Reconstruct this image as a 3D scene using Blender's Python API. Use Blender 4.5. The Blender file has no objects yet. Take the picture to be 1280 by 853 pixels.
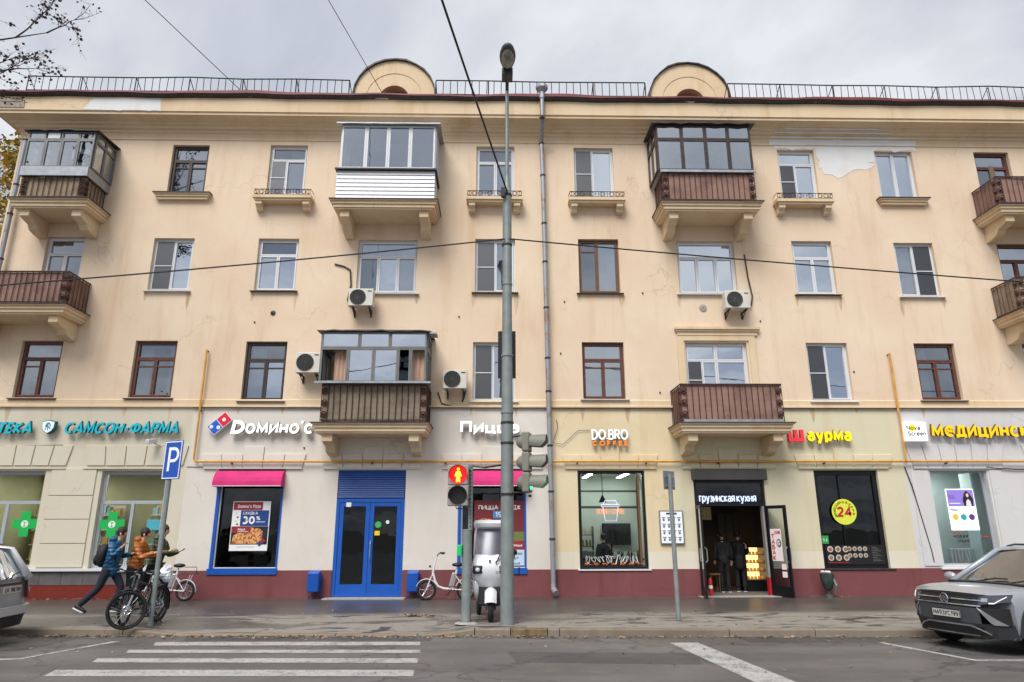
import bpy, bmesh, math, random
from mathutils import Vector, Matrix, Euler
random.seed(11)
R = math.radians
scene = bpy.context.scene
COL = scene.collection

# ---------------------------------------------------------------- camera
PITCH, YAW, ROLL = 0.271012, 0.0212583, -0.0022971
fw = Vector((math.sin(YAW)*math.cos(PITCH), math.cos(YAW)*math.cos(PITCH), math.sin(PITCH)))
rt = Vector((math.cos(YAW), -math.sin(YAW), 0))
up = rt.cross(fw)
rt2 = rt*math.cos(ROLL) + up*math.sin(ROLL)
up2 = up*math.cos(ROLL) - rt*math.sin(ROLL)
cam = bpy.data.cameras.new('camera')
cam.lens = 24.0; cam.sensor_width = 36.0; cam.clip_end = 4000; cam.clip_start = 0.05
cam_o = bpy.data.objects.new('camera', cam); COL.objects.link(cam_o)
cam_o.matrix_world = Matrix(((rt2.x, up2.x, -fw.x, 0), (rt2.y, up2.y, -fw.y, 0), (rt2.z, up2.z, -fw.z, 1.777), (0, 0, 0, 1)))
scene.camera = cam_o
scene.view_settings.view_transform = 'Standard'
scene.view_settings.look = 'None'
scene.view_settings.gamma = 1
scene.view_settings.exposure = 0.76
scene.cycles.max_bounces = 10
scene.cycles.transparent_max_bounces = 16

# ---------------------------------------------------------------- sky and sun (overcast)
SUN_EL, SUN_AZ = R(53), R(-155)          # azimuth: clockwise from +y
w = bpy.data.worlds.new('World'); scene.world = w; w.use_nodes = True
nt = w.node_tree; nd = nt.nodes; ln = nt.links
bg = nd['Background']; bg.inputs['Strength'].default_value = 0.1
sky = nd.new('ShaderNodeTexSky'); sky.sky_type = 'NISHITA'; sky.sun_disc = False
sky.sun_elevation = SUN_EL; sky.sun_rotation = SUN_AZ; sky.dust_density = 3
tc = nd.new('ShaderNodeTexCoord')
sep = nd.new('ShaderNodeSeparateXYZ'); ln.new(tc.outputs['Generated'], sep.inputs[0])
ab = nd.new('ShaderNodeMath'); ab.operation = 'ABSOLUTE'; ln.new(sep.outputs['Z'], ab.inputs[0])
ad = nd.new('ShaderNodeMath'); ad.operation = 'ADD'; ad.inputs[1].default_value = 0.12; ln.new(ab.outputs[0], ad.inputs[0])
dv = nd.new('ShaderNodeVectorMath'); dv.operation = 'DIVIDE'
ln.new(tc.outputs['Generated'], dv.inputs[0])
cb = nd.new('ShaderNodeCombineXYZ')
for i in range(3): ln.new(ad.outputs[0], cb.inputs[i])
ln.new(cb.outputs[0], dv.inputs[1])
nz = nd.new('ShaderNodeTexNoise'); nz.inputs['Scale'].default_value = 1.15; nz.inputs['Detail'].default_value = 7
nz.inputs['Roughness'].default_value = 0.52; nz.inputs['Distortion'].default_value = 0.35
ln.new(dv.outputs[0], nz.inputs['Vector'])
cr = nd.new('ShaderNodeValToRGB')
cr.color_ramp.elements[0].position = 0.38; cr.color_ramp.elements[0].color = (0.37, 0.42, 0.53, 1)
cr.color_ramp.elements[1].position = 0.62; cr.color_ramp.elements[1].color = (0.88, 0.90, 0.93, 1)
ln.new(nz.outputs['Fac'], cr.inputs[0])
sc_ = nd.new('ShaderNodeVectorMath'); sc_.operation = 'SCALE'; sc_.inputs['Scale'].default_value = 5.9
ln.new(cr.outputs[0], sc_.inputs[0])
mx = nd.new('ShaderNodeMix'); mx.data_type = 'RGBA'; mx.inputs['Factor'].default_value = 0.9
ln.new(sky.outputs[0], mx.inputs['A']); ln.new(sc_.outputs[0], mx.inputs['B'])
ln.new(mx.outputs['Result'], bg.inputs['Color'])
sun = bpy.data.lights.new('sun', 'SUN'); sun.energy = 2.3; sun.angle = R(32); sun.color = (1, 0.975, 0.94)
sun_o = bpy.data.objects.new('sun', sun); COL.objects.link(sun_o)
sd = Vector((math.sin(SUN_AZ)*math.cos(SUN_EL), math.cos(SUN_AZ)*math.cos(SUN_EL), math.sin(SUN_EL)))
sun_o.rotation_euler = (-sd).to_track_quat('-Z', 'Y').to_euler(); sun_o.location = (-20, -20, 40)

# ---------------------------------------------------------------- mesh helpers
def off(p):
    v = Vector((0, 0, 0))
    while p is not None:
        v += p.location; p = p.parent
    return v

class MB:
    def __init__(s): s.v = []; s.f = []; s.mi = []; s.cur = 0
    def add(s, vs, fs):
        o = len(s.v); s.v += [Vector(p) for p in vs]
        for f in fs: s.f.append([i+o for i in f]); s.mi.append(s.cur)
        return s
    def box(s, x0, x1, y0, y1, z0, z1):
        return s.add([(x0,y0,z0),(x1,y0,z0),(x1,y1,z0),(x0,y1,z0),(x0,y0,z1),(x1,y0,z1),(x1,y1,z1),(x0,y1,z1)],
              [(0,3,2,1),(4,5,6,7),(0,1,5,4),(1,2,6,5),(2,3,7,6),(3,0,4,7)])
    def obox(s, c, size, eul=(0,0,0)):
        m = Euler(eul).to_matrix(); c = Vector(c); h = [k/2 for k in size]
        vs = [c + m @ Vector((sx*h[0], sy*h[1], sz*h[2])) for sz in (-1,1) for sx, sy in ((-1,-1),(1,-1),(1,1),(-1,1))]
        return s.add(vs, [(0,3,2,1),(4,5,6,7),(0,1,5,4),(1,2,6,5),(2,3,7,6),(3,0,4,7)])
    def quad(s, *p): return s.add(p, [tuple(range(len(p)))])
    def prism(s, poly, axis, a, b):
        def P(u, v, t):
            return {'x': (t, u, v), 'y': (u, t, v), 'z': (u, v, t)}[axis]
        n = len(poly)
        vs = [P(u, v, a) for u, v in poly] + [P(u, v, b) for u, v in poly]
        fs = [tuple(range(n))[::-1], tuple(range(n, 2*n))] + [(i, (i+1) % n, n+(i+1) % n, n+i) for i in range(n)]
        return s.add(vs, fs)
    def tube(s, path, r, n=6, closed=False, caps=True):
        P = [Vector(p) for p in path]; k = len(P)
        rs = r if isinstance(r, (list, tuple)) else [r]*k
        up_ = None; rings = []
        for i in range(k):
            if closed: t = P[(i+1) % k]-P[i-1]
            else: t = P[min(i+1, k-1)]-P[max(i-1, 0)]
            t.normalize()
            if up_ is None:
                up_ = Vector((0,0,1)) if abs(t.z) < .9 else Vector((1,0,0))
            a = t.cross(up_)
            if a.length < 1e-5: a = t.orthogonal()
            a.normalize(); b = t.cross(a).normalized(); up_ = -b if False else a.cross(t)
            rings.append([P[i] + (a*math.cos(2*math.pi*j/n) + b*math.sin(2*math.pi*j/n))*rs[i] for j in range(n)])
        vs = [p for q in rings for p in q]; fs = []
        m = k if closed else k-1
        for i in range(m):
            i2 = (i+1) % k
            for j in range(n):
                fs.append((i*n+j, i*n+(j+1) % n, i2*n+(j+1) % n, i2*n+j))
        if caps and not closed:
            fs.append(tuple(range(n))[::-1]); fs.append(tuple((k-1)*n+j for j in range(n)))
        return s.add(vs, fs)
    def lathe(s, prof, c=(0,0,0), n=12, axis='z', a0=0, a1=360):
        full = abs(a1-a0) >= 360; k = n if full else n+1
        vs = []; c = Vector(c)
        for r, h in prof:
            for j in range(k):
                a = R(a0 + (a1-a0)*j/n); p = (r*math.cos(a), r*math.sin(a), h)
                if axis == 'x': p = (p[2], p[0], p[1])
                if axis == 'y': p = (p[0], p[2], p[1])
                vs.append(c+Vector(p))
        fs = []
        for i in range(len(prof)-1):
            for j in range(n):
                j2 = (j+1) % k
                fs.append((i*k+j, i*k+j2, (i+1)*k+j2, (i+1)*k+j))
        return s.add(vs, fs)
    def disc(s, c, r, axis='y', n=20):
        pts = []
        for j in range(n):
            a = 2*math.pi*j/n; u, v = r*math.cos(a), r*math.sin(a)
            pts.append(Vector(c)+Vector({'y': (u,0,v), 'x': (0,u,v), 'z': (u,v,0)}[axis]))
        return s.quad(*pts)
    def torus(s, c, R_, r, axis='y', n=20, m=6):
        path = []
        for j in range(n):
            a = 2*math.pi*j/n; u, v = R_*math.cos(a), R_*math.sin(a)
            path.append(Vector(c)+Vector({'y': (u,0,v), 'x': (0,u,v), 'z': (u,v,0)}[axis]))
        return s.tube(path, r, m, closed=True)
    def ball(s, c, r, n=12, m=8):
        rx, ry, rz = r if isinstance(r, (tuple, list)) else (r, r, r)
        prof = [(math.cos(-math.pi/2+math.pi*i/m), math.sin(-math.pi/2+math.pi*i/m)) for i in range(m+1)]
        o = len(s.v); s.lathe([(max(p, 1e-4), q) for p, q in prof], (0,0,0), n)
        for i in range(o, len(s.v)):
            v = s.v[i]; s.v[i] = Vector((v.x*rx+c[0], v.y*ry+c[1], v.z*rz+c[2]))
        return s
    def wavy(s, x0, x1, y, z0, z1, amp=.03, per=.16):
        n = max(6, int((x1-x0)/per*4)); vs = []
        for i in range(n+1):
            x = x0+(x1-x0)*i/n; yy = y+amp*math.sin(2*math.pi*(x-x0)/per+math.sin(x*7))
            vs += [(x, yy, z0), (x, yy, z1)]
        return s.add(vs, [(2*i, 2*i+2, 2*i+3, 2*i+1) for i in range(n)])
    def xform(s, M, a=0):
        for i in range(a, len(s.v)): s.v[i] = M @ s.v[i]
        return s
    def build(s, name, mat, parent=None, smooth=False, bevel=0, loc=None, fix=True):
        o_ = Vector(loc) if loc is not None else Vector((0,0,0))
        p_ = off(parent)
        me = bpy.data.meshes.new(name)
        me.from_pydata([tuple(v-p_-o_) for v in s.v], [], s.f)
        mats = mat if isinstance(mat, (list, tuple)) else [mat]
        for m in mats: me.materials.append(m)
        me.polygons.foreach_set('material_index', s.mi)
        if fix:
            bm = bmesh.new(); bm.from_mesh(me); bmesh.ops.recalc_face_normals(bm, faces=bm.faces); bm.to_mesh(me); bm.free()
        if smooth:
            me.polygons.foreach_set('use_smooth', [True]*len(me.polygons))
        ob = bpy.data.objects.new(name, me); COL.objects.link(ob)
        ob.parent = parent; ob.location = o_
        if smooth == 'auto' or bevel:
            try: me.set_sharp_from_angle(angle=R(40))
            except Exception: pass
        if bevel:
            b = ob.modifiers.new('Bevel', 'BEVEL'); b.width = bevel; b.segments = 2; b.limit_method = 'ANGLE'; b.angle_limit = R(35)
        return ob

def tag(o, label=None, cat=None, group=None, kind=None):
    if label: o['label'] = label
    if cat: o['category'] = cat
    if group: o['group'] = group
    if kind: o['kind'] = kind
    return o
def thing(name, label, cat, loc=(0,0,0), group=None):
    o = bpy.data.objects.new(name, None); COL.objects.link(o); o.location = loc
    o.empty_display_size = 0.2
    return tag(o, label, cat, group)
def inst(proto, parent, world):
    """another object sharing proto's mesh, its origin at a world point (unrotated parents)"""
    c = proto.copy(); COL.objects.link(c); c.parent = parent
    c.location = Vector(world)-off(parent); return c
def copy_tree(o, parent=None):
    c = o.copy(); COL.objects.link(c); c.parent = parent
    for ch in list(o.children): copy_tree(ch, c)
    return c

# ---------------------------------------------------------------- materials
def lin(c):
    return tuple(((k/255)/12.92 if k <= 10 else ((k/255+.055)/1.055)**2.4) for k in c)+(1,)
MATS = {}
def mat(name, rgb, rough=.6, metal=0., var=.06, vs=3., bump=0., bs=60., emis=0., coat=0., spec=.5, ecol=None):
    if name in MATS: return MATS[name]
    m = bpy.data.materials.new(name); m.use_nodes = True; MATS[name] = m
    n = m.node_tree.nodes; l = m.node_tree.links; b = n['Principled BSDF']
    c = lin(rgb)
    b.inputs['Roughness'].default_value = rough; b.inputs['Metallic'].default_value = metal
    b.inputs['Specular IOR Level'].default_value = spec
    if coat: b.inputs['Coat Weight'].default_value = coat; b.inputs['Coat Roughness'].default_value = .05
    if emis:
        b.inputs['Emission Color'].default_value = lin(ecol) if ecol else c; b.inputs['Emission Strength'].default_value = emis
    b.inputs['Base Color'].default_value = c
    if var or bump:
        g = n.new('ShaderNodeNewGeometry')
    if var:
        t = n.new('ShaderNodeTexNoise'); t.inputs['Scale'].default_value = vs; t.inputs['Detail'].default_value = 5
        l.new(g.outputs['Position'], t.inputs['Vector'])
        r_ = n.new('ShaderNodeValToRGB'); e = r_.color_ramp.elements
        e[0].position = .3; e[1].position = .7
        e[0].color = tuple(k*(1-var) for k in c[:3])+(1,); e[1].color = tuple(min(1, k*(1+var)) for k in c[:3])+(1,)
        l.new(t.outputs['Fac'], r_.inputs[0]); l.new(r_.outputs[0], b.inputs['Base Color'])
    if bump:
        t2 = n.new('ShaderNodeTexNoise'); t2.inputs['Scale'].default_value = bs; t2.inputs['Detail'].default_value = 3
        l.new(g.outputs['Position'], t2.inputs['Vector'])
        bp = n.new('ShaderNodeBump'); bp.inputs['Strength'].default_value = bump; bp.inputs['Distance'].default_value = .01
        l.new(t2.outputs['Fac'], bp.inputs['Height']); l.new(bp.outputs[0], b.inputs['Normal'])
    return m

class NG:
    """tiny node-graph helper"""
    def __init__(s, name):
        s.m = bpy.data.materials.new(name); s.m.use_nodes = True; MATS[name] = s.m
        s.n = s.m.node_tree.nodes; s.l = s.m.node_tree.links; s.b = s.n['Principled BSDF']
        s.pos = s.n.new('ShaderNodeNewGeometry').outputs['Position']
    def scaled(s, v):
        k = s.n.new('ShaderNodeVectorMath'); k.operation = 'MULTIPLY'; s.l.new(s.pos, k.inputs[0]); k.inputs[1].default_value = v
        return k.outputs[0]
    def noise(s, sc, det=4, vec=None, rough=.55, dist=0):
        t = s.n.new('ShaderNodeTexNoise'); t.inputs['Scale'].default_value = sc; t.inputs['Detail'].default_value = det
        t.inputs['Roughness'].default_value = rough; t.inputs['Distortion'].default_value = dist
        s.l.new(vec or s.pos, t.inputs['Vector']); return t.outputs['Fac']
    def ramp(s, f, p0, p1, c0=(0,0,0,1), c1=(1,1,1,1)):
        r_ = s.n.new('ShaderNodeValToRGB'); e = r_.color_ramp.elements
        e[0].position = p0; e[1].position = p1; e[0].color = c0; e[1].color = c1
        s.l.new(f, r_.inputs[0]); return r_.outputs[0]
    def mix(s, f, a, b, mode='MIX'):
        x = s.n.new('ShaderNodeMix'); x.data_type = 'RGBA'; x.blend_type = mode
        for key, v in (('Factor', f), ('A', a), ('B', b)):
            if isinstance(v, (float, int)): x.inputs[key].default_value = v
            elif isinstance(v, tuple): x.inputs[key].default_value = v
            else: s.l.new(v, x.inputs[key])
        return x.outputs['Result']
    def math(s, op, a, b=0.):
        x = s.n.new('ShaderNodeMath'); x.operation = op
        for i, v in enumerate((a, b)):
            if isinstance(v, (float, int)): x.inputs[i].default_value = v
            else: s.l.new(v, x.inputs[i])
        return x.outputs[0]
    def bump(s, h, st=.3, d=.01):
        bp = s.n.new('ShaderNodeBump'); bp.inputs['Strength'].default_value = st; bp.inputs['Distance'].default_value = d
        s.l.new(h, bp.inputs['Height']); s.l.new(bp.outputs[0], s.b.inputs['Normal'])

def stucco(name, rgb, stain=.5, light=None, patch=.4):
    g = NG(name); c = lin(rgb)
    dark = tuple(c[i]*k for i, k in enumerate((.83, .735, .60)))+(1,)
    lite = lin(light) if light else tuple(min(1, k*1.07) for k in c[:3])+(1,)
    a = g.mix(g.ramp(g.noise(.45, 6), .35, .65), c, lite)
    st = g.ramp(g.noise(1.0, 7, g.scaled((1.5, 1.5, .22)), .62), .52, .78)
    a = g.mix(g.math('MULTIPLY', st, stain), a, dark)
    bl = g.ramp(g.noise(.9, 8, None, .68, .6), .56, .74)
    a = g.mix(g.math('MULTIPLY', bl, patch*.55), a, tuple(c[i]*k for i, k in enumerate((.86, .80, .76)))+(1,))
    pk = g.ramp(g.noise(7, 3), .67, .74)
    a = g.mix(g.math('MULTIPLY', pk, .22*stain), a, tuple(k*.62 for k in c[:3])+(1,))
    rp = g.ramp(g.noise(.62, 3, g.scaled((1,1,1.25)), .4, .5), .605, .62)
    a = g.mix(g.math('MULTIPLY', rp, .34*patch), a, tuple(min(1, c[i]*k) for i, k in enumerate((1.05,1.07,1.12)))+(1,))
    s2 = g.math('MULTIPLY', g.ramp(g.noise(1.0, 5, g.scaled((5,5,.3)), .6), .58, .72), g.ramp(g.noise(.35, 3), .42, .6))
    a = g.mix(g.math('MULTIPLY', s2, .5*stain), a, tuple(c[i]*k for i, k in enumerate((.80, .70, .58)))+(1,))
    # hairline cracks
    v = g.n.new('ShaderNodeTexVoronoi'); v.feature = 'DISTANCE_TO_EDGE'; v.inputs['Scale'].default_value = .33
    nv = g.n.new('ShaderNodeVectorMath'); nv.operation = 'ADD'
    t = g.n.new('ShaderNodeTexNoise'); t.inputs['Scale'].default_value = 1.8; t.inputs['Detail'].default_value = 5
    g.l.new(g.pos, t.inputs['Vector']); g.l.new(g.pos, nv.inputs[0]); g.l.new(t.outputs['Color'], nv.inputs[1])
    g.l.new(nv.outputs[0], v.inputs['Vector'])
    ck = g.math('MULTIPLY', g.ramp(v.outputs['Distance'], .002, .006, (1,1,1,1), (0,0,0,1)), g.ramp(g.noise(.6, 2), .5, .6))
    a = g.mix(g.math('MULTIPLY', ck, .38), a, tuple(k*.55 for k in c[:3])+(1,))
    g.l.new(a, g.b.inputs['Base Color']); g.b.inputs['Roughness'].default_value = .88; g.b.inputs['Specular IOR Level'].default_value = .2
    g.bump(g.math('ADD', g.noise(70, 3), g.math('MULTIPLY', g.noise(3, 5), 2.0)), .16, .012)
    return g.m

def glass(name, fac, tint=(150,165,175), col=(235,242,250), rough=.015, fres=1.5):
    m = bpy.data.materials.new(name); m.use_nodes = True; MATS[name] = m
    n = m.node_tree.nodes; l = m.node_tree.links; n.remove(n['Principled BSDF'])
    o = n['Material Output']; tr = n.new('ShaderNodeBsdfTransparent'); tr.inputs[0].default_value = lin(tint)
    gl = n.new('ShaderNodeBsdfGlossy'); gl.inputs['Color'].default_value = lin(col); gl.inputs['Roughness'].default_value = rough
    fr = n.new('ShaderNodeFresnel'); fr.inputs['IOR'].default_value = fres
    a = n.new('ShaderNodeMath'); a.operation = 'ADD'; a.use_clamp = True; a.inputs[1].default_value = fac
    l.new(fr.outputs[0], a.inputs[0])
    # slightly wavy old panes
    g = n.new('ShaderNodeNewGeometry'); t = n.new('ShaderNodeTexNoise'); t.inputs['Scale'].default_value = 1.6
    l.new(g.outputs['Position'], t.inputs['Vector'])
    bp = n.new('ShaderNodeBump'); bp.inputs['Strength'].default_value = .05; bp.inputs['Distance'].default_value = .05
    l.new(t.outputs['Fac'], bp.inputs['Height']); l.new(bp.outputs[0], gl.inputs['Normal'])
    mxs = n.new('ShaderNodeMixShader'); l.new(a.outputs[0], mxs.inputs[0]); l.new(tr.outputs[0], mxs.inputs[1]); l.new(gl.outputs[0], mxs.inputs[2])
    l.new(mxs.outputs[0], o.inputs[0]); return m

WALL = stucco('stucco_beige', (218, 194, 168), .75, (225, 206, 181), .9)
WALL2 = stucco('stucco_trim', (214, 190, 157), .85, (219, 199, 168), .7)
G_PH = stucco('plaster_cream', (206, 199, 180), .6, (208, 200, 180), .3)
G_DOM = stucco('plaster_pinkish', (211, 203, 193), .5, (217, 211, 202), .7)
G_COF = stucco('plaster_yellow', (216, 197, 161), .6, (222, 207, 174), .7)
G_KIT = stucco('plaster_olive', (208, 200, 172), .65, (210, 202, 174), .3)
G_LOW = stucco('plaster_pale', (216, 208, 188), .6, (222, 215, 198), .3)
G_NOVA = stucco('plaster_grey', (202, 200, 198), .5, (206, 204, 204), .3)
PATCH = stucco('plaster_repair', (214, 214, 213), .35, (222, 222, 222), .9)
PLINTH = stucco('plinth_maroon', (116, 68, 70), 1.0, (130, 80, 82), 1.0)
PLINTH_R = stucco('plinth_red', (112, 44, 34), .5, (120, 50, 40), .6)
M_GREYTILE = mat('grey_panel', (92, 86, 88), .55, var=.2, vs=4)
M_WHITE = mat('white_plastic', (210, 212, 215), .35, var=.03)
M_BROWN = mat('brown_paint', (88, 54, 44), .5, var=.25, vs=9)
M_DBROWN = mat('dark_brown_paint', (58, 44, 40), .45, var=.25, vs=9)
M_RBROWN = mat('red_brown_paint', (98, 58, 46), .5, var=.25, vs=9)
M_OBROWN = mat('oak_brown_frame', (108, 78, 52), .45, var=.2, vs=9)
M_ALU = mat('grey_aluminium', (118, 118, 116), .45, .5, var=.15)
M_IRON = mat('rusty_iron', (78, 48, 42), .7, .1, var=.35, vs=14)
M_DIRON = mat('dark_iron', (48, 45, 46), .6, .2, var=.25, vs=12)
M_ZINC = mat('zinc_sheet', (160, 164, 170), .45, .55, var=.18, vs=5)
M_REDROOF = mat('red_roof_metal', (112, 52, 54), .55, .15, var=.2, vs=2)
M_DRIP = mat('dark_drip_metal', (66, 60, 60), .55, .3, var=.3, vs=6)
M_DARK = mat('dark_interior', (34, 32, 32), .8, var=.1)
M_ROOM = mat('room_paint', (172, 164, 152), .85, var=.06)
M_CURT = mat('white_curtain', (224, 225, 222), .9, var=.05)
M_CURTB = mat('beige_curtain', (180, 148, 128), .9, var=.08)
M_CURTT = mat('teal_curtain', (150, 176, 178), .9, var=.06)
M_BLUE = mat('blue_paint', (14, 82, 172), .4, var=.08)
M_DBLUE = mat('dark_blue_paint', (14, 66, 138), .45, var=.08)
M_BLACK = mat('black_plastic', (22, 22, 24), .45, var=.1)
M_BLKMET = mat('black_metal', (24, 25, 28), .4, .3, var=.1)
M_GREYPOLE = mat('grey_pole_paint', (128, 136, 134), .5, .25, var=.14, vs=5)
M_CONC = mat('concrete', (160, 155, 146), .85, var=.14, vs=6, bump=.2)
M_WHITEP = mat('white_print', (232, 232, 230), .5, var=0)
M_RED = mat('red_print', (190, 28, 40), .5, var=.03)
M_YEL = mat('yellow_print', (240, 200, 10), .5, var=.03)
M_GASP = mat('yellow_pipe_paint', (204, 148, 52), .5, var=.18, vs=5)
GL = [glass('window_glass', .42, (196,204,208)), glass('window_glass_bright', .66, (196,204,208)), glass('window_glass_dim', .28, (196,204,208))]
GL_SHOP = glass('shop_glass', .0, (225,232,230), fres=1.42)
GL_DIM = glass('shop_glass_dark', .015, (120,125,122), fres=1.45)
GL_CAR = glass('car_glass', .24, (168,178,170), fres=1.5)
M_NET = glass('mosquito_net', .5, (130,130,132), (128,130,134), .5, 1.1)
# ---------------------------------------------------------------- the apartment building
B = thing('apartment_building', 'long beige four storey apartment building with shops along its ground floor', 'building', (0, 20, 0))
BX0, BX1, ZTOP = -15.55, 24.0, 14.55

def wall_mesh(x0, x1, z0, z1, holes, y=20.0, dep=.24):
    xs = sorted({x0, x1} | {min(max(h[i], x0), x1) for h in holes for i in (0, 1)})
    zs = sorted({z0, z1} | {min(max(h[i], z0), z1) for h in holes for i in (2, 3)})
    m = MB(); idx = {}
    def V(x, z):
        if (x, z) not in idx:
            idx[(x, z)] = len(m.v); m.v.append(Vector((x, y, z)))
        return idx[(x, z)]
    for i in range(len(xs)-1):
        for j in range(len(zs)-1):
            cx, cz = (xs[i]+xs[i+1])/2, (zs[j]+zs[j+1])/2
            if any(h[0] < cx < h[1] and h[2] < cz < h[3] for h in holes): continue
            m.f.append([V(xs[i], zs[j]), V(xs[i+1], zs[j]), V(xs[i+1], zs[j+1]), V(xs[i], zs[j+1])]); m.mi.append(0)
    for a, b, c, d in holes:
        if b < x0-1e-6 or a > x1+1e-6 or d <= z0 or c >= z1: continue
        Y = y+dep; c2, d2 = max(c, z0), min(d, z1)
        if a > x0-1e-6: m.quad((a,y,c2),(a,Y,c2),(a,Y,d2),(a,y,d2))
        if b < x1+1e-6: m.quad((b,y,c2),(b,y,d2),(b,Y,d2),(b,Y,c2))
        if min(b,x1)-max(a,x0) < 1e-4: continue
        if d <= z1: m.quad((a,y,d),(a,Y,d),(b,Y,d),(b,y,d))
        if c >= z0: m.quad((a,y,c),(b,y,c),(b,Y,c),(a,Y,c))
    return m

pane_protos = {}
def pane(x0, x1, z0, z1, y, gm, parent, name='pane', tilt=.004):
    key = (gm.name, name)
    if key not in pane_protos:
        mb = MB(); mb.quad((-.5,0,-.5),(.5,0,-.5),(.5,0,.5),(-.5,0,.5))
        o = mb.build(name, gm, parent, fix=False); o.data.transform(Matrix.Translation(off(parent))); pane_protos[key] = o
    else:
        o = pane_protos[key].copy(); COL.objects.link(o); o.parent = parent
    o.location = Vector(((x0+x1)/2, y, (z0+z1)/2))-off(parent); o.scale = (x1-x0, 1, z1-z0)
    o.rotation_euler = (random.uniform(-tilt, tilt), 0, random.uniform(-tilt, tilt))
    return o

def ring(m, x0, x1, z0, z1, y0, y1, t):
    m.box(x0, x0+t, y0, y1, z0, z1); m.box(x1-t, x1, y0, y1, z0, z1)
    m.box(x0+t, x1-t, y0, y1, z0, z0+t); m.box(x0+t, x1-t, y0, y1, z1-t, z1)

def window(x0, x1, z0, z1, cells, fm, parent=B, y=20.15, ft=.05, st=.045, glass_i=None, nets=(), curtain=None, sill=None, name='window', label=None, rails=(), openc=(), plant=None):
    """cells: (u0,u1,v0,v1) in 0..1; nets: indices of cells carrying a mosquito net; rails: cells with a vent rail near the top"""
    m = MB(); ring(m, x0, x1, z0, z1, y-.03, y+.05, ft)
    X0, X1, Z0, Z1 = x0+ft, x1-ft, z0+ft, z1-ft
    def C(c): return X0+(X1-X0)*c[0], X0+(X1-X0)*c[1], Z0+(Z1-Z0)*c[2], Z0+(Z1-Z0)*c[3]
    for i, c in enumerate(cells):
        a, b, d, e = C(c)
        if i in openc: continue
        ring(m, a+.004, b-.004, d+.004, e-.004, y-.045, y+.03, st)
        if i in rails:
            zr = e-(e-d)*.2; m.box(a+st, b-st, y-.03, y+.02, zr-.018, zr+.018)
    f = m.build(name, fm, parent)
    if label: f['label'] = label
    for i, c in enumerate(cells):
        a, b, d, e = C(c)
        g = GL[glass_i if glass_i is not None else random.choice([0,0,0,1,2])]
        if i in openc:
            # sash swung inwards
            q = MB(); ring(q, 0, (b-a)-.02, d+.01, e-.01, -.02, .03, st)
            q.xform(Matrix.Translation((a+.02, y, 0)) @ Matrix.Rotation(R(58), 4, 'Z'))
            q.build('open_sash', fm, f); continue
        pane(a+st+.004, b-st-.004, d+st+.004, e-st-.004, y+.008, g, f)
        if i in nets:
            pane(a+st*.6, b-st*.6, d+st*.6, e-st*.6, y-.05, M_NET, f, 'mosquito_screen', 0)
            q = MB(); zc = d+(e-d)*.48; q.box(a+st*.5, b-st*.5, y-.068, y-.056, zc-.014, zc+.014)
            q.build('screen_bar', fm, f)
    if curtain:
        k = curtain[1] if len(curtain) > 1 else [(0, 1)]
        for u0, u1 in k:
            q = MB(); q.wavy(x0+(x1-x0)*u0, x0+(x1-x0)*u1, y+.2+random.uniform(0, .08), z0-.02, z1+.05, .022, random.uniform(.11, .17))
            q.build('curtain', curtain[0], f, smooth=True)
    if plant:
        q = MB(); px_ = x0+(x1-x0)*plant; pr_ = random.Random(int(px_*50))
        for _ in range(26):
            c = Vector((px_+pr_.gauss(0,.08), y+.16+pr_.gauss(0,.03), z0+.30+abs(pr_.gauss(0,.12)))); u = Vector((pr_.gauss(0,1),pr_.gauss(0,.5),pr_.gauss(0,1))).normalized()*.07; v = u.orthogonal().normalized()*.035
            q.add([c-u,c-v,c+u,c+v],[(0,1,2,3)])
        tag(q.build('house_plant', mat('house_plant_green',(70,96,56),.6,var=.3,vs=9), f, fix=False), kind='stuff')
        q = MB(); q.lathe([(.001,0),(.05,0),(.075,.14),(.06,.14)],(px_,y+.16,z0+.05),9); q.build('plant_pot', mat('clay_pot',(170,110,80),.8,var=.1), f)
    if sill:
        q = MB(); q.add([(x0-.09,19.9,z0-.035),(x1+.09,19.9,z0-.035),(x1+.09,20.12,z0-.004),(x0-.09,20.12,z0-.004),
                         (x0-.09,19.9,z0-.06),(x1+.09,19.9,z0-.06),(x1+.09,20.12,z0-.05),(x0-.09,20.12,z0-.05)],
                        [(0,1,2,3),(4,7,6,5),(0,4,5,1),(1,5,6,2),(2,6,7,3),(3,7,4,0)])
        q.build('sill', sill, f)
    return f

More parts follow.
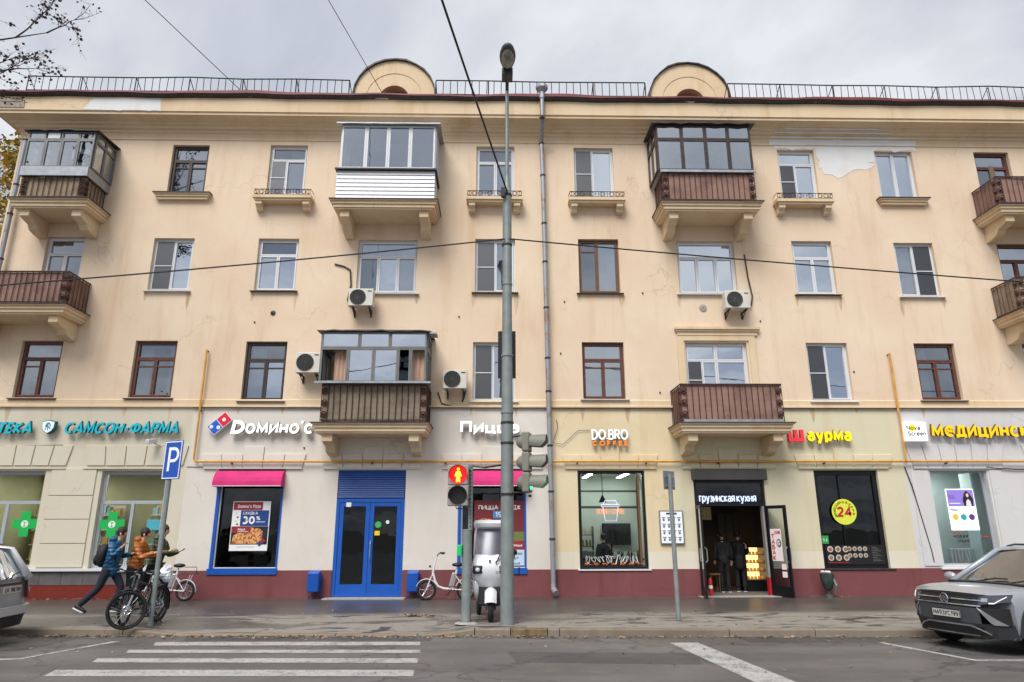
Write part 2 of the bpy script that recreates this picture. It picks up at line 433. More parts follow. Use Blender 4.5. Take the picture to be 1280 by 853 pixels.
T2 = [(0,1,.70,1), (0,.5,0,.70), (.5,1,0,.70)]
T2n = [(0,1,.72,1), (0,.44,0,.72), (.44,1,0,.72)]
P2 = [(0,.5,0,1), (.5,1,0,1)]
P2n = [(0,.46,0,1), (.46,1,0,1)]
T3 = [(0,1,.70,1), (0,.34,0,.70), (.34,.68,0,.70), (.68,1,0,.70)]
G4 = [(0,.5,.70,1), (.5,1,.70,1), (0,.25,0,.70), (.25,.5,0,.70), (.5,1,0,.70)]
Z4, Z3, Z2 = (12.20, 13.98), (8.90, 10.67), (5.54, 7.31)
Wc, Wt = (M_CURT,), (M_CURTT,)
WIN = [  # x0, x1, floor, cells, frame, options
 (-14.05,-12.75,Z4,T2,M_BROWN,dict(glass_i=2)),
 (-10.62,-9.44,(12.20,13.95),T2,M_DBROWN,dict(rails=(1,2),curtain=(M_CURT,[(0,.4)]),label='brown wooden window with a red mullion on the fourth floor')),
 (-7.46,-6.25,Z4,T2n,M_WHITE,dict(nets=(1,),curtain=(M_CURT,[(.5,1)]))),
 (-4.35,-2.5,Z4,T3,M_WHITE,dict(glass_i=2)),
 (-.73,.52,(12.2,14.0),T2,M_WHITE,dict(curtain=Wc)),
 (2.47,3.77,Z4,P2n,M_WHITE,dict(nets=(0,),curtain=(M_CURT,[(.48,1)]),glass_i=1)),
 (5.6,7.4,Z4,T3,M_WHITE,dict(glass_i=2)),
 (9.25,10.48,Z4,T2n,M_WHITE,dict(nets=(1,),curtain=(M_CURT,[(.4,1)]),glass_i=1)),
 (12.52,13.78,(12.21,13.95),P2,M_WHITE,dict(glass_i=1,curtain=Wc)),
 (15.87,17.05,(12.2,13.95),T2,M_RBROWN,dict()),
 (-14.09,-12.91,Z3,T2,M_WHITE,dict(glass_i=2)),
 (-10.78,-9.53,(8.92,10.65),P2,M_WHITE,dict(nets=(0,),sill=M_WHITE,glass_i=1,curtain=(M_CURTB,[(.75,1)]))),
 (-7.53,-6.27,(8.93,10.66),T2,M_WHITE,dict(curtain=Wt,sill=M_DBROWN)),
 (-4.40,-2.54,(8.87,10.64),T3,M_WHITE,dict(curtain=Wt,sill=M_WHITE)),
 (-.73,.53,(8.91,10.69),P2,M_WHITE,dict(nets=(0,),sill=M_DBROWN,curtain=(M_CURT,[(.5,1)]))),
 (2.53,3.81,(8.905,10.71),P2n,M_OBROWN,dict(rails=(0,),sill=M_DBROWN,curtain=(M_CURT,[(.52,1)]),label='oak brown framed window, a white curtain in its right half')),
 (5.66,7.50,(8.897,10.67),T3,M_WHITE,dict(curtain=Wc,sill=M_WHITE,glass_i=1)),
 (9.36,10.65,(8.892,10.69),T2,M_WHITE,dict(sill=M_DBROWN,glass_i=1,curtain=(M_CURT,[(0,.3)]),plant=.7)),
 (12.66,13.93,(8.84,10.65),P2,M_WHITE,dict(nets=(1,),sill=M_WHITE,curtain=(M_CURT,[(0,.5)]))),
 (16.01,17.21,(8.84,10.64),T2,M_RBROWN,dict(curtain=(M_CURT,[(0,.4)]))),
 (-14.23,-13.02,(5.57,7.30),T2,M_RBROWN,dict(rails=(1,),sill=M_DBROWN,curtain=Wc,glass_i=2,plant=.3)),
 (-10.88,-9.63,(5.575,7.31),T2,M_RBROWN,dict(rails=(1,2),sill=M_DBROWN,curtain=(M_CURT,[(0,.3),(.72,1)]),glass_i=2,plant=.55)),
 (-7.58,-6.35,(5.49,7.297),T2,M_DBROWN,dict(rails=(1,2),sill=M_DBROWN,curtain=(M_CURT,[(0,.42)]),plant=.75)),
 (-4.4,-2.5,Z2,T3,M_WHITE,dict(glass_i=2)),
 (-.755,.52,(5.497,7.298),P2n,M_WHITE,dict(nets=(0,),sill=M_WHITE,curtain=(M_CURT,[(.5,1)]))),
 (2.55,3.825,(5.555,7.31),T2,M_RBROWN,dict(rails=(1,2),sill=M_ZINC,glass_i=0,curtain=(M_CURT,[(.6,1)]),plant=.3)),
 (5.71,7.60,Z2,G4,M_WHITE,dict(nets=(2,),glass_i=1,curtain=(M_CURT,[(.25,.5)]))),
 (9.43,10.70,(5.513,7.311),P2n,M_WHITE,dict(nets=(0,),sill=M_WHITE,glass_i=1,curtain=(M_CURT,[(.48,1)]))),
 (12.775,14.035,(5.543,7.307),T2,M_RBROWN,dict(rails=(1,2),sill=M_DBROWN,glass_i=2,curtain=(M_CURT,[(0,.45)]),plant=.7)),
 (16.16,17.45,Z2,T2,M_RBROWN,dict(curtain=Wc)),
 (19.4,20.7,Z4,T2,M_WHITE,{}), (19.4,20.7,Z3,T2,M_WHITE,{}), (19.4,20.7,Z2,T2,M_WHITE,{}),
]
ZB = 5.30
holes = [(a,b,z[0],z[1]) for a,b,z,*_ in WIN]
wall_mesh(BX0, BX1, ZB, ZTOP, holes).build('upper_wall', WALL, B)
for a,b,z,c,fm,o in WIN: window(a, b, z[0], z[1], c, fm, **o)
# reveals get a shadow-catching back: rooms behind the windows
m = MB()
for z in (5.18, 8.46, 11.76, 15.0): m.box(BX0+.25, BX1-.1, 20.3, 25.0, z-.1, z+.02)
m.box(BX0+.25, BX1-.1, 25.0, 25.1, 0, 15.0)
for x in (-12.0,-8.6,-5.4,-1.6,1.5,4.7,8.5,11.6,14.9,18.5): m.box(x-.06, x+.06, 20.3, 25.0, 5.2, 15.0)
m.build('room_wall', M_ROOM, B)
# outer shell: ends, back, ground-floor ceiling
m = MB(); m.quad((BX0,20,0),(BX0,34,0),(BX0,34,ZTOP),(BX0,20,ZTOP)); m.quad((BX1,20,0),(BX1,34,0),(BX1,34,ZTOP),(BX1,20,ZTOP))
m.quad((BX0,34,0),(BX1,34,0),(BX1,34,ZTOP),(BX0,34,ZTOP)); m.build('end_wall', WALL, B)

# moulded courses: profile (y, z) swept along x, with a return at the left corner
def course(name, prof, mt, x0=BX0, x1=BX1):
    m = MB(); n = len(prof)
    L = [(x0-(20-y), y, z) for y, z in prof]; Rr = [(x1+(20-y), y, z) for y, z in prof]; Bk = [(x0-(20-y), 34, z) for y, z in prof]
    m.add(L+Rr+Bk, [(i, i+1, n+i+1, n+i) for i in range(n-1)]+[(i, i+1, 2*n+i+1, 2*n+i) for i in range(n-1)])
    return m.build(name, mt, B)
course('cornice', [(20.0,14.10),(19.97,14.13),(19.97,14.34),(19.93,14.37),(19.93,14.44),(19.85,14.47),(19.82,14.53),(19.74,14.56),(19.72,14.62),(19.42,14.70),(19.42,14.78),(19.38,14.80),(19.38,15.30),(19.33,15.32)], WALL2)
course('string_course', [(20.0,5.27),(19.93,5.285),(19.93,5.33),(19.965,5.345),(19.965,5.50),(20.0,5.525)], WALL2)
m = MB(); m.box(-8.9,BX1,19.925,19.96,5.263,5.283); m.build('drip_strip', M_DRIP, B)
# eave flashing and roof
m = MB(); rnd = random.Random(4); n = 140
def eave(x): return 15.345+.016*math.sin(x*1.3)+.012*math.sin(x*3.1+1)
vs = []; 
for i in range(n+1):
    x = BX0-.75+(BX1+1.5-BX0)*i/n; e = eave(x)
    vs += [(x,19.26,e-.018),(x,19.24,e+.02),(x,19.6,e+.10),(x,19.6,15.2)]
m.add(vs, [(4*i+k, 4*i+k+1, 4*i+k+5, 4*i+k+4) for i in range(n) for k in (0,1)]+[(4*i, 4*i+4, 4*i+7, 4*i+3) for i in range(n)])
m.build('eave_flashing', M_DRIP, B)
m = MB(); vs = []
for i in range(n+1):
    x = BX0-.75+(BX1+1.5-BX0)*i/n; e = eave(x)+.09*max(0, math.sin(x*.62+.4))*(1 if -9 < x < 9 else .3)
    vs += [(x,19.30,e+.025),(x,19.62,e+.12),(x,27,16.9),(x,34.5,15.4)]
m.add(vs, [(4*i+k, 4*i+k+1, 4*i+k+5, 4*i+k+4) for i in range(n) for k in (0,1,2)])
roof = m.build('roof', M_REDROOF, B)
m = MB(); vs = []
for i in range(n+1):
    x = BX0-.75+(BX1+1.5-BX0)*i/n; e = eave(x); q = .05+.05*max(0, math.sin(x*.62+.4))
    vs += [(x,19.225,e+.022),(x,19.225,e+.03+q),(x,19.6,e+.13+q)]
m.add(vs, [(3*i+k, 3*i+k+1, 3*i+k+4, 3*i+k+3) for i in range(n) for k in (0,1)])
m.build('roof_edge', M_REDROOF, B)
# grey repair patches
def blob(pts, z_j=.05, seed=1):
    rr = random.Random(seed); out = []
    for i in range(len(pts)):
        a, b = Vector(pts[i]), Vector(pts[(i+1) % len(pts)])
        k = max(1, int((b-a).length/.18))
        for j in range(k):
            p = a.lerp(b, j/k); out.append((p.x+rr.uniform(-z_j, z_j), p.y+rr.uniform(-z_j, z_j)))
    return out
m = MB(); m.prism(blob([(-13.35,14.80),(-13.05,15.24),(-10.9,15.25),(-10.85,14.80)],.02,2), 'y', 19.374, 19.384); m.build('plaster_patch', PATCH, B)
m = MB(); m.prism(blob([(9.15,13.99),(9.1,14.40),(9.9,14.44),(12.6,14.46),(13.85,14.30),(13.93,13.97),(13.8,13.955),(12.50,13.955),(12.5,13.5),(11.9,13.48),(11.2,13.18),(10.62,13.35),(10.52,13.99)],.05,5), 'y', 19.991, 19.999); m.build('plaster_patch', PATCH, B)
m = MB(); m.prism(blob([(9.0,14.135),(9.0,14.335),(12.9,14.335),(13.95,14.30),(13.98,14.135)],.012,7), 'y', 19.962, 19.969); m.build('plaster_patch', PATCH, B)
m = MB(); m.prism(blob([(9.1,14.375),(9.05,14.435),(13.3,14.435),(13.7,14.375)],.006,9), 'y', 19.924, 19.929); m.build('plaster_patch', PATCH, B)
m = MB(); m.prism(blob([(12.45,13.5),(12.3,13.35),(11.7,13.2),(11.2,12.95),(10.7,13.1),(10.55,13.5)],.05,15), 'y', 19.992, 19.998); m.build('plaster_patch', PATCH, B)
m = MB(); m.box(-15.98,-15.2,19.36,19.379,14.86,15.06); m.box(-15.98,-15.3,19.355,19.379,15.08,15.2); m.build('exposed_brick_edge', mat('bare_masonry',(150,140,130),.9,var=.35,vs=9), B)

for y_, z0_, z1_, xa, xb, sd_ in ((19.813,14.475,14.53,9.2,13.1,41),(19.713,14.562,14.618,9.5,12.7,43)):
    m = MB(); m.prism(blob([(xa,z0_),(xa-.05,z1_),(xb-.2,z1_),(xb,z0_)],.006,sd_), 'y', y_-.004, y_+.004); m.build('plaster_patch', PATCH, B)
# rain streaks and scuffs that ran down the plaster from sills and ledges
STREAK = NG('rain_streak_plaster'); STREAK.l.new(STREAK.mix(STREAK.ramp(STREAK.noise(1.0, 5, STREAK.scaled((9,9,.8)), .6), .38, .66), lin((210,188,158)), lin((178,152,118))), STREAK.b.inputs['Base Color']); STREAK.b.inputs['Roughness'].default_value = .9; STREAK = STREAK.m
sr = random.Random(31)
for a, b_, z, c, fm, o in WIN[:30]:
    if z[0] > 12.1 or not o.get('sill'): continue
    for x in (a-.03, b_+.03):
        w_ = sr.uniform(.05,.10); L_ = sr.uniform(.25,.7); z0 = z[0]-.07
        q = MB(); q.prism([(x-w_,z0),(x-w_*.9,z0-L_*.5),(x-w_*.4,z0-L_*.8),(x-.01,z0-L_),(x+w_*.3,z0-L_*.75),(x+w_*.8,z0-L_*.4),(x+w_,z0)],'y',19.9965,19.999); q.build('rain_streak', STREAK, B)
# dormers
def dormer(cx):
    def arc(r, cz, n=18, a0=0, a1=180): return [(cx+r*math.cos(R(a0+(a1-a0)*i/n)), cz+r*math.sin(R(a0+(a1-a0)*i/n))) for i in range(n+1)]
    cz = 15.98; m = MB()
    def face(ro, ri, zi, y0, y1):
        O = [(cx+ro, 15.3)]+arc(ro, cz)+[(cx-ro, 15.3)]; I = [(cx+ri, 15.3)]+arc(ri, zi)+[(cx-ri, 15.3)]
        k = len(O)
        m.add([(x,y0,z) for x,z in O]+[(x,y0,z) for x,z in I]+[(x,y1,z) for x,z in O]+[(x,y1,z) for x,z in I],
          [(i,i+1,k+i+1,k+i) for i in range(k-1)]+[(i,i+1,2*k+i+1,2*k+i) for i in range(k-1)]+[(k+i,k+i+1,3*k+i+1,3*k+i) for i in range(k-1)])
    face(1.36, .94, 15.9, 20.10, 20.9); face(.94, .58, 15.86, 20.117, 20.9); face(.58,.50,15.86,20.10,20.9)
    d = m.build('dormer', WALL2, B)
    m = MB(); r0, r1 = 1.37, 1.405; rr = random.Random(int(cx*10))
    O = arc(r1, cz, 12); I = arc(r0, cz, 12); O = [(x, z+rr.uniform(-.02,.035)) for x, z in O]
    k = len(O)
    m.add([(x,20.02,z) for x,z in O]+[(x,20.02,z) for x,z in I]+[(x,24,z) for x,z in O]+[(x,24,z) for x,z in I],
      [(i,i+1,k+i+1,k+i) for i in range(k-1)]+[(i,i+1,2*k+i+1,2*k+i) for i in range(k-1)]+[(k+i,k+i+1,3*k+i+1,3*k+i) for i in range(k-1)])
    m.build('dormer_roof', M_DRIP, d)
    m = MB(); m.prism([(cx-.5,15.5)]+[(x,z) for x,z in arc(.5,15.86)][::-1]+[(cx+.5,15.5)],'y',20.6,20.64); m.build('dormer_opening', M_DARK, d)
    m = MB(); m.box(cx-.5,cx+.5,20.3,20.36,16.05,16.11); m.box(cx-.03,cx+.03,20.3,20.35,15.6,16.05); 
    for s in (-1,1): m.tube([(cx+s*.05,20.33,16.1),(cx+s*.33,20.33,16.24)],.03,4)
    m.build('dormer_frame', M_OBROWN, d)
dormer(-3.54); dormer(6.52)

# roof railings: each a thing with its bars
def roof_rail(x0, x1, label, z=15.56, y=19.5, tilt=.0):
    t = thing('roof_railing', label, 'railing', ((x0+x1)/2, y, z), 'railings along the roof edge')
    m = MB(); rr = random.Random(int(x0*7)); n = max(2, int((x1-x0)/1.6))
    top = [(x0+(x1-x0)*i/n, y+rr.uniform(-.015,.015), z+.56+rr.uniform(-.025,.025)) for i in range(n+1)]
    bot = [(p[0], p[1], z+.05) for p in top]
    m.tube(top,.021,5); m.tube(bot,.015,5); m.build('rail', M_DIRON, t)
    p = MB(); p.tube([(0,0,-.02),(0,0,.54)],.0125,4)
    k = int((x1-x0)/.235); proto = None
    for i in range(k+1):
        x = x0+(x1-x0)*i/k
        if proto is None: proto = p.build('bar', M_DIRON, t, loc=None); proto.location = Vector((x,y,z+.02))-off(t); p = None; continue_ = 1; _fix(proto)
        else: inst(proto, t, (x, y, z+.02)).rotation_euler = (rr.gauss(0,.02), rr.gauss(0,.025), 0)
    for i in range(n+1):
        x = bot[i][0]; m = MB(); m.tube([(x, y+.02, z+.54),(x, y+.75, z+.06)],.014,4); m.build('brace', M_DIRON, t)
        m = MB(); m.tube([(x,y,z-.1),(x,y,z+.55)],.02,4); m.build('post', M_DIRON, t)
def _fix(o):  # mesh was written relative to its parent's place; make it relative to itself
    o.data.transform(Matrix.Translation(off(o.parent)))
roof_rail(-15.35,-4.92,'long black roof railing left of the left dormer'); roof_rail(-2.08,4.86,'black roof railing between the two dormers'); roof_rail(7.62,23.5,'long black roof railing right of the right dormer')

# window pediment and surround on the second floor, above the right balcony
m = MB(); m.box(5.40,8.02,19.86,20,7.70,7.78); m.box(5.44,7.98,19.90,20,7.64,7.70); m.box(5.48,7.94,19.94,20,7.52,7.64)
m.box(5.46,5.66,19.955,20,5.5,7.515); m.box(7.66,7.86,19.955,20,5.5,7.515); m.box(5.66,7.66,19.955,20,7.36,7.515); m.build('window_surround', WALL2, B)
# moulded ledges under two fourth floor windows
for x0, x1 in ((-10.93,-9.18),(12.35,13.98)):
    m = MB(); m.box(x0,x1,19.80,20,12.10,12.14); m.box(x0+.05,x1-.05,19.84,20,12.03,12.10); m.box(x0+.08,x1-.08,19.88,20,11.95,12.03); m.build('window_ledge', WALL2, B)
    m = MB(); m.box(x0-.03,x1+.03,19.77,20.1,12.14,12.165); m.build('window_ledge_cap', M_DRIP, B)

# flower-box balconettes
def balconette(x0, x1, lab=None):
    z = 12.0; m = MB(); m.box(x0,x1,19.62,20,z-.10,z); m.box(x0+.05,x1-.05,19.67,20,z-.17,z-.10)
    b = m.build('balconette', WALL2, B)
    for x in (x0+.08, x1-.28):
        q = MB(); q.prism([(20,z-.17),(19.7,z-.17),(19.7,z-.28),(19.8,z-.33),(19.83,z-.42),(20,z-.46)],'x',x,x+.2); q.build('bracket', WALL2, b)
    q = MB(); q.tube([(x0+.03,19.98,z+.2),(x0+.03,19.66,z+.2),(x1-.03,19.66,z+.2),(x1-.03,19.98,z+.2)],.013,4); q.tube([(x0+.03,19.98,z+.03),(x0+.03,19.66,z+.03),(x1-.03,19.66,z+.03),(x1-.03,19.98,z+.03)],.01,4)
    for i in range(3):
        x = x0+.1+i*.17; q.torus((x,19.66,z+.115),.07,.009,n=10,m=4); q.torus((x1-.1-i*.17,19.66,z+.115),.07,.009,n=10,m=4)
    xc = (x0+x1)/2
    for s in (-1,1): q.torus((xc+s*.16,19.66,z+.115),.07,.009,n=10,m=4)
    q.build('low_railing', M_IRON, b)
    pr = None; k = int((x1-x0)/.095)
    for i in range(1, k):
        x = x0+(x1-x0)*i/k
        if pr is None:
            p = MB(); p.tube([(0,0,0),(0,0,.19)],.007,4); pr = p.build('bar', M_IRON, b); _fix(pr); pr.location = Vector((x,19.66,z+.015))-off(b)
        else: inst(pr, b, (x,19.66,z+.015))
for a, b_ in ((-7.74,-5.90),(-1.02,.77),(2.235,4.05),(8.9,10.76)): balconette(a, b_)

# ---------------------------------------------------------------- balconies
YF = 18.80
def reed(name, rgb, dk):
    g = NG(name); c = lin(rgb); d = lin(dk)
    wv = g.n.new('ShaderNodeTexWave'); wv.wave_type = 'BANDS'; wv.bands_direction = 'Z'; wv.inputs['Scale'].default_value = 9; wv.inputs['Distortion'].default_value = 1.2; wv.inputs['Detail'].default_value = 2
    g.l.new(g.pos, wv.inputs['Vector'])
    a = g.mix(g.math('MULTIPLY', g.ramp(wv.outputs['Fac'], .25, .6, (1,1,1,1), (0,0,0,1)), .5), c, d)
    a = g.mix(g.math('MULTIPLY', g.ramp(g.noise(2.2, 6), .45, .7), .6), a, d)
    g.l.new(a, g.b.inputs['Base Color']); g.b.inputs['Roughness'].default_value = .85
    g.bump(wv.outputs['Fac'], .5, .01); return g.m
REED = [reed('reed_pinkish', (160,126,112), (92,66,60)), reed('reed_grey', (142,130,112), (84,72,62)), reed('reed_beige', (164,146,122), (100,84,70))]

def balcony(x0, x1, z, infill, railtop, label=None, rx=None, iron=M_IRON):
    rx0, rx1 = rx or (x0+.12, x1-.12); yr = YF+.10
    m = MB()
    m.box(x0,x1,YF,20,z-.05,z-.015); m.box(x0+.05,x1-.05,YF+.05,20,z-.14,z-.05); m.box(x0+.09,x1-.09,YF+.09,20,z-.24,z-.14); m.box(x0+.13,x1-.13,YF+.13,20,z-.29,z-.24)
    b = m.build('balcony', WALL2, B)
    if label: b['label'] = label
    q = MB(); q.box(x0-.03,x1+.03,YF-.035,20,z-.015,z+.006); q.build('drip_sheet', M_DRIP, b)
    for x in (x0+.28, x1-.56):
        q = MB(); q.prism([(20,z-.29),(YF+.22,z-.29),(YF+.22,z-.50),(YF+.42,z-.56),(YF+.62,z-.60),(YF+.72,z-.74),(YF+.95,z-.80),(20,z-.83)],'x',x,x+.28); q.build('bracket', WALL2, b, bevel=.015)
    if railtop is None: return b
    h = railtop
    q = MB(); q.tube([(rx0,19.98,h),(rx0,yr,h),(rx1,yr,h),(rx1,19.98,h)],.028,5); q.tube([(rx0,19.98,z+.08),(rx0,yr,z+.08),(rx1,yr,z+.08),(rx1,19.98,z+.08)],.016,4); q.build('railing', iron, b)
    q = MB()
    q.box(rx0+.02,rx1-.02,yr+.03,yr+.038,z+.06,h-.02); q.box(rx0+.03,rx0+.038,yr+.04,19.98,z+.06,h-.02); q.box(rx1-.038,rx1-.03,yr+.04,19.98,z+.06,h-.02); q.build('infill_screen', infill, b)
    p = MB(); p.tube([(0,0,0),(0,0,h-z-.05)],.013,4); pr = p.build('baluster', iron, b); _fix(pr)
    k = round((rx1-rx0)/.168); pts = [(rx0+(rx1-rx0)*i/k, yr) for i in range(k+1)]
    k2 = 6; pts += [(x, yr+(19.95-yr)*i/k2) for x in (rx0, rx1) for i in range(1, k2+1)]
    pr.location = Vector((pts[0][0],pts[0][1],z+.03))-off(b)
    for x, y in pts[1:]: inst(pr, b, (x, y, z+.03)).rotation_euler = (0, random.gauss(0,.012), 0)
    q = MB(); q.torus((0,0,0),.075,.016,n=12,m=4); q.tube([(.0,0,.0),(.045,0,.03),(.03,0,-.045),(-.045,0,-.03),(-.03,0,.045)],.012,4); q.ball((0,0,0),.03,8,4)
    pr = None
    for x in (rx0+.085, rx1-.085):
        for i in range(3):
            P_ = (x, yr-.012, z+.24+i*(h-z-.42)/2)
            if pr is None: pr = q.build('scroll_ring', iron, b); _fix(pr); pr.location = Vector(P_)-off(b)
            else: inst(pr, b, P_)
    for x in (rx0, rx1):
        for i in range(3):
            c = inst(pr, b, (x, yr+.13, z+.24+i*(h-z-.42)/2)); c.rotation_euler.z = R(90)
    return b

def glazing(b, x0, x1, z0, z1, cols, fm, transom=None, side=2, y=YF+.06, roofm=M_DRIP, t=.045, gi=0, over=.12, sheds=.0, skip=()):
    """framed glass box on top of a balcony parapet"""
    m = MB(); rows = [(z0, z1)] if transom is None else [(z0, transom), (transom, z1)]
    xs = cols; Y1 = 19.98
    for i, (a, c) in enumerate(rows):
        cs = cols[i] if isinstance(cols[0], (list, tuple)) else cols
        for j in range(len(cs)-1):
            u0, u1 = x0+(x1-x0)*cs[j], x0+(x1-x0)*cs[j+1]
            ring(m, u0+.003, u1-.003, a+.003, c-.003, y-.03, y+.03, t)
            if (i, j) in skip: continue
            pane(u0+t, u1-t, a+t, c-t, y, GL[gi], b)
        for x in (x0, x1):
            for j in range(side):
                v0, v1 = y+.04+(Y1-y-.04)*j/side, y+.04+(Y1-y-.04)*(j+1)/side
                m.box(x-.03,x+.03,v0,v0+t,a,c); m.box(x-.03,x+.03,v1-t,v1,a,c); m.box(x-.03,x+.03,v0+t,v1-t,a,a+t); m.box(x-.03,x+.03,v0+t,v1-t,c-t,c)
                q = pane(0, v1-v0-2*t, a+t, c-t, 0, GL[gi], b, tilt=0); q.rotation_euler = (0,0,R(90)); q.location = Vector((x,(v0+v1)/2,(a+c)/2))-off(b)
    m.build('glazing_frame', fm, b)
    if roofm:
        q = MB(); n = 14; vs = []; rr = random.Random(int(x0*13))
        for i in range(n+1):
            x = x0-over+(x1-x0+2*over)*i/n; e = rr.uniform(-.02,.03)*(1 if sheds else .2)
            vs += [(x,y-over,z1+.0+e),(x,y-over,z1+.035+e),(x,20,z1+.12),(x,20,z1+.09)]
        q.add(vs, [(4*i+k, 4*i+(k+1) % 4, 4*(i+1)+(k+1) % 4, 4*(i+1)+k) for i in range(n) for k in range(4)]+[(0,1,2,3),(4*n,4*n+1,4*n+2,4*n+3)])
        q.build('glazing_roof', roofm, b)

# fourth floor, left: aluminium glazed
b = balcony(-14.66,-12.28,11.42,REED[2],12.17,'glazed balcony with aluminium frames at the left end of the top floor',rx=(-14.42,-12.52))
q = MB(); q.box(-14.46,-12.44,YF+.0,YF+.05,12.15,12.45); q.box(-14.47,-14.42,YF+.05,19.98,12.15,12.45); q.box(-12.48,-12.43,YF+.05,19.98,12.15,12.45); q.build('zinc_apron', M_ZINC, b)
glazing(b,-14.45,-12.42,12.45,13.66,[[0,.28,.52,.76,1],[0,.27,.5,.76,1]],M_ALU,13.38,gi=0,sheds=1)
q = MB(); q.box(-13.9,-13.42,YF+.03,YF+.034,13.42,13.62); q.build('white_panel', M_WHITE, b)
# fourth floor, white siding
b = balcony(-5.09,-1.85,11.46,REED[0],None,'white balcony clad in horizontal siding with plastic windows')
q = MB(); q.box(-4.93,-1.97,YF+.10,19.98,11.47,12.44); q.build('parapet', M_WHITE, b)
p = None
for i in range(7):
    z = 11.49+i*.134
    if p is None:
        q = MB(); q.add([(-4.945,YF+.06,z),(-1.955,YF+.06,z),(-1.955,YF+.085,z+.126),(-4.945,YF+.085,z+.126),(-4.945,YF+.1,z),(-1.955,YF+.1,z),(-1.955,YF+.1,z+.126),(-4.945,YF+.1,z+.126)],[(0,1,2,3),(0,4,5,1),(3,2,6,7),(0,3,7,4),(1,5,6,2)])
        p = q.build('siding_board', M_WHITE, b)
    else: c = inst(p, b, off(b)); c.location.z = i*.134
q = MB(); q.box(-5.0,-1.9,YF-.03,19.98,12.44,12.48); q.build('parapet_cap', M_DRIP, b)
glazing(b,-4.87,-1.97,12.48,13.98,[0,.265,.5,.735,1],M_WHITE,None,gi=0,over=.16,roofm=M_ZINC,t=.055)
# fourth floor, brown glazed
b = balcony(4.96,8.10,11.48,REED[0],12.46,'balcony boxed in with old dark brown glazing under a ragged roof',rx=(5.08,7.92))
q = MB(); q.box(5.0,7.98,YF+.02,YF+.07,12.46,12.54); q.build('zinc_apron', M_ZINC, b)
glazing(b,4.94,7.92,12.52,14.10,[[0,.27,.52,.76,1],[0,.27,.52,.76,1]],M_DBROWN,13.60,gi=0,over=.14,sheds=1,t=.05)
# fourth / third floor right, third floor left: open
b4 = balcony(15.42,18.7,11.46,REED[0],12.42,'open balcony with rusty railing at the right end of the top floor')
q = MB(); q.box(15.5,15.62,19.0,19.05,12.3,12.85); q.box(15.65,15.74,19.1,19.15,12.3,12.75); q.build('leaning_board', mat('old_board',(110,96,82),.85,var=.2), b4)
q = MB()
for i in range(3): q.lathe([(.07,0),(.1,.16),(.1,.17),(.0,.17)],(16.8+i*.35,18.9,12.45),8); q.ball((16.8+i*.35,18.9,12.7),(.13,.13,.12),7,5)
q.build('flower_pot', mat('flower_red',(170,70,50),.7,var=.4,vs=20), b4)
balcony(15.42,18.7,8.06,REED[2],9.08,'open balcony with rusty railing at the right end of the third floor')
balcony(-15.5,-12.38,8.08,REED[0],9.08,'open balcony with rusty railing at the left end of the third floor')
# second floor left: glazed
b = balcony(-5.14,-1.91,4.67,REED[1],5.74,'glazed balcony with pink curtains above the blue doors',rx=(-4.92,-2.0),iron=M_IRON)
q = MB(); q.box(-5.1,-1.88,YF-.1,YF+.2,5.75,5.80); q.build('zinc_apron', M_ZINC, b)
glazing(b,-5.02,-2.03,5.80,7.26,[[0,.26,.50,.73,.85,1],[0,.36,.65,1]],M_ALU,6.79,gi=1,over=.12,sheds=1,skip=((0,0),(0,3),(0,4)))
for u0, u1 in ((-4.66,-4.28),(-2.50,-2.10)):
    q = MB(); q.wavy(u0,u1,YF+.25,5.7,6.8,.03,.13); q.build('curtain', M_CURTB, b, smooth=True)
q = MB(); ring(q,0,.7,5.84,6.76,-.02,.02,.05); q.xform(Matrix.Translation((-4.97,YF+.12,0)) @ Matrix.Rotation(R(62),4,'Z')); q.build('open_sash', M_ALU, b)
q = MB(); q.box(-4.5,-2.3,19.3,19.36,7.42,7.47); q.build('roof_batten', M_BROWN, b)
q = MB(); q.box(-1.95,-1.75,YF-.05,19.2,7.2,7.24); q.build('loose_roof_sheet', M_ZINC, b)
# second floor right: open, brown
b = balcony(5.05,8.3,4.68,REED[0],5.77,'open balcony with brown railing above the lit kitchen doorway',rx=(5.17,8.05))
q = MB(); q.box(5.2,8.0,YF+.02,YF+.24,4.69,4.76); q.build('snow_white_ledge', M_ZINC, b)
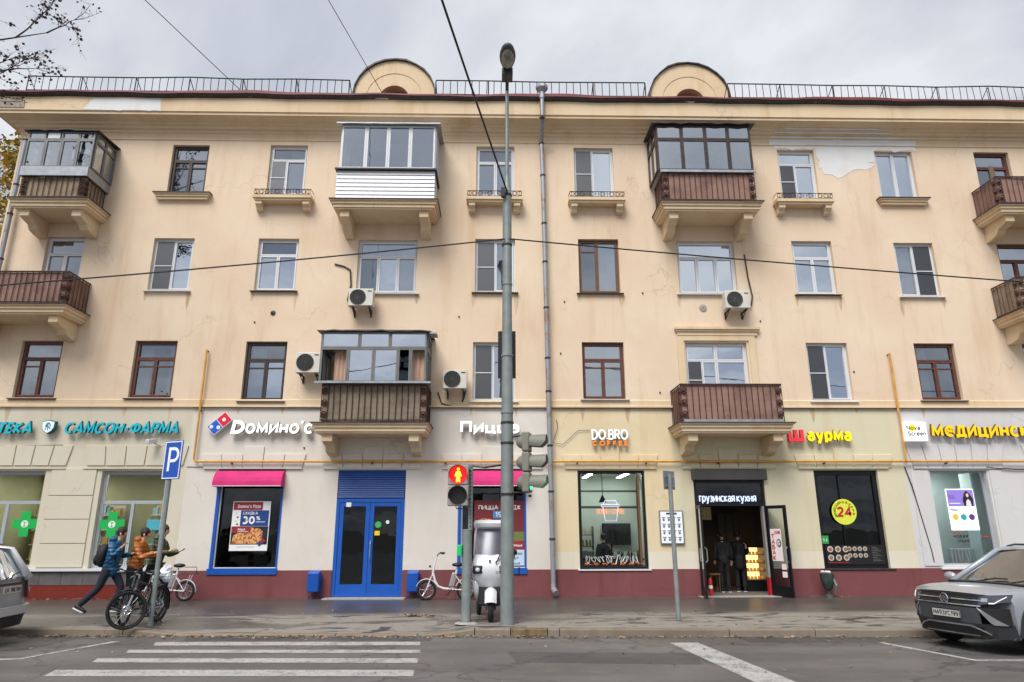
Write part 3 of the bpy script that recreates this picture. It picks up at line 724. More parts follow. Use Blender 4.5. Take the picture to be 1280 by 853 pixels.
# ---------------------------------------------------------------- stroke lettering
def A_(cx, cy, rx, ry, a0, a1, n=None):
    n = n or max(3, int(abs(a1-a0)/24))
    return [(cx+rx*math.cos(R(a0+(a1-a0)*i/n)), cy+ry*math.sin(R(a0+(a1-a0)*i/n))) for i in range(n+1)]
def O_(cx, cy, rx, ry): return A_(cx, cy, rx, ry, 90, 450, 16)
xh = .72
GLY = {
 'А': (.82, [[(0,0),(.41,1),(.82,0)], [(.15,.3),(.67,.3)]]), 'Б': (.6, [[(.55,1),(0,1),(0,0),(.3,0)]+A_(.3,.29,.3,.29,-90,90)+[(0,.58)]]),
 'B': (.6, [[(0,.53),(.32,.53)]+A_(.32,.765,.24,.235,-90,90)+[(0,1),(0,0),(.33,0)]+A_(.33,.265,.27,.265,-90,90)]),
 'C': (.72, [A_(.42,.5,.42,.5,50,310)]), 'D': (.7, [[(0,0),(0,1),(.25,1)]+A_(.25,.5,.45,.5,90,-90)+[(0,0)]]),
 'E': (.52, [[(.52,1),(0,1),(0,0),(.52,0)], [(0,.52),(.46,.52)]]), 'F': (.5, [[(.5,1),(0,1),(0,0)], [(0,.52),(.44,.52)]]),
 'R': (.62, [[(0,0),(0,1),(.32,1)]+A_(.32,.75,.27,.25,90,-90)+[(0,.5)], [(.28,.5),(.62,0)]]),
 'S': (.6, [A_(.3,.75,.29,.25,40,270)+A_(.3,.25,.3,.25,90,-140)]), 'N': (.7, [[(0,0),(0,1),(.7,0),(.7,1)]]),
 'O': (.9, [O_(.45,.5,.45,.5)]), 'P': (.56, [[(0,0),(0,1),(.3,1)]+A_(.3,.73,.27,.27,90,-90)+[(0,.46)]]),
 'K': (.64, [[(0,0),(0,1)], [(.6,1),(.04,.5),(.64,0)]]), 'M': (.85, [[(0,0),(.06,1),(.425,.25),(.79,1),(.85,0)]]),
 'H': (.68, [[(0,0),(0,1)], [(.68,0),(.68,1)], [(0,.52),(.68,.52)]]), 'T': (.7, [[(0,1),(.7,1)], [(.35,1),(.35,0)]]),
 'П': (.66, [[(0,0),(0,1),(.66,1),(.66,0)]]), 'Ш': (.9, [[(0,1),(0,0),(.9,0),(.9,1)], [(.45,1),(.45,0)]]),
 'Ф': (.95, [O_(.475,.52,.475,.36), [(.475,-.03),(.475,1.03)]]), '-': (.35, [[(0,.42),(.35,.42)]]), '.': (.02, [[(0,0),(0,.09)]]), "'": (.1, [[(.05,1.05),(0,.8)]]), ' ': (.25, []),
 '%': (.8, [O_(.17,.78,.16,.2), O_(.63,.22,.16,.2), [(.15,0),(.65,1)]]), '0': (.6, [O_(.3,.5,.3,.5)]), '1': (.3, [[(0,.78),(.24,1),(.24,0)]]),
 '2': (.58, [A_(.29,.72,.27,.28,160,-35)+[(.02,0),(.58,0)]]), '3': (.58, [A_(.27,.75,.25,.25,140,-80)+A_(.27,.25,.3,.26,80,-140)]),
 '4': (.62, [[(.44,0),(.44,1),(0,.28),(.62,.28)]]), '9': (.58, [O_(.29,.7,.28,.3), A_(.29,.62,.28,.6,10,-110,6)]),
 'а': (.52, [[(.52,0),(.52,.45)]+A_(.28,.46,.24,.26,0,150), O_(.26,.2,.25,.21)]), 'о': (.62, [O_(.31,.36,.31,.36)]), 'м': (.74, [[(0,0),(.04,xh),(.37,.16),(.70,xh),(.74,0)]]),
 'и': (.54, [[(0,xh),(0,0),(.54,xh),(.54,0)]]), 'й': (.54, [[(0,xh),(0,0),(.54,xh),(.54,0)], A_(.27,.96,.14,.1,180,360)]), 'н': (.52, [[(0,0),(0,xh)], [(.52,0),(.52,xh)], [(0,.37),(.52,.37)]]),
 'с': (.52, [A_(.31,.36,.31,.36,50,310)]), 'ц': (.58, [[(0,xh),(0,0),(.6,0),(.6,-.2)], [(.48,0),(.48,xh)]]), 'у': (.56, [[(0,xh),(.28,.04)], [(.56,xh),(.22,-.24),(.04,-.24)]]),
 'р': (.56, [[(0,-.26),(0,xh)], O_(.29,.36,.28,.36)]), 'г': (.36, [[(0,0),(0,xh),(.38,xh)]]), 'з': (.44, [A_(.2,.54,.2,.18,140,-80,8)+A_(.2,.19,.23,.2,80,-140,8)]),
 'к': (.5, [[(0,0),(0,xh)], [(.48,xh),(.03,.36),(.5,0)]]), 'я': (.5, [[(.5,0),(.5,xh),(.22,xh)]+A_(.22,.52,.2,.2,90,270)+[(.5,.32)], [(.25,.32),(0,0)]]), 'х': (.54, [[(0,0),(.54,xh)], [(0,xh),(.54,0)]]),
 'е': (.58, [[(.03,.38),(.58,.38)]+A_(.3,.36,.29,.36,0,310)]), 'д': (.62, [[(.0,-.18),(0,0),(.64,0),(.64,-.18)], [(.1,0),(.2,xh),(.53,xh),(.53,0)]]), 'б': (.56, [O_(.28,.32,.28,.32), [(.03,.4),(.1,.82),(.5,1)]]), 'л': (.52, [[(0,.02),(.14,xh),(.52,xh),(.52,0)]]), 'п': (.5, [[(0,0),(0,xh),(.5,xh),(.5,0)]]), 'т': (.5, [[(0,xh),(.5,xh)], [(.25,xh),(.25,0)]]), 'ш': (.74, [[(0,xh),(0,0),(.74,0),(.74,xh)], [(.37,xh),(.37,0)]]), 'в': (.5, [[(0,.38),(.25,.38)]+A_(.25,.55,.2,.17,-90,90)+[(0,xh),(0,0),(.27,0)]+A_(.27,.19,.22,.19,-90,90)]), 'ы': (.7, [[(0,xh),(0,0),(.22,0)]+A_(.22,.2,.2,.2,-90,90)+[(0,.4)], [(.66,0),(.66,xh)]]),
 'v': (.54, [[(0,xh),(.27,0),(.54,xh)]]), 'n': (.5, [[(0,0),(0,xh)], [(0,.42)]+A_(.25,.45,.25,.27,180,0)+[(.5,0)]]), 'r': (.34, [[(0,0),(0,xh)], [(0,.4)]+A_(.24,.44,.24,.28,180,70)]), 'i': (.04, [[(0,0),(0,xh)], [(0,.9),(0,1)]]), 'z': (.46, [[(0,xh),(.46,xh),(0,0),(.46,0)]]), 's': (.46, [A_(.23,.54,.22,.18,40,270,7)+A_(.23,.18,.23,.18,90,-140,7)]),
 'm': (.8, [[(0,0),(0,xh)], [(0,.45)]+A_(.2,.5,.2,.22,180,0)+[(.4,0)], [(.4,.45)]+A_(.6,.5,.2,.22,180,0)+[(.8,0)]]),
}
for a, b in (('С','C'),('О','O'),('Р','P'),('К','K'),('М','M'),('Н','H'),('Т','T'),('Е','E'),('В','B'),('a','а'),('o','о'),('c','с'),('e','е'),('Х','х'),("ʼ","'"),('Л','П'),('Ц','Ш'),('И','N'),('Я','R')): GLY[a] = GLY[b]
GLY['И'] = (.7, [[(0,1),(0,0),(.7,1),(.7,0)]]); GLY['Я'] = (.6, [[(.6,0),(.6,1),(.27,1)]+A_(.27,.74,.26,.26,90,270)+[(.6,.48)], [(.3,.48),(0,0)]]); GLY['Л'] = (.66, [[(0,0),(.16,1),(.66,1),(.66,0)]]); GLY['Ц'] = (.7, [[(0,1),(0,0),(.74,0),(.74,-.18)], [(.62,0),(.62,1)]])

GLY['Д'] = (.8, [[(.0,-.16),(0,0),(.82,0),(.82,-.16)], [(.12,0),(.26,1),(.68,1),(.68,0)]]); GLY['Ж'] = (.8, [[(0,0),(.4,.5),(0,1)], [(.8,1),(.4,.5),(.8,0)], [(.4,0),(.4,1)]]); GLY['У'] = (.6, [[(0,1),(.3,.3)], [(.6,1),(.16,0),(0,0)]]); GLY['ж'] = (.7, [[(0,0),(.35,.36),(0,xh)], [(.7,xh),(.35,.36),(.7,0)], [(.35,0),(.35,xh)]])
def ribbon(m, pts, t, place, d, i=0):
    """thick polyline as a solid; place(u, v, depth) -> xyz"""
    closed = (abs(pts[0][0]-pts[-1][0])+abs(pts[0][1]-pts[-1][1])) < 1e-4 and len(pts) > 3
    P = []
    for p in pts:
        if not P or (Vector(p)-P[-1]).length > 1e-5: P.append(Vector(p))
    if closed: P.pop()
    n = len(P); L = []; Rr = []
    for k in range(n):
        a = P[k-1] if (closed or k > 0) else None; b = P[(k+1) % n] if (closed or k < n-1) else None
        d0 = (P[k]-a).normalized() if a is not None else None; d1 = (b-P[k]).normalized() if b is not None else None
        d0 = d0 or d1; d1 = d1 or d0
        n0 = Vector((-d0.y, d0.x)); n1 = Vector((-d1.y, d1.x)); mt = n0+n1
        if mt.length < .2: mt = n0.copy(); s = 1
        else: mt.normalize(); s = 1/max(.42, mt.dot(n0))
        L.append(P[k]+mt*t/2*s); Rr.append(P[k]-mt*t/2*s)
    f0, f1 = -d-i*.0012, 0
    vs = [place(p.x, p.y, f0) for p in L]+[place(p.x, p.y, f0) for p in Rr]+[place(p.x, p.y, f1) for p in L]+[place(p.x, p.y, f1) for p in Rr]
    m_ = n if closed else n-1; c0 = m.cur
    m.add(vs, [(k, (k+1) % n, n+(k+1) % n, n+k) for k in range(m_)])
    m.cur = m.cur+1 if False else c0
    o = len(m.v)-4*n
    side = [(k, 2*n+k, 2*n+(k+1) % n, (k+1) % n) for k in range(m_)]+[(n+k, n+(k+1) % n, 3*n+(k+1) % n, 3*n+k) for k in range(m_)]
    if not closed: side += [(0, n, 3*n, 2*n), (n-1, 3*n-1, 4*n-1, 2*n-1)]
    for f in side: m.f.append([q+o for q in f]); m.mi.append(1 if m.two else 0)

def text_width(s, t, gap): return sum(GLY.get(c, (.5,))[0]+t+gap for c in s)-gap
def letters(s, parent, x0, z0, h, mats, width=None, t=.2, gap=.12, d=.06, y=19.9, shear=0., xs=1., join=False, fr=None, name='letter'):
    """text on a plane facing -y (or fr: function (u,v,depth)->xyz); one mesh per letter unless join"""
    two = isinstance(mats, (list, tuple)); tot = text_width(s, t, gap)*h
    if width: xs = width/tot
    x = x0; M_ = None; out = []
    fr = fr or (lambda u, v, q: (u, y+q, v))
    for ch in s:
        w_, st = GLY.get(ch, (.5, []))
        if st:
            if M_ is None or not join: M_ = MB(); M_.two = two
            for i, pl in enumerate(st):
                q = [(p[0]+shear*p[1]+t/2, p[1]*(1-t)+t/2) for p in pl]
                # scale strokes after widening so that weight stays even
                ribbon(M_, [(u*h*xs, v*h) for u, v in q], t*h*min(1, max(xs, .82)), lambda u, v, k, x=x: fr(x+u, z0+v, k), d, i)
            if not join:
                out.append(M_.build(name, mats, parent))
        x += (w_+t+gap)*h*xs
    if join and M_: out.append(M_.build(name if name != 'letter' else 'lettering', mats, parent))
    return out

# ---------------------------------------------------------------- ground floor
GH = {'ph1': (-14.85,-12.86,.80,3.445), 'ph2': (-11.27,-9.43,.80,3.445), 'pz1': (-7.96,-6.095,.69,3.465), 'door': (-4.565,-2.63,.03,3.465), 'pz2': (-1.12,.81,.68,3.46),
      'cof': (2.31,4.25,.735,3.455), 'kit': (5.66,7.72,.03,3.458), 'shaw': (9.2,11.08,.71,3.455), 'nova': (12.62,14.32,.806,3.445), 'nv2': (16.1,17.8,.806,3.445)}
gh = list(GH.values())
for x0, x1, z0, z1, mt in ((BX0,-8.9,.73,ZB,G_PH),(-8.9,1.5,.73,ZB,G_DOM),(1.5,5.12,1.2,ZB,G_COF),(5.12,11.9,1.2,ZB,G_KIT),(1.5,2.31,.73,1.2,G_LOW),(4.25,5.66,.73,1.2,G_LOW),(7.72,9.2,.73,1.2,G_LOW),(11.08,11.9,.73,1.2,G_LOW),(11.9,BX1,.73,ZB,G_NOVA)):
    wall_mesh(x0,x1,z0,z1,gh,dep=.30).build('shopfront_wall', mt, B)
for x0, x1 in ((-8.9,-4.565),(-2.63,5.66),(7.72,BX1)): wall_mesh(x0,x1,-.3,.73,gh,y=19.965,dep=.3).build('plinth', PLINTH, B)
m = wall_mesh(BX0,-8.9,-.3,.37,[],y=19.965); m.quad((BX0,19.965,.73),(-8.9,19.965,.73),(-8.9,20,.73),(BX0,20,.73)); m.build('plinth', PLINTH_R, B)['label'] = 'red brown plinth under the pharmacy'
m = MB(); m.box(BX0,-8.9,19.98,20.02,.36,.735); m.build('plinth_backing', M_DARK, B)
x = BX0+.1; p = None
while x < -9.0:
    q = MB(); q.box(x,min(x+.58,-8.9),19.955,19.978,.375,.71); q.build('plinth_panel', M_GREYTILE, B); x += .59
for u0, u1 in ((-8.9,-4.6),(-2.6,5.63),(7.75,BX1)): m = MB(); m.add([(u0,19.962,.728),(u1,19.962,.728),(u1,20,.735),(u0,20,.735)],[(0,1,2,3)]); m.build('plinth_top', PLINTH, B)
# pharmacy ledge
m = MB(); m.box(BX0,-9.0,19.88,20.0,.735,.80); m.build('ledge', M_WHITE, B)
# rustic blocks between the pharmacy windows, arch stones above all windows
def block(pts, mt, name='arch_stone', pr=.04):
    m = MB(); m.prism(pts,'y',20-pr,20.01); m.build(name, mt, B, bevel=.006)
def stones(x0, x1, mt, zb=3.56, n=5, hi=4.16, key=.0, spread=.5):
    xc = (x0+x1)/2; g = .017
    for i in range(n):
        a, b = x0+(x1-x0)*i/n, x0+(x1-x0)*(i+1)/n
        f = lambda x: xc+(x-xc)*1.0+(x-xc)*spread*.22
        k = key if i == n//2 else 0; zt = hi+k-.0*abs(i-n//2)
        s_ = .22*spread
        ta, tb = a+(a-xc)*s_, b+(b-xc)*s_
        block([(a+g,zb),(b-g,zb),(tb-g,zt),(ta+g,zt)], mt)
stones(-15.3,-12.3,G_PH,3.60,6,4.16,0,.35); stones(-11.75,-9.0,G_PH,3.60,5,4.16,0,.35)
stones(-8.45,-5.6,G_DOM,3.53,5,3.92,.22,.3); stones(-5.0,-2.2,G_DOM,3.53,5,3.92,.22,.3); stones(-1.55,1.25,G_DOM,3.53,5,3.92,.22,.3)
stones(1.95,4.6,G_COF,3.53,5,3.90,.2,.3); stones(5.35,8.1,G_KIT,3.53,5,3.90,.2,.3); stones(8.75,11.5,G_KIT,3.53,5,3.90,.2,.3)
stones(12.15,14.8,G_NOVA,3.51,6,4.2,0,.5); stones(15.6,18.3,G_NOVA,3.51,6,4.2,0,.5)
for z0, z1 in ((.84,1.45),(1.47,2.1),(2.12,2.75),(2.77,3.52)): block([(-12.68,z0),(-11.42,z0),(-11.42,z1),(-12.68,z1)],G_PH,'rustic_block',.035)
for x0, x1, mt in ((1.95,4.6,G_COF),(5.35,8.1,G_KIT),(8.75,11.4,G_KIT),(-8.4,-5.6,G_DOM),(-5.0,-2.2,G_DOM),(-1.6,1.3,G_DOM),(12.15,14.8,G_NOVA),(-15.3,-12.3,G_PH),(-11.8,-9.1,G_PH)):
    m = MB(); m.box(x0,x1,19.94,20,3.50,3.527); m.build('lintel_ledge', mt, B)
for x0, x1 in ((-8.05,-6.0),(-1.2,.9),(2.25,4.3),(9.1,11.2),(12.5,14.4)):
    if x0 > 2: m = MB(); m.box(x0,x1,19.93,20.1,.70,.735); m.build('sill', M_WHITE if x0 != 9.1 else M_DRIP, B)
# Nova surround pilasters
m = MB(); m.box(12.05,12.56,19.97,20,.8,3.45); m.build('pilaster', G_NOVA, B); m = MB(); m.box(14.38,14.75,19.97,20,.8,3.45); m.build('pilaster', G_NOVA, B)

# rooms behind the shop windows
def room(x0, x1, wm, fm, cz=3.75, yb=25.0):
    m = MB(); m.quad((x0,yb,0),(x1,yb,0),(x1,yb,cz),(x0,yb,cz)); m.quad((x0,20.32,0),(x0,yb,0),(x0,yb,cz),(x0,20.32,cz)); m.quad((x1,20.32,0),(x1,yb,0),(x1,yb,cz),(x1,20.32,cz))
    m.quad((x0,20.32,cz),(x1,20.32,cz),(x1,yb,cz),(x0,yb,cz)); m.build('shop_room_wall', wm, B)
    m = MB(); m.quad((x0,20.0,.028),(x1,20.0,.028),(x1,yb,.028),(x0,yb,.028)); m.build('shop_floor', fm, B)
M_PHW = mat('pharmacy_wall',(160,158,120),.8); M_MINT = mat('mint_tile',(204,209,200),.4,var=.03); M_FLOOR = mat('shop_floor',(120,112,104),.5,var=.1)
M_DKW = mat('dark_shop_wall',(58,56,54),.8); M_NVW = mat('clinic_wall',(176,194,200),.8)
room(BX0+.3,-8.95,M_PHW,M_FLOOR,3.6,23.6); room(-8.9,1.3,M_DKW,M_FLOOR); room(1.4,5.0,M_MINT,M_FLOOR,3.5,22.9); room(5.1,8.5,M_DKW,M_FLOOR,3.5,23.2); room(8.55,11.8,M_DKW,M_FLOOR); room(11.95,18.4,M_NVW,M_FLOOR,3.7,22.2)
M_LAMP = mat('ceiling_lamp_glow',(255,250,236),.5,var=0,emis=16); M_WARM = mat('display_case_glow',(255,206,130),.5,var=0,emis=1.3); M_COOL = mat('cool_lamp_glow',(240,252,242),.5,var=0,emis=20)
def ceil_lamp(x, y, z, sx, sy, mt, label, group):
    t = thing('ceiling_lamp', label, 'lamp', (x,y,z), group)
    m = MB(); ring(m, 0,1,0,1,0,1,.1); m = MB(); m.box(x-sx/2-.03,x+sx/2+.03,y-sy/2-.03,y+sy/2+.03,z+.0,z+.05); m.build('lamp_housing', M_WHITE, t)
    m = MB(); m.box(x-sx/2,x+sx/2,y-sy/2,y+sy/2,z-.012,z-.002); m.build('diffuser', mt, t)
for (x, y), lb in zip(((-10.9,21.0),(-9.95,22.4),(-12.6,21.6),(-14.2,21.2),(-13.8,22.9)),('lit ceiling lamp at the front left behind the right pharmacy window','lit ceiling lamp farther back behind the right pharmacy window','lit ceiling lamp behind the pier between the pharmacy windows','lit ceiling lamp at the front behind the left pharmacy window','lit ceiling lamp farther back behind the left pharmacy window')): ceil_lamp(x,y,3.5,.62,.5,M_LAMP,lb,'pharmacy ceiling lamps')
for x, lb in ((2.8,'left'),(3.9,'right')): ceil_lamp(x,21.6,3.42,.12,1.6,M_COOL,lb+' one of two lit strip lamps on the coffee shop ceiling','coffee shop strip lamps')
ceil_lamp(-.1,22,3.5,1.1,.16,M_LAMP,'lit strip lamp inside the pizza shop behind the poster','pizza shop lamps'); ceil_lamp(-6.9,23,3.5,.45,.3,M_LAMP,'small lit lamp inside the pizza shop above the discount poster','pizza shop lamps')
ceil_lamp(6.5,21.4,3.35,.4,.3,mat('dim_lamp_glow',(255,244,220),.5,var=0,emis=3),'lit lamp inside the doorway of the kitchen shop','kitchen shop lamps'); ceil_lamp(13.4,21.2,3.6,1.3,.5,M_LAMP,'lit lamp inside the clinic window','clinic lamps')

def shopwin(g, cells, fm, ft=.07, st=.05, y=20.17, gm=GL_SHOP, label=None, bot=0):
    x0, x1, z0, z1 = GH[g]; m = MB(); ring(m, x0+.002, x1-.002, z0+.002, z1-.002, y-.04, y+.06, ft)
    if bot: m.box(x0+ft,x1-ft,y-.035,y+.05,z0+ft,z0+ft+bot)
    for c in cells:
        a, b = x0+ft+(x1-x0-2*ft)*c[0], x0+ft+(x1-x0-2*ft)*c[1]; d, e = z0+ft+(z1-z0-2*ft)*c[2], z0+ft+(z1-z0-2*ft)*c[3]
        ring(m, a+.003, b-.003, d+.003, e-.003, y-.03, y+.04, st)
    f = m.build('shop_window', fm, B)
    if label: f['label'] = label
    for c in cells:
        a, b = x0+ft+(x1-x0-2*ft)*c[0], x0+ft+(x1-x0-2*ft)*c[1]; d, e = z0+ft+(z1-z0-2*ft)*c[2], z0+ft+(z1-z0-2*ft)*c[3]
        pane(a+st, b-st, d+st, e-st, y+.01, gm, f, tilt=.001)
    return f
M_LGREY = mat('pale_grey_frame',(168,174,182),.4,var=.04)
PHC = [(0,1,.68,1),(0,.5,0,.68),(.5,1,0,.68)]
shopwin('ph1',PHC,M_LGREY,.05,.04,label='left pharmacy window with grey frame'); shopwin('ph2',PHC,M_LGREY,.05,.04,label='right pharmacy window with grey frame')
fw1 = shopwin('pz1',[(0,1,0,1)],M_BLUE,.06,.02,y=20.12,gm=GL_DIM,label='blue framed pizza shop window left of the blue doors')
fw2 = shopwin('pz2',[(0,1,0,1)],M_BLUE,.06,.02,y=20.12,gm=GL_DIM,label='blue framed pizza shop window behind the lamp post')
for g, f in (('pz1',fw1),('pz2',fw2)):
    x0, x1, z0, z1 = GH[g]
    m = MB(); m.box(x0+.002,x0+.09,19.975,20.08,z0+.10,z1-.01); m.box(x1-.03,x1-.002,19.975,20.08,z0+.10,z1-.01); m.box(x0-.03,x1+.02,19.93,20.08,z0-.06,z0+.095); m.build('blue_casing', M_BLUE, f)
    m = MB(); m.box(x0+.092,x0+.125,20.03,20.075,z0+.1,z1-.02); m.box(x0+.125,x1-.035,20.03,20.075,z0+.1,z0+.125); m.build('white_bead', M_WHITE, f)
shopwin('cof',[(0,.92,.63,.8),(0,.92,.8,1),(0,.92,0,.63)],M_BLKMET,.07,.02,y=20.12,label='black framed coffee shop window')
m = MB(); m.box(4.01,4.10,20.09,20.16,.9,3.35); m.build('wood_jamb', M_OBROWN, B)
shopwin('shaw',[(0,.38,0,1),(.38,1,0,1)],M_BLKMET,.12,.012,y=20.14,gm=GL_DIM,label='black framed window with a round yellow sticker')
shopwin('nova',[(0,1,0,1)],M_LGREY,.025,.012,y=20.24,label='clinic window with a grey frame'); shopwin('nv2',[(0,1,0,1)],M_LGREY,.025,.012,y=20.24)
# grey lining of the clinic window and a shawarma side curtain
m = MB(); m.box(14.0,14.05,20.3,20.8,.85,3.4); m.build('window_lining', M_NVW, B)
m = MB(); m.box(10.72,10.86,20.35,20.4,.9,3.3); m.build('inner_panel', mat('pale_panel',(150,156,150),.8), B)

# blue entrance doors with a roller shutter box above
x0, x1, z0, z1 = GH['door']
D = thing('entrance_door', 'blue double glass doors under a blue slatted shutter', 'door', (-3.6,20.05,.03))
m = MB(); ring(m,x0+.003,x1-.003,.03,2.66,20.0,20.1,.09); m.build('door_frame', M_BLUE, D)
m = MB(); m.box(x0+.003,x1-.003,20.03,20.3,2.663,3.46); m.build('shutter_box', M_DBLUE, D)
p = None
for i in range(15):
    z = 2.685+i*.0515
    if p is None:
        m = MB(); m.add([(x0+.03,20.0,z),(x1-.03,20.0,z),(x1-.03,19.985,z+.012),(x0+.03,19.985,z+.012),(x0+.03,20.005,z+.047),(x1-.03,20.005,z+.047)],[(0,1,2,3),(3,2,5,4),(0,3,4),(1,5,2),(0,4,5,1)])
        p = m.build('shutter_slat', M_DBLUE, D)
    else: c = inst(p, D, off(D)); c.location.z = i*.0515
for s, (a, b) in enumerate(((x0+.10,-3.615),(-3.605,x1-.10))):
    m = MB(); ring(m,a,b,.055,2.57,20.02,20.075,.115); m.box(a+.115,b-.115,20.022,20.074,.17,.36); lf = m.build('door_leaf', M_BLUE, D)
    pane(a+.115,b-.115,.36,2.455,20.045,GL_DIM,lf,tilt=0)
    if s:
        m = MB(); m.tube([(a+.06,20.02,1.0),(a+.06,19.95,1.0),(a+.06,19.93,1.08),(a+.06,19.93,1.42),(a+.06,19.95,1.5),(a+.06,20.02,1.5)],.014,6); m.build('handle', M_ZINC, lf)
for x, z, mt, r in ((-3.36,1.95,mat('sticker_green',(60,170,90),.6,var=0),.09),(-3.38,1.72,M_YEL,.0),(-4.22,2.5,M_WHITEP,.0),(-3.1,2.02,M_WHITEP,.05)):
    m = MB()
    if r: m.disc((x,20.014,z),r); m.disc((x,20.006,z),r)
    else: m.box(x-.07,x+.07,20.008,20.014,z-.06,z+.06)
    tag(m.build('door_sticker', mt, D))
m = MB(); m.box(-4.7,-2.5,19.5,20.1,-.02,.028); m.build('door_step', M_CONC, B)
# cables on the facade
m = MB(); m.tube([(-1.78,19.96,5.75),(-1.66,19.95,5.4),(-1.2,19.95,5.28),(-.4,19.97,5.3),(.1,19.97,5.32)],.02,5); m.build('cable', M_DRIP, B)
m = MB(); m.tube([(1.73,19.96,4.92),(1.76,19.95,4.7),(1.7,19.95,4.5),(1.6,19.95,4.25),(1.9,19.96,4.2),(2.35,19.96,4.6),(2.7,19.97,4.62)],.008,4); m.build('cable', M_DRIP, B)
for pts in ([(11.9,19.98,3.55),(12.02,19.96,3.0),(12.3,19.97,1.2),(12.32,19.97,.9)],[(14.3,19.95,3.53),(15.2,19.95,3.47),(16.5,19.95,3.5),(19,19.95,3.47)]):
    m = MB(); m.tube(pts,.016,5); m.build('cable', M_BLACK, B)
for pts in ([(-8.9,19.985,3.56),(-8.3,19.985,3.55)],[(-15.5,19.985,4.19),(-13.9,19.98,4.15),(-12.5,19.985,4.18)]):
    m = MB(); m.tube(pts,.008,4); m.build('cable', M_BLACK, B)
for x, z in ((-7.4,7.9),(8.1,8.0),(-1.2,8.1),(2.05,8.6),(4.5,8.9),(4.85,5.75),(-9.9,5.75),(10.8,6.4),(-5.6,4.1),(1.9,6.95)):
    m = MB(); m.ball((x,19.99,z),(.028,.03,.028),7,5); m.build('wall_anchor', M_DRIP, B)
m = MB(); m.lathe([(.02,-.04),(.11,-.03),(.12,0)],(6.35,20,8.42),12,'y'); m.build('vent_cap', M_CONC, B)
m = MB(); m.lathe([(.02,-.04),(.07,-.03),(.08,0)],(-6.87,20,8.2),10,'y'); m.build('vent_cap', M_DRIP, B)
# ---------------------------------------------------------------- ground
KS = -.045
def ky(x): return 13.79+KS*x
RZ = -.13
def asphalt(name, rgb, wet=False):
    g = NG(name); c = lin(rgb)
    sp = g.ramp(g.noise(160, 2), .35, .7)
    a = g.mix(sp, tuple(k*.72 for k in c[:3])+(1,), tuple(k*1.32 for k in c[:3])+(1,))
    a = g.mix(g.math('MULTIPLY', g.ramp(g.noise(.55, 6, g.scaled((.5,1.6,1))), .4, .6), .8), a, tuple(c[i]*k for i, k in enumerate((.62,.60,.58)))+(1,))
    a = g.mix(g.math('MULTIPLY', g.ramp(g.noise(2.5, 5), .55, .75), .35), a, tuple(c[i]*k for i, k in enumerate((1.3,1.24,1.15)))+(1,))
    a = g.mix(g.math('MULTIPLY', g.ramp(g.noise(1.0, 4, g.scaled((.07,1.9,1)), .5), .48, .62), .45), a, tuple(k*.68 for k in c[:3])+(1,))
    a = g.mix(g.math('MULTIPLY', g.ramp(g.noise(1.7, 6, None, .7, .8), .62, .68), .5), a, tuple(k*.5 for k in c[:3])+(1,))
    v = g.n.new('ShaderNodeTexVoronoi'); v.feature = 'DISTANCE_TO_EDGE'; v.inputs['Scale'].default_value = .28
    t = g.n.new('ShaderNodeTexNoise'); t.inputs['Scale'].default_value = 2; t.inputs['Detail'].default_value = 6
    g.l.new(g.pos, t.inputs['Vector']); nv = g.n.new('ShaderNodeVectorMath'); nv.operation = 'ADD'; g.l.new(g.pos, nv.inputs[0]); g.l.new(t.outputs['Color'], nv.inputs[1]); g.l.new(nv.outputs[0], v.inputs['Vector'])
    a = g.mix(g.math('MULTIPLY', g.ramp(v.outputs['Distance'], .005, .012, (1,1,1,1), (0,0,0,1)), .85), a, tuple(k*.45 for k in c[:3])+(1,))
    if wet:
        # damp, dark smears with a shape of their own; dry pale asphalt elsewhere
        wetm = g.ramp(g.noise(.42, 6, g.scaled((.38,1.5,1)), .6, .8), .54, .59)
        s = g.n.new('ShaderNodeSeparateXYZ'); g.l.new(g.pos, s.inputs[0])
        near = g.ramp(g.math('MULTIPLY', g.math('SUBTRACT', s.outputs['Y'], 15.4), .5), .25, .62)
        ww = g.math('MINIMUM', g.math('ADD', near, g.math('MULTIPLY', wetm, .8)), 1.0)
        sm = g.ramp(g.noise(1.1, 5, g.scaled((.75,1.9,1)), .58, 1.6), .53, .56)
        ww2 = g.math('MAXIMUM', ww, sm)
        a = g.mix(ww2, g.mix(.6, a, tuple(c[i]*k for i, k in enumerate((3.3,3.15,2.9)))+(1,)), g.mix(.35, a, tuple(c[i]*k for i, k in enumerate((.72,.67,.63)))+(1,)))
        rr = g.ramp(ww2, 0, 1, (.85,.85,.85,1), (.30,.30,.30,1)); g.l.new(rr, g.b.inputs['Roughness'])
    else:
        rr = g.ramp(g.noise(.5, 4), .4, .65, (.45,.45,.45,1), (.75,.75,.75,1)); g.l.new(rr, g.b.inputs['Roughness'])
    g.l.new(a, g.b.inputs['Base Color']); g.b.inputs['Specular IOR Level'].default_value = .4
    g.bump(g.math('ADD', g.noise(120, 2), g.math('MULTIPLY', g.noise(2, 4), 3)), .25, .008)
    return g.m
ASPH = asphalt('road_asphalt', (104,101,100)); PAVE = asphalt('pavement_asphalt', (90,87,84), True)
m = MB(); m.quad((-1500,-1500,-.32),(1500,-1500,-.32),(1500,1500,-.32),(-1500,1500,-.32)); tag(m.build('ground', mat('ground_earth',(92,88,80),.9,var=.2,vs=.3), fix=False), kind='structure')
m = MB(); m.quad((-90,-20,RZ),(90,-20,RZ),(90,ky(90)+.3,RZ),(-90,ky(-90)+.3,RZ)); road = tag(m.build('road', ASPH, fix=False), kind='structure')
def drop(x):   # lowered kerb at the crossing
    a = min(max((x+7.15)/.95, 0), 1)*min(max((-.45-x)/.75, 0), 1)
    return .10*a*a*(3-2*a)
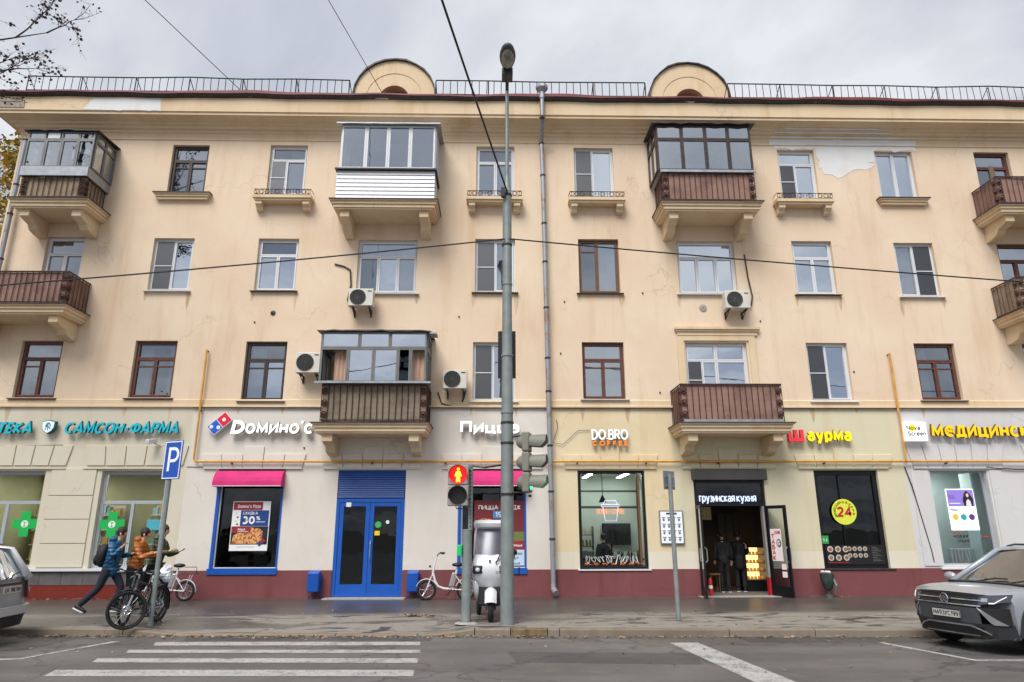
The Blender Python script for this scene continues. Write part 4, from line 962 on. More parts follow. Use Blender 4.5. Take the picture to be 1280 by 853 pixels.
xs = [-90,-60,-40,-25,-15,-12]+[-10+.25*i for i in range(49)]+[4,7,10,14,20,30,45,70,90]
ds = [.16,.3,.5,.75,1.0,1.3,1.7,2.4,3.6]
m = MB(); nr = len(ds)+1
for x in xs:
    for j, d in enumerate(ds):
        f = 1-min(max((d-.16)/1.5, 0), 1); f = f*f*(3-2*f)
        m.v.append(Vector((x, ky(x)+d, -drop(x)*f)))
    m.v.append(Vector((x, 20.3, .012)))
for i in range(len(xs)-1):
    for j in range(nr-1):
        m.f.append([i*nr+j, (i+1)*nr+j, (i+1)*nr+j+1, i*nr+j+1]); m.mi.append(0)
tag(m.build('pavement', PAVE, smooth=True, fix=False), kind='structure')
KM = stucco('kerb_stone_grey', (118,108,95), 1.0, (134,125,112), 1.0)
KMM = mat('mossy_kerb', (108,94,68), .9, var=.4, vs=8)
kerb = thing('kerb', None, None); kerb['kind'] = 'structure'
def kstone(x0, x1, mt=KM):
    g = .008; m = MB(); n = max(1, int((x1-x0)/.5)); vs = []
    for i in range(n+1):
        x = x0+g+(x1-x0-2*g)*i/n; y = ky(x); z = -drop(x)+random.uniform(-.003,.003)
        vs += [(x,y,RZ-.1),(x,y-.0,z-.02),(x,y+.02,z),(x,y+.175,z+.004),(x,y+.175,RZ-.1)]
    m.add(vs, [(5*i+k, 5*i+k+1, 5*(i+1)+k+1, 5*(i+1)+k) for i in range(n) for k in range(4)]+[(0,1,2,3,4),(5*n+4,5*n+3,5*n+2,5*n+1,5*n)])
    m.build('kerb_stone', mt, kerb)
kx = [-30]+[-28+3*i for i in range(6)]+[-10.2,-7.1,-6.15,-4.6,-3.05,-1.5,-.42,.25,.95,1.17,4.32,5.9,9.0,12.1]+[15.2+3.1*i for i in range(6)]
for a, b in zip(kx, kx[1:]): kstone(a, b, KMM if abs(a-.25) < .01 else KM)

# resurfaced strips and a patch in the road, proud of it by a few millimetres
PATCHA = asphalt('patch_asphalt', (84,82,82))
for k, pts in enumerate(([(-11,12.55),(-7.9,12.5),(-7.7,14.1),(-11,14.2)],[(.2,12.1),(3.2,11.9),(3.0,10.9),(.3,11.2)],[(4.4,13.55),(9.5,13.3),(9.5,12.7),(4.5,12.95)],[(-5.8,13.8),(-1.2,13.6),(-1.2,13.3),(-5.7,13.5)])):
    q = blob(pts,.03,20+k); m = MB(); m.add([(x,min(y,ky(x)-.005),RZ+.0025) for x,y in q],[tuple(range(len(q)))]); o = m.build('road_patch', PATCHA, fix=False); o['kind'] = 'structure'
# markings on the road
PAINT = mat('road_paint', (216,214,206), .7, var=.10, vs=5, bump=.1)
PAINTW = NG('worn_road_paint'); _a = PAINTW.ramp(PAINTW.noise(26, 6, None, .7), .43, .60); PAINTW.l.new(PAINTW.mix(PAINTW.mix(.5, _a, PAINTW.ramp(PAINTW.noise(3, 4), .3, .5)), (.12,.12,.12,1), (.46,.45,.42,1)), PAINTW.b.inputs['Base Color']); PAINTW.b.inputs['Roughness'].default_value = .75; PAINTW = PAINTW.m
def mark(pts, mt=PAINTW, name='road_marking'):
    m = MB(); k = len(pts); z0 = RZ-.004; z1 = RZ+.004
    m.add([(x,y,z1) for x,y in pts], [tuple(range(k))]); o = m.build(name, mt, fix=False); o['kind'] = 'structure'
for a in ([(-6.10,13.33),(-5.95,12.93),(-1.33,12.80),(-1.36,13.18)],[(-6.15,12.50),(-6.04,12.20),(-1.24,12.02),(-1.27,12.33)],[(-6.23,11.72),(-6.12,11.37),(-1.19,11.16),(-1.22,11.55)],[(-6.31,10.80),(-6.20,10.36),(-1.14,10.19),(-1.17,10.63)],[(-6.4,9.6),(-6.3,9.15),(-1.1,9.0),(-1.13,9.45)]):
    mark(a[::-1], name='crossing_stripe')
mark([(-13,11.62),(-7.66,11.60),(-7.38,11.68),(-6.78,13.42),(-6.93,13.42),(-7.46,11.74),(-13,11.74)][::1])
mark([(6.66,12.80),(7.20,11.05),(13,10.95),(13,11.06),(7.28,11.14),(6.78,12.82)])
mark([(3.03,12.93),(3.36,9.6),(3.9,9.6),(3.53,12.92)])

# fallen leaves: nobody could count them
LEAF = NG('fallen_leaf'); _o = LEAF.n.new('ShaderNodeObjectInfo'); LEAF.l.new(LEAF.mix(LEAF.ramp(LEAF.noise(9, 1), .35, .65), LEAF.mix(LEAF.ramp(LEAF.noise(31, 1), .4, .6), (.17,.065,.035,1), (.25,.12,.05,1)), (.36,.27,.16,1)), LEAF.b.inputs['Base Color']); LEAF = LEAF.m
m = MB(); rr = random.Random(3)
def leaf(x, y, z, s):
    a = rr.uniform(0, 6.28); t = rr.uniform(-.5,.5); u = Vector((math.cos(a), math.sin(a), t*.5))*s; v = Vector((-math.sin(a), math.cos(a), rr.uniform(0,.6)))*s*.6
    c = Vector((x,y,z+.012+s*.25)); m.add([c-u, c-v*.9, c+u, c+v],[(0,1,2,3)])
for _ in range(800):
    x = rr.uniform(-10,9); 
    if rr.random() < .5: x = rr.gauss(-4,3.2)
    leaf(x, ky(x)-abs(rr.gauss(.02,.13))-.02, RZ, rr.uniform(.02,.05))
for _ in range(90): x = rr.uniform(-12,12); leaf(x, ky(x)-rr.uniform(.1,3.8), RZ, rr.uniform(.015,.045))
for _ in range(130): x = rr.uniform(-12.5,-9.2); leaf(x, 19.9-abs(rr.gauss(0,.07)), .01, rr.uniform(.02,.05))
for _ in range(70): x = rr.uniform(-8,13); leaf(x, 19.9-abs(rr.gauss(0,.1)), .01, rr.uniform(.015,.03))
for _ in range(120): leaf(rr.gauss(-1.75,.2), rr.gauss(15.9,.09), .0, rr.uniform(.025,.05))
for _ in range(110): x = rr.uniform(-10,10); leaf(x, rr.uniform(ky(x)+.2,17), -drop(x) if False else .0, rr.uniform(.015,.035))
tag(m.build('fallen_leaves', LEAF, fix=False), 'rust brown fallen leaves scattered along the kerb and pavement', 'leaves', kind='stuff')
# ---------------------------------------------------------------- things fixed to the facade
def sign(name, label, loc): return thing(name, label, 'sign', loc)
TEAL = mat('teal_sign', (10,168,186), .4, var=0, emis=.12); TEALS = mat('teal_sign_side', (8,84,92), .5, var=0)
s = sign('pharmacy_sign','teal italic pharmacy letters at the far left of the facade',(-13.9,19.9,4.47))
letters('АПТЕКА', s, -14.90, 4.475, .345, [TEAL,TEALS], width=1.53, t=.24, gap=.08, d=.09, y=19.9, shear=.22)
s = sign('pharmacy_name_sign','long teal italic name sign over the pharmacy windows',(-10.8,19.9,4.47))
letters('САМСОН-ФАРМА', s, -12.45, 4.475, .345, [TEAL,TEALS], width=3.25, t=.215, gap=.07, d=.09, y=19.9, shear=.22)
s = sign('shield_emblem','small white shield emblem between the teal pharmacy signs',(-12.9,19.9,4.68))
def shield(w, h, cx, cz): return [(cx-w,cz+h*.8),(cx,cz+h),(cx+w,cz+h*.8),(cx+w*.95,cz-.1*h),(cx+w*.6,cz-.65*h),(cx,cz-h),(cx-w*.6,cz-.65*h),(cx-w*.95,cz-.1*h)]
m = MB(); m.prism(shield(.19,.2,-12.9,4.68),'y',19.82,19.93); m.build('shield_body', TEALS, s)
m = MB(); m.prism(shield(.165,.175,-12.91,4.68),'y',19.81,19.82); m.build('shield_face', mat('pale_blue_print',(206,228,236),.4,var=0,emis=.2), s)
m = MB(); m.two = False; ribbon(m, A_(-12.91,4.70,.06,.09,200,-20), .025, lambda u,v,k:(u,19.81+k,v), .004); ribbon(m, [(-12.98,4.6),(-12.91,4.78),(-12.91,4.58)], .02, lambda u,v,k:(u,19.808+k,v), .004); ribbon(m, [(-12.97,4.74),(-12.83,4.62)], .02, lambda u,v,k:(u,19.806+k,v), .004); m.build('shield_mark', TEALS, s)
WF = mat('white_sign_face', (244,244,244), .4, var=0, emis=.22); WS = mat('dark_sign_side', (70,72,80), .5, var=0)
# pizza chain sign: tilted tile with three dots, then letters
s = sign('tile_logo_sign','tilted red and blue domino tile logo with three white dots',(-8.04,19.9,4.5))
ca, sa = math.cos(R(42)), math.sin(R(42)); cx, cz = -8.045, 4.79
def RT(u, v): return (cx+u*ca-v*sa, cz+u*sa+v*ca)
for nm, (u0,u1,v0,v1), y0, mt in (('logo_backing',(-.33,.33,-.165,.165),19.84,M_WHITEP),('blue_half',(-.315,-.01,-.15,.15),19.835,mat('logo_blue',(20,84,190),.4,var=0,emis=.1)),('red_half',(.01,.315,-.15,.15),19.835,mat('logo_red',(206,24,52),.4,var=0,emis=.1))):
    m = MB(); m.prism([RT(u0,v0),RT(u1,v0),RT(u1,v1),RT(u0,v1)],'y',y0,19.93 if 'back' in nm else 19.84); m.build(nm, mt, s)
for u, v in ((.16,0),(-.235,.075),(-.095,-.075)):
    m = MB(); p = RT(u,v); m.lathe([(.001,0),(.055,0),(.055,.006)],(p[0],19.835,p[1]),16,'y'); m.xform(Matrix.Translation((0,-.006,0))); m.build('logo_dot', M_WHITEP, s)
s = sign('pizza_chain_sign','white raised letters beside the red and blue tile logo',(-6.5,19.9,4.47))
lx = letters('D', s, -7.70, 4.475, .40, [WF,WS], t=.26, gap=.1, d=.09, y=19.9, shear=.12)
letters("омино", s, -7.29, 4.475, .415, [WF,WS], width=1.55, t=.22, gap=.08, d=.09, y=19.9, shear=.08)
letters("'с", s, -5.74, 4.475, .415, [WF,WS], width=.40, t=.22, gap=.02, d=.09, y=19.9, shear=.08)
s = sign('pizza_word_sign','white raised letters partly behind the lamp post',(-.25,19.9,4.48))
letters('Пицца', s, -1.09, 4.50, .36, [WF,WS], width=1.72, t=.215, gap=.1, d=.09, y=19.9)
ORG = mat('orange_sign', (240,130,30), .4, var=0, emis=.25); ORGS = mat('orange_sign_side', (120,60,20), .5, var=0)
s = sign('coffee_sign','white and orange coffee shop letters above the coffee window',(3.27,19.9,4.2))
letters('DO.BRO', s, 2.74, 4.315, .32, [WF,WS], width=1.06, t=.19, gap=.1, d=.07, y=19.92); letters('COFFEE', s, 2.75, 4.145, .145, [ORG,ORGS], width=1.05, t=.24, gap=.34, d=.06, y=19.9)
REDL = mat('red_sign', (226,52,62), .4, var=0, emis=.15); YELL = mat('yellow_sign', (250,222,0), .4, var=0, emis=.2); YELS = mat('yellow_sign_side', (150,120,10), .5, var=0); REDS = mat('red_sign_side',(150,40,44),.5,var=0)
s = sign('shawarma_sign','red and yellow letters right of the brown railed balcony',(9.4,19.9,4.25))
letters('Ш', s, 8.50, 4.265, .40, [REDL,REDS], width=.46, t=.26, d=.1, y=19.9); letters('аурма', s, 9.06, 4.27, .385, [YELL,YELS], width=1.30, t=.25, gap=.12, d=.09, y=19.9)
s = sign('clinic_box_sign','small white box sign with a yellow dot at the right',(12.27,19.85,4.27))
m = MB(); m.box(11.95,12.60,19.76,19.95,4.28,4.84); m.build('sign_box', mat('white_sign_box',(240,242,244),.35,var=0,emis=.25), s, bevel=.01)
m = MB(); m.lathe([(.001,0),(.10,0),(.10,.004)],(12.17,19.757,4.66),18,'y'); m.build('yellow_dot', YELL, s)
letters('Nova', s, 12.0, 4.60, .13, M_BLACK, width=.40, t=.16, gap=.12, d=.004, y=19.755, join=True); letters('Screen', s, 12.02, 4.43, .13, M_BLACK, width=.53, t=.16, gap=.12, d=.004, y=19.757, join=True)
AMB = mat('amber_sign', (246,196,10), .4, var=0, emis=.18); AMBS = mat('amber_sign_side', (110,84,10), .5, var=0)
s = sign('clinic_sign','long amber raised letters at the far right of the facade',(14.5,19.9,4.35))
letters('медицинский', s, 12.76, 4.395, .45, [AMB,AMBS], width=3.55, t=.22, gap=.11, d=.1, y=19.9)

# air conditioners
def ac(x0, x1, z0, z1, label, cable, flip=False, y0=19.50):
    t = thing('air_conditioner', label, 'air conditioner', ((x0+x1)/2, 20, z0), 'air conditioner units on the facade')
    m = MB(); m.box(x0,x1,y0,y0+.30,z0,z1); m.build('case', mat('aged_white_metal',(204,200,190),.5,var=.08), t, bevel=.02)
    W = x1-x0; cx = x0+W*(.38); cz = (z0+z1)/2; r = min(.25,(z1-z0)*.43)
    m = MB(); m.lathe([(.001,0),(r,0),(r,.012)],(cx,y0-.012,cz),20,'y'); m.build('fan_opening', M_DARK, t)
    m = MB()
    for k in (.35,.6,.82,1.0): m.torus((cx,y0-.018,cz),r*k,.006,n=18,m=4)
    for k in range(6): a = k*math.pi/6; m.tube([(cx-r*math.cos(a),y0-.016,cz-r*math.sin(a)),(cx+r*math.cos(a),y0-.016,cz+r*math.sin(a))],.005,4)
    m.build('fan_grille', M_ALU, t)
    m = MB(); m.box(x1-.17,x1-.05,y0-.006,y0,z1-.1,z1-.07); m.build('badge', M_DARK, t)
    for x in (x0+.1, x1-.14):
        m = MB(); m.box(x,x+.04,y0+.02,20,z0-.045,z0-.003); m.box(x,x+.04,19.95,19.995,z0-.22,z0-.045); m.tube([(x+.02,y0+.08,z0-.04),(x+.02,19.96,z0-.2)],.015,4); m.build('wall_bracket', M_DIRON, t)
    if cable:
        m = MB(); m.tube(cable,.025,6); m.build('hose', M_DRIP, t)
    return t
ac(-5.90,-5.2,6.22,6.84,'white air conditioner beside the pink curtained glazed balcony',[(-5.2,19.8,6.5),(-5.14,19.95,6.9),(-5.1,19.98,7.1)])
ac(-4.50,-3.76,8.28,8.83,'white air conditioner under the wide teal curtained window',[(-4.5,19.8,8.4),(-4.62,19.95,8.6),(-4.55,19.96,9.1),(-4.6,19.96,9.6),(-4.8,19.97,9.72),(-5.1,19.97,9.8)])
ac(-1.60,-.9,5.76,6.32,'old air conditioner just left of the lamp post',[(-.95,19.8,5.76),(-1.0,19.95,5.6),(-1.05,19.96,5.45)])
ac(6.90,7.66,8.26,8.82,'white air conditioner at the lower right corner of a wide window',[(7.66,19.8,8.45),(7.85,19.95,8.5),(7.92,19.96,8.8),(7.84,19.96,9.4),(7.8,19.97,10.2)])

# downpipes
def downpipe(pts, label, hopper, shoe):
    t = thing('downpipe', label, 'drainpipe', (pts[-1][0], pts[-1][1], 0), 'zinc downpipes')
    g = NG('galvanised_pipe') if 'galvanised_pipe' not in MATS else None
    if g:
        g.l.new(g.mix(g.ramp(g.noise(3.2, 6, g.scaled((1,1,.8)), .65), .52, .62), (.32,.34,.37,1), (.30,.20,.15,1)), g.b.inputs['Base Color']); g.b.inputs['Metallic'].default_value = .4; g.b.inputs['Roughness'].default_value = .5
    gm = MATS['galvanised_pipe']
    for i in range(len(pts)-1):
        a, b = Vector(pts[i]), Vector(pts[i+1]); m = MB(); m.tube([a, b.lerp(a,-.0)],[.075,.068],10); m.build('pipe_section', gm, t, smooth='auto')
        m = MB(); m.tube([a+(b-a)*.02, a+(b-a)*.02+(b-a).normalized()*.05],.088,10); m.build('collar', M_DIRON, t)
    if hopper:
        m = MB(); m.lathe([(.09,-.42),(.09,-.2),(.2,-.06),(.2,.04),(.17,.06)],pts[0],10); m.build('hopper', M_ZINC, t)
    if shoe:
        p = pts[-1]; m = MB(); m.tube([p,(p[0]+.0,p[1]-.02,p[2]-.12),(p[0]+.06,p[1]-.2,p[2]-.22)],[.075,.08,.085],10); m.build('shoe', gm, t)
    return t
X = lambda z: 1.52-.11*(z-3)/12
zs = [15.72,14.65,14.05,12.9,11.2,9.9,8.4,6.8,5.8,4.2,2.9,1.6,.36]
downpipe([(1.40,19.24 if z > 14.6 else 19.82,z) if z > 14 else (X(z),19.82,z) for z in zs],'tall grey downpipe beside the lamp post in the middle of the facade',True,True)
downpipe([(-15.25,19.8,z) for z in (14.0,12.4,11.4,9.9,8.0,6.0,4.0,2.0,.4)],'grey downpipe at the left corner of the building',False,True)
# yellow gas pipe
t = thing('gas_pipe','yellow gas pipe running across the facade above the shops','pipe',(0,19.9,3.7))
m = MB(); m.tube([(-8.68,19.88,7.0),(-8.68,19.88,3.80),(-8.65,19.88,3.73),(-8.58,19.88,3.70),(23,19.88,3.70)],.032,8); m.build('main_pipe', M_GASP, t)
m = MB(); m.tube([(11.9,19.86,6.95),(11.9,19.86,3.71)],.032,8); m.build('riser', M_GASP, t)
for x in (-7.6,-3.6,-1.5,2.3,4.3,6.4,9.5,13.1,16.2): 
    m = MB(); m.box(x-.02,x+.02,19.86,20,3.63,3.665); m.build('pipe_clip', M_IRON, t)
for x, z in ((-8.68,7.0),(11.9,6.95),(-8.68,5.2),(11.9,5.3)):
    m = MB(); m.box(x-.015,x+.015,19.9,20,z-.04,z-.01); m.build('pipe_clip', M_IRON, t)
# camera on the pharmacy wall
t = thing('security_camera','small white security camera under the teal sign','camera',(-9.85,20,4.3))
m = MB(); m.obox((-9.87,19.72,4.26),(.14,.30,.12),(R(12),0,R(-20))); m.build('camera_body', M_WHITE, t, bevel=.015)
m = MB(); m.tube([(-9.84,19.8,4.22),(-9.7,19.95,4.15),(-9.66,20,4.2)],.02,5); m.build('camera_arm', M_WHITE, t)
m = MB(); m.tube([(-9.7,19.97,4.15),(-9.5,19.97,4.16),(-9.35,19.98,4.28),(-9.2,19.98,4.32)],.009,4); m.build('cable', M_BLACK, t)
# awnings
AWN = mat('pink_canvas', (198,40,110), .8, var=.14, vs=3)
def awning(x0, x1, label):
    t = thing('awning', label, 'awning', ((x0+x1)/2, 20, 3.4), 'pink awnings over the pizza windows')
    pr = [(20.02,3.45)]+[(20.02-.36*math.sin(R(a)), 3.02+.43*math.cos(R(a))) for a in range(10,91,16)]+[(19.66,2.99)]
    m = MB(); n = len(pr); m.add([(x,y,z) for x in (x0,x1) for y,z in pr],[(i,i+1,n+i+1,n+i) for i in range(n-1)]); 
    m.add([(x0,y,z) for y,z in pr]+[(x0,20.02,2.99)],[tuple(range(n+1))]); m.add([(x1,y,z) for y,z in pr]+[(x1,20.02,2.99)],[tuple(range(n+1))])
    m.build('canvas', AWN, t); m = MB(); m.tube([(x0,19.665,3.0),(x1,19.665,3.0)],.012,5); m.build('front_bar', M_WHITE, t)
    m = MB(); m.box(x0+.05,x1-.0,19.95,20.02,3.452,3.49); m.build('cassette', M_BLACK, t)
awning(-8.0,-6.08,'pink awning over the pizza window with the discount poster'); awning(-1.15,.84,'pink awning over the pizza window behind the lamp post')

# ---------------------------------------------------------------- posters and stickers
def flat(name, mt, par, x0, x1, z0, z1, y, th=.003):
    m = MB(); m.box(x0,x1,y-th,y,z0,z1); return m.build(name, mt, par)
def P_(name, label, cat, x0, x1, z0, z1, y, mt=M_WHITEP, th=.012):
    t = thing(name, label, cat, ((x0+x1)/2, y, z0)); flat('board', mt, t, x0, x1, z0, z1, y, th); return t
def txt(s, par, x0, z0, h, y, mt, width=None, t=.17, gap=.1): letters(s, par, x0, z0, h, mt, width=width, t=t, gap=gap, d=.002, y=y, join=True)
PZ = NG('pizza_topping'); PZ.l.new(PZ.mix(PZ.ramp(PZ.noise(15, 3, None, .5, 1), .5, .56), PZ.mix(PZ.ramp(PZ.noise(24, 3), .4, .6), (.62,.27,.08,1), (.80,.50,.18,1)), (.30,.05,.02,1)), PZ.b.inputs['Base Color']); PZ = PZ.m
NAVY = mat('poster_navy', (26,62,130), .5, var=0); DRED = mat('poster_dark_red', (150,34,44), .5, var=0); MARO = mat('poster_maroon', (116,36,42), .5, var=0); LBLUE = mat('poster_pale_blue', (196,214,226), .5, var=0)
y = 20.10
t = P_('discount_poster','pizza discount poster reading thirty percent in the left pizza window','poster',-7.50,-6.44,1.25,2.60,y)
flat('red_band',DRED,t,-7.48,-6.66,2.36,2.58,y-.014); txt("Domino's Pizza", t, -7.36, 2.41, .10, y-.018, M_WHITEP, width=.64)
flat('blue_field',NAVY,t,-7.26,-6.47,1.92,2.35,y-.014); txt('СКИДКА',t,-7.2,2.23,.085,y-.018,M_WHITEP,width=.42); txt('30',t,-7.21,1.97,.22,y-.018,M_WHITEP,width=.36,t=.24); txt('%',t,-6.82,2.08,.11,y-.018,M_WHITEP,width=.12)
flat('white_rule',M_WHITEP,t,-6.82,-6.56,2.025,2.04,y-.018)
for i, z in enumerate((2.27,2.16,2.06,1.97)):
    m = MB(); m.disc((-7.38+.04*(i % 2),y-.016,z),.028); m.build('poster_dot', DRED if i % 2 else LBLUE, t)
flat('night_field',mat('poster_black',(24,26,40),.5,var=0),t,-7.48,-6.46,1.42,1.91,y-.013)
m = MB(); m.prism([(-7.44,1.44),(-6.62,1.44),(-6.60,1.78),(-6.72,1.86),(-6.95,1.88),(-7.2,1.8),(-7.42,1.66)],'y',y-.018,y-.014); m.build('pizza_picture', PZ, t)
flat('red_label',DRED,t,-7.48,-6.95,1.74,1.90,y-.02); txt('пицца',t,-7.3,1.80,.07,y-.024,M_WHITEP,width=.2); flat('white_rule',M_WHITEP,t,-7.3,-7.0,1.765,1.777,y-.024)
def domino_mark(t, cx, cz, s, y):
    c = math.cos(R(42)); q = math.sin(R(42)); f = lambda u,v: (cx+s*(u*c-v*q), cz+s*(u*q+v*c))
    for u0,u1,mt in ((-.32,-.01,NAVY),(.01,.32,DRED)):
        m = MB(); m.prism([f(u0,-.15),f(u1,-.15),f(u1,.15),f(u0,.15)],'y',y-.004,y); m.build('logo_tile', mt, t)
domino_mark(t,-6.62,1.48,.34,y-.02); flat('fine_print',mat('print_grey',(150,150,150),.6,var=0),t,-7.3,-6.8,1.35,1.36,y-.014)
t = P_('pizza_poster','red pizza poster behind the white scooter and lamp post','poster',-.66,.78,.82,2.62,y,MARO)
txt('ПИЦЦА ЛАРДЖ',t,-.54,2.36,.12,y-.014,M_WHITEP,width=1.2); flat('blue_tag',mat('poster_blue',(60,140,200),.5,var=0),t,-.12,.35,2.12,2.32,y-.014); txt('199',t,-.06,2.15,.15,y-.018,M_WHITEP,width=.3)
m = MB(); m.prism([(-.62+.0,2.0),(-.45,2.12),(-.2,2.1),(.1,1.98),(.35,1.78),(.5,1.5),(.4,1.38),(.1,1.36),(-.3,1.5),(-.6,1.75)],'y',y-.018,y-.014); m.build('pizza_picture', PZ, t)
flat('green_field',mat('poster_green',(110,120,60),.5,var=0),t,.3,.76,1.50,1.75,y-.02)
flat('red_field',mat('poster_red',(150,40,50),.5,var=0),t,.3,.76,1.26,1.50,y-.021); txt('Пицца',t,.42,1.35,.07,y-.025,M_WHITEP,width=.28)
flat('pale_field',LBLUE,t,.1,.76,.84,1.26,y-.021); txt('закажи',t,.34,1.12,.09,y-.025,NAVY,width=.36); txt('тут',t,.40,1.0,.09,y-.025,NAVY,width=.2); txt('пицца',t,.34,.87,.07,y-.025,NAVY,width=.3)
# coffee menu board on the wall
t = P_('menu_board','white coffee menu board on the wall left of the kitchen doorway','menu board',4.60,5.28,1.40,2.32,19.97,M_ALU,.03)
flat('menu_sheet',mat('menu_paper',(228,232,240),.4,var=0,emis=.1),t,4.63,5.25,1.43,2.29,19.94); flat('menu_title',M_BLACK,t,4.8,5.1,2.21,2.26,19.936)
rr = random.Random(5)
for i in range(4):
    for j in range(4):
        x, z = 4.67+.145*i, 2.03-.18*j
        flat('menu_word',M_DBLUE if 0 else M_BLACK,t,x,x+.10,z+.085,z+.105,19.936); flat('menu_cup',mat('menu_orange',(230,150,90),.5,var=0) if (i,j)==(2,2) else mat('menu_cup_grey',(110,112,120),.5,var=0),t,x+.02,x+.075,z,z+.07,19.936)
# kitchen sign above the door, lit
t = thing('kitchen_sign','glowing white kitchen sign letters over the dark open doorway','sign',(6.6,20.0,2.5))
letters('грузинская', t, 5.80, 2.56, .235, mat('lit_white_letters',(214,226,255),.4,var=0,emis=.42), width=1.02, t=.125, gap=.1, d=.03, y=20.02); letters('кухня', t, 6.88, 2.56, .235, MATS['lit_white_letters'], width=.56, t=.125, gap=.1, d=.03, y=20.02)
# shawarma round sticker and dish menu
LIME = mat('lime_sticker',(216,224,70),.5,var=0); y = 20.075
t = thing('round_sticker','round lime sticker with a red 24 in the black framed window','sticker',(10.0,y,2.28))
m = MB(); m.lathe([(.001,0),(.36,0),(.36,.006)],(9.99,y-.006,2.28),32,'y'); m.build('disc', LIME, t)
txt('24',t,9.77,2.14,.29,y-.014,M_RED,width=.45,t=.22)
GRN = mat('olive_print',(110,116,20),.5,var=0)
for s_, a0, a1 in (('арабская',205,112),('шаурма',92,-10)):
    for k, ch in enumerate(s_):
        a = R(a0+(a1-a0)*k/(len(s_)-1)); r = .275
        fr = lambda u,v,q,a=a: (9.99+r*math.cos(a)+u*math.sin(a)+v*math.cos(a), y-.008+q, 2.28+r*math.sin(a)-u*math.cos(a)+v*math.sin(a))
        letters(ch, t, -.026, -.03, .085, GRN, t=.16, d=.003, fr=fr, width=.06, join=True, name='letter')
t = P_('dish_menu','black dish menu with round plates at the bottom of the shawarma window','menu board',9.32,11.0,.84,1.36,y,M_BLACK,.008)
PL = mat('plate_white',(190,186,180),.5,var=0); FD = mat('plate_food',(150,100,60),.6,var=.4,vs=30)
def plate(x, z, r):
    m = MB(); m.lathe([(.001,0),(r,0),(r,.003)],(x,y-.011,z),12,'y'); p = m.build('plate', PL, t); m = MB(); m.lathe([(.001,0),(r*.62,0),(r*.62,.003)],(x,y-.015,z),10,'y'); m.build('food', FD, p)
for i in range(3):
    plate(9.45+.22*i,1.25,.085); plate(9.45+.22*i,1.02,.085)
for i in range(4): plate(10.0+.15*i,1.26,.06); plate(10.0+.15*i,1.08,.06)
flat('red_prices',M_RED,t,9.36,9.95,.885,.90,y-.009)
for i in range(9): flat('menu_line',mat('print_grey2',(120,124,120),.6,var=0),t,10.64,10.9-.06*(i % 3),.93+.045*i,.938+.045*i,y-.009)
t = P_('green_notice','small green notice above the dish menu','notice',9.24,9.44,1.40,1.62,y,mat('notice_green',(40,150,70),.5,var=0),.006)
txt('1-4',t,9.28,1.45,.1,y-.01,M_WHITEP,width=.12)
# pharmacy crosses
GC = mat('green_cross',(10,160,70),.5,var=0,emis=.1)
for cx, cz, lab in ((-13.25,1.99,'green pharmacy cross in the left pharmacy window'),(-10.83,1.97,'green pharmacy cross in the right pharmacy window')):
    t = thing('pharmacy_cross', lab, 'sign', (cx,20.1,cz), 'green pharmacy crosses'); a, b = .13, .345
    m = MB(); m.prism([(cx-a,cz+b),(cx+a,cz+b),(cx+a,cz+a),(cx+b,cz+a),(cx+b,cz-a),(cx+a,cz-a),(cx+a,cz-b),(cx-a,cz-b),(cx-a,cz-a),(cx-b,cz-a),(cx-b,cz+a),(cx-a,cz+a)],'y',20.09,20.1); m.build('cross', GC, t)
    m = MB(); m.lathe([(.001,0),(.10,0),(.10,.004)],(cx,20.085,cz),18,'y'); m.build('white_disc', M_WHITEP, t)
    m = MB(); m.two = False; f = lambda u,v,k:(u,20.083+k,v); ribbon(m,[(cx-.05,cz+.05),(cx+.05,cz+.05)],.018,f,.003); ribbon(m,[(cx,cz+.05),(cx,cz-.06)],.018,f,.003,1); ribbon(m,[(cx-.04,cz-.06),(cx+.04,cz-.06)],.018,f,.003,2); m.build('cup_mark', GC, t)
# coffee neon
t = thing('neon_sign','orange and white neon cup sign in the coffee window','sign',(3.25,20.1,2.3)); y = 20.08
NW = mat('white_neon',(225,215,250),.4,var=0,emis=.6); NO = mat('orange_neon',(255,140,50),.4,var=0,emis=.7)
m = MB(); f = lambda u,v,k:(u,y+k,v)
for pl in ([(3.02,2.42),(3.08,2.04),(3.40,2.04),(3.46,2.42)],[(2.98,2.43),(3.50,2.43),(3.50,2.50),(2.98,2.50),(2.98,2.43)],[(3.04,2.51),(3.08,2.60),(3.40,2.60),(3.44,2.51)]): m.tube([(u,y,v) for u,v in pl],.008,5)
m.build('neon_cup', NW, t); letters('DO.BRO', t, 2.84, 2.235, .13, NO, width=.36, t=.07, gap=.1, d=.02, y=y-.02, join=True); letters('COFFEE', t, 3.26, 2.235, .13, NO, width=.38, t=.07, gap=.1, d=.02, y=y-.02, join=True)
# painted scrawl low on the coffee window
t = thing('window_scrawl','white and orange hand painted flourish along the bottom of the coffee window','window paint',(3.2,20.1,.9)); rr = random.Random(9)
for k in range(11):
    m = MB(); x = 2.5+k*.14+rr.uniform(-.03,.03); h_ = rr.uniform(.07,.14); w_ = rr.uniform(.03,.06); pts = [(x+w_*math.cos(a*.55+k)+.006*a, 20.11, .99+h_*math.sin(a*.55+k*.3)) for a in range(15)]
    m.tube(pts,.0065,4); m.build('brush_stroke', M_WHITEP, t)
for k in range(7):
    m = MB(); x = 2.46+k*.25; m.tube([(x+.03*a,20.11,.87+.02*math.sin(a*2.2+k)) for a in range(6)],.008,4); m.build('brush_stroke', ORG, t)
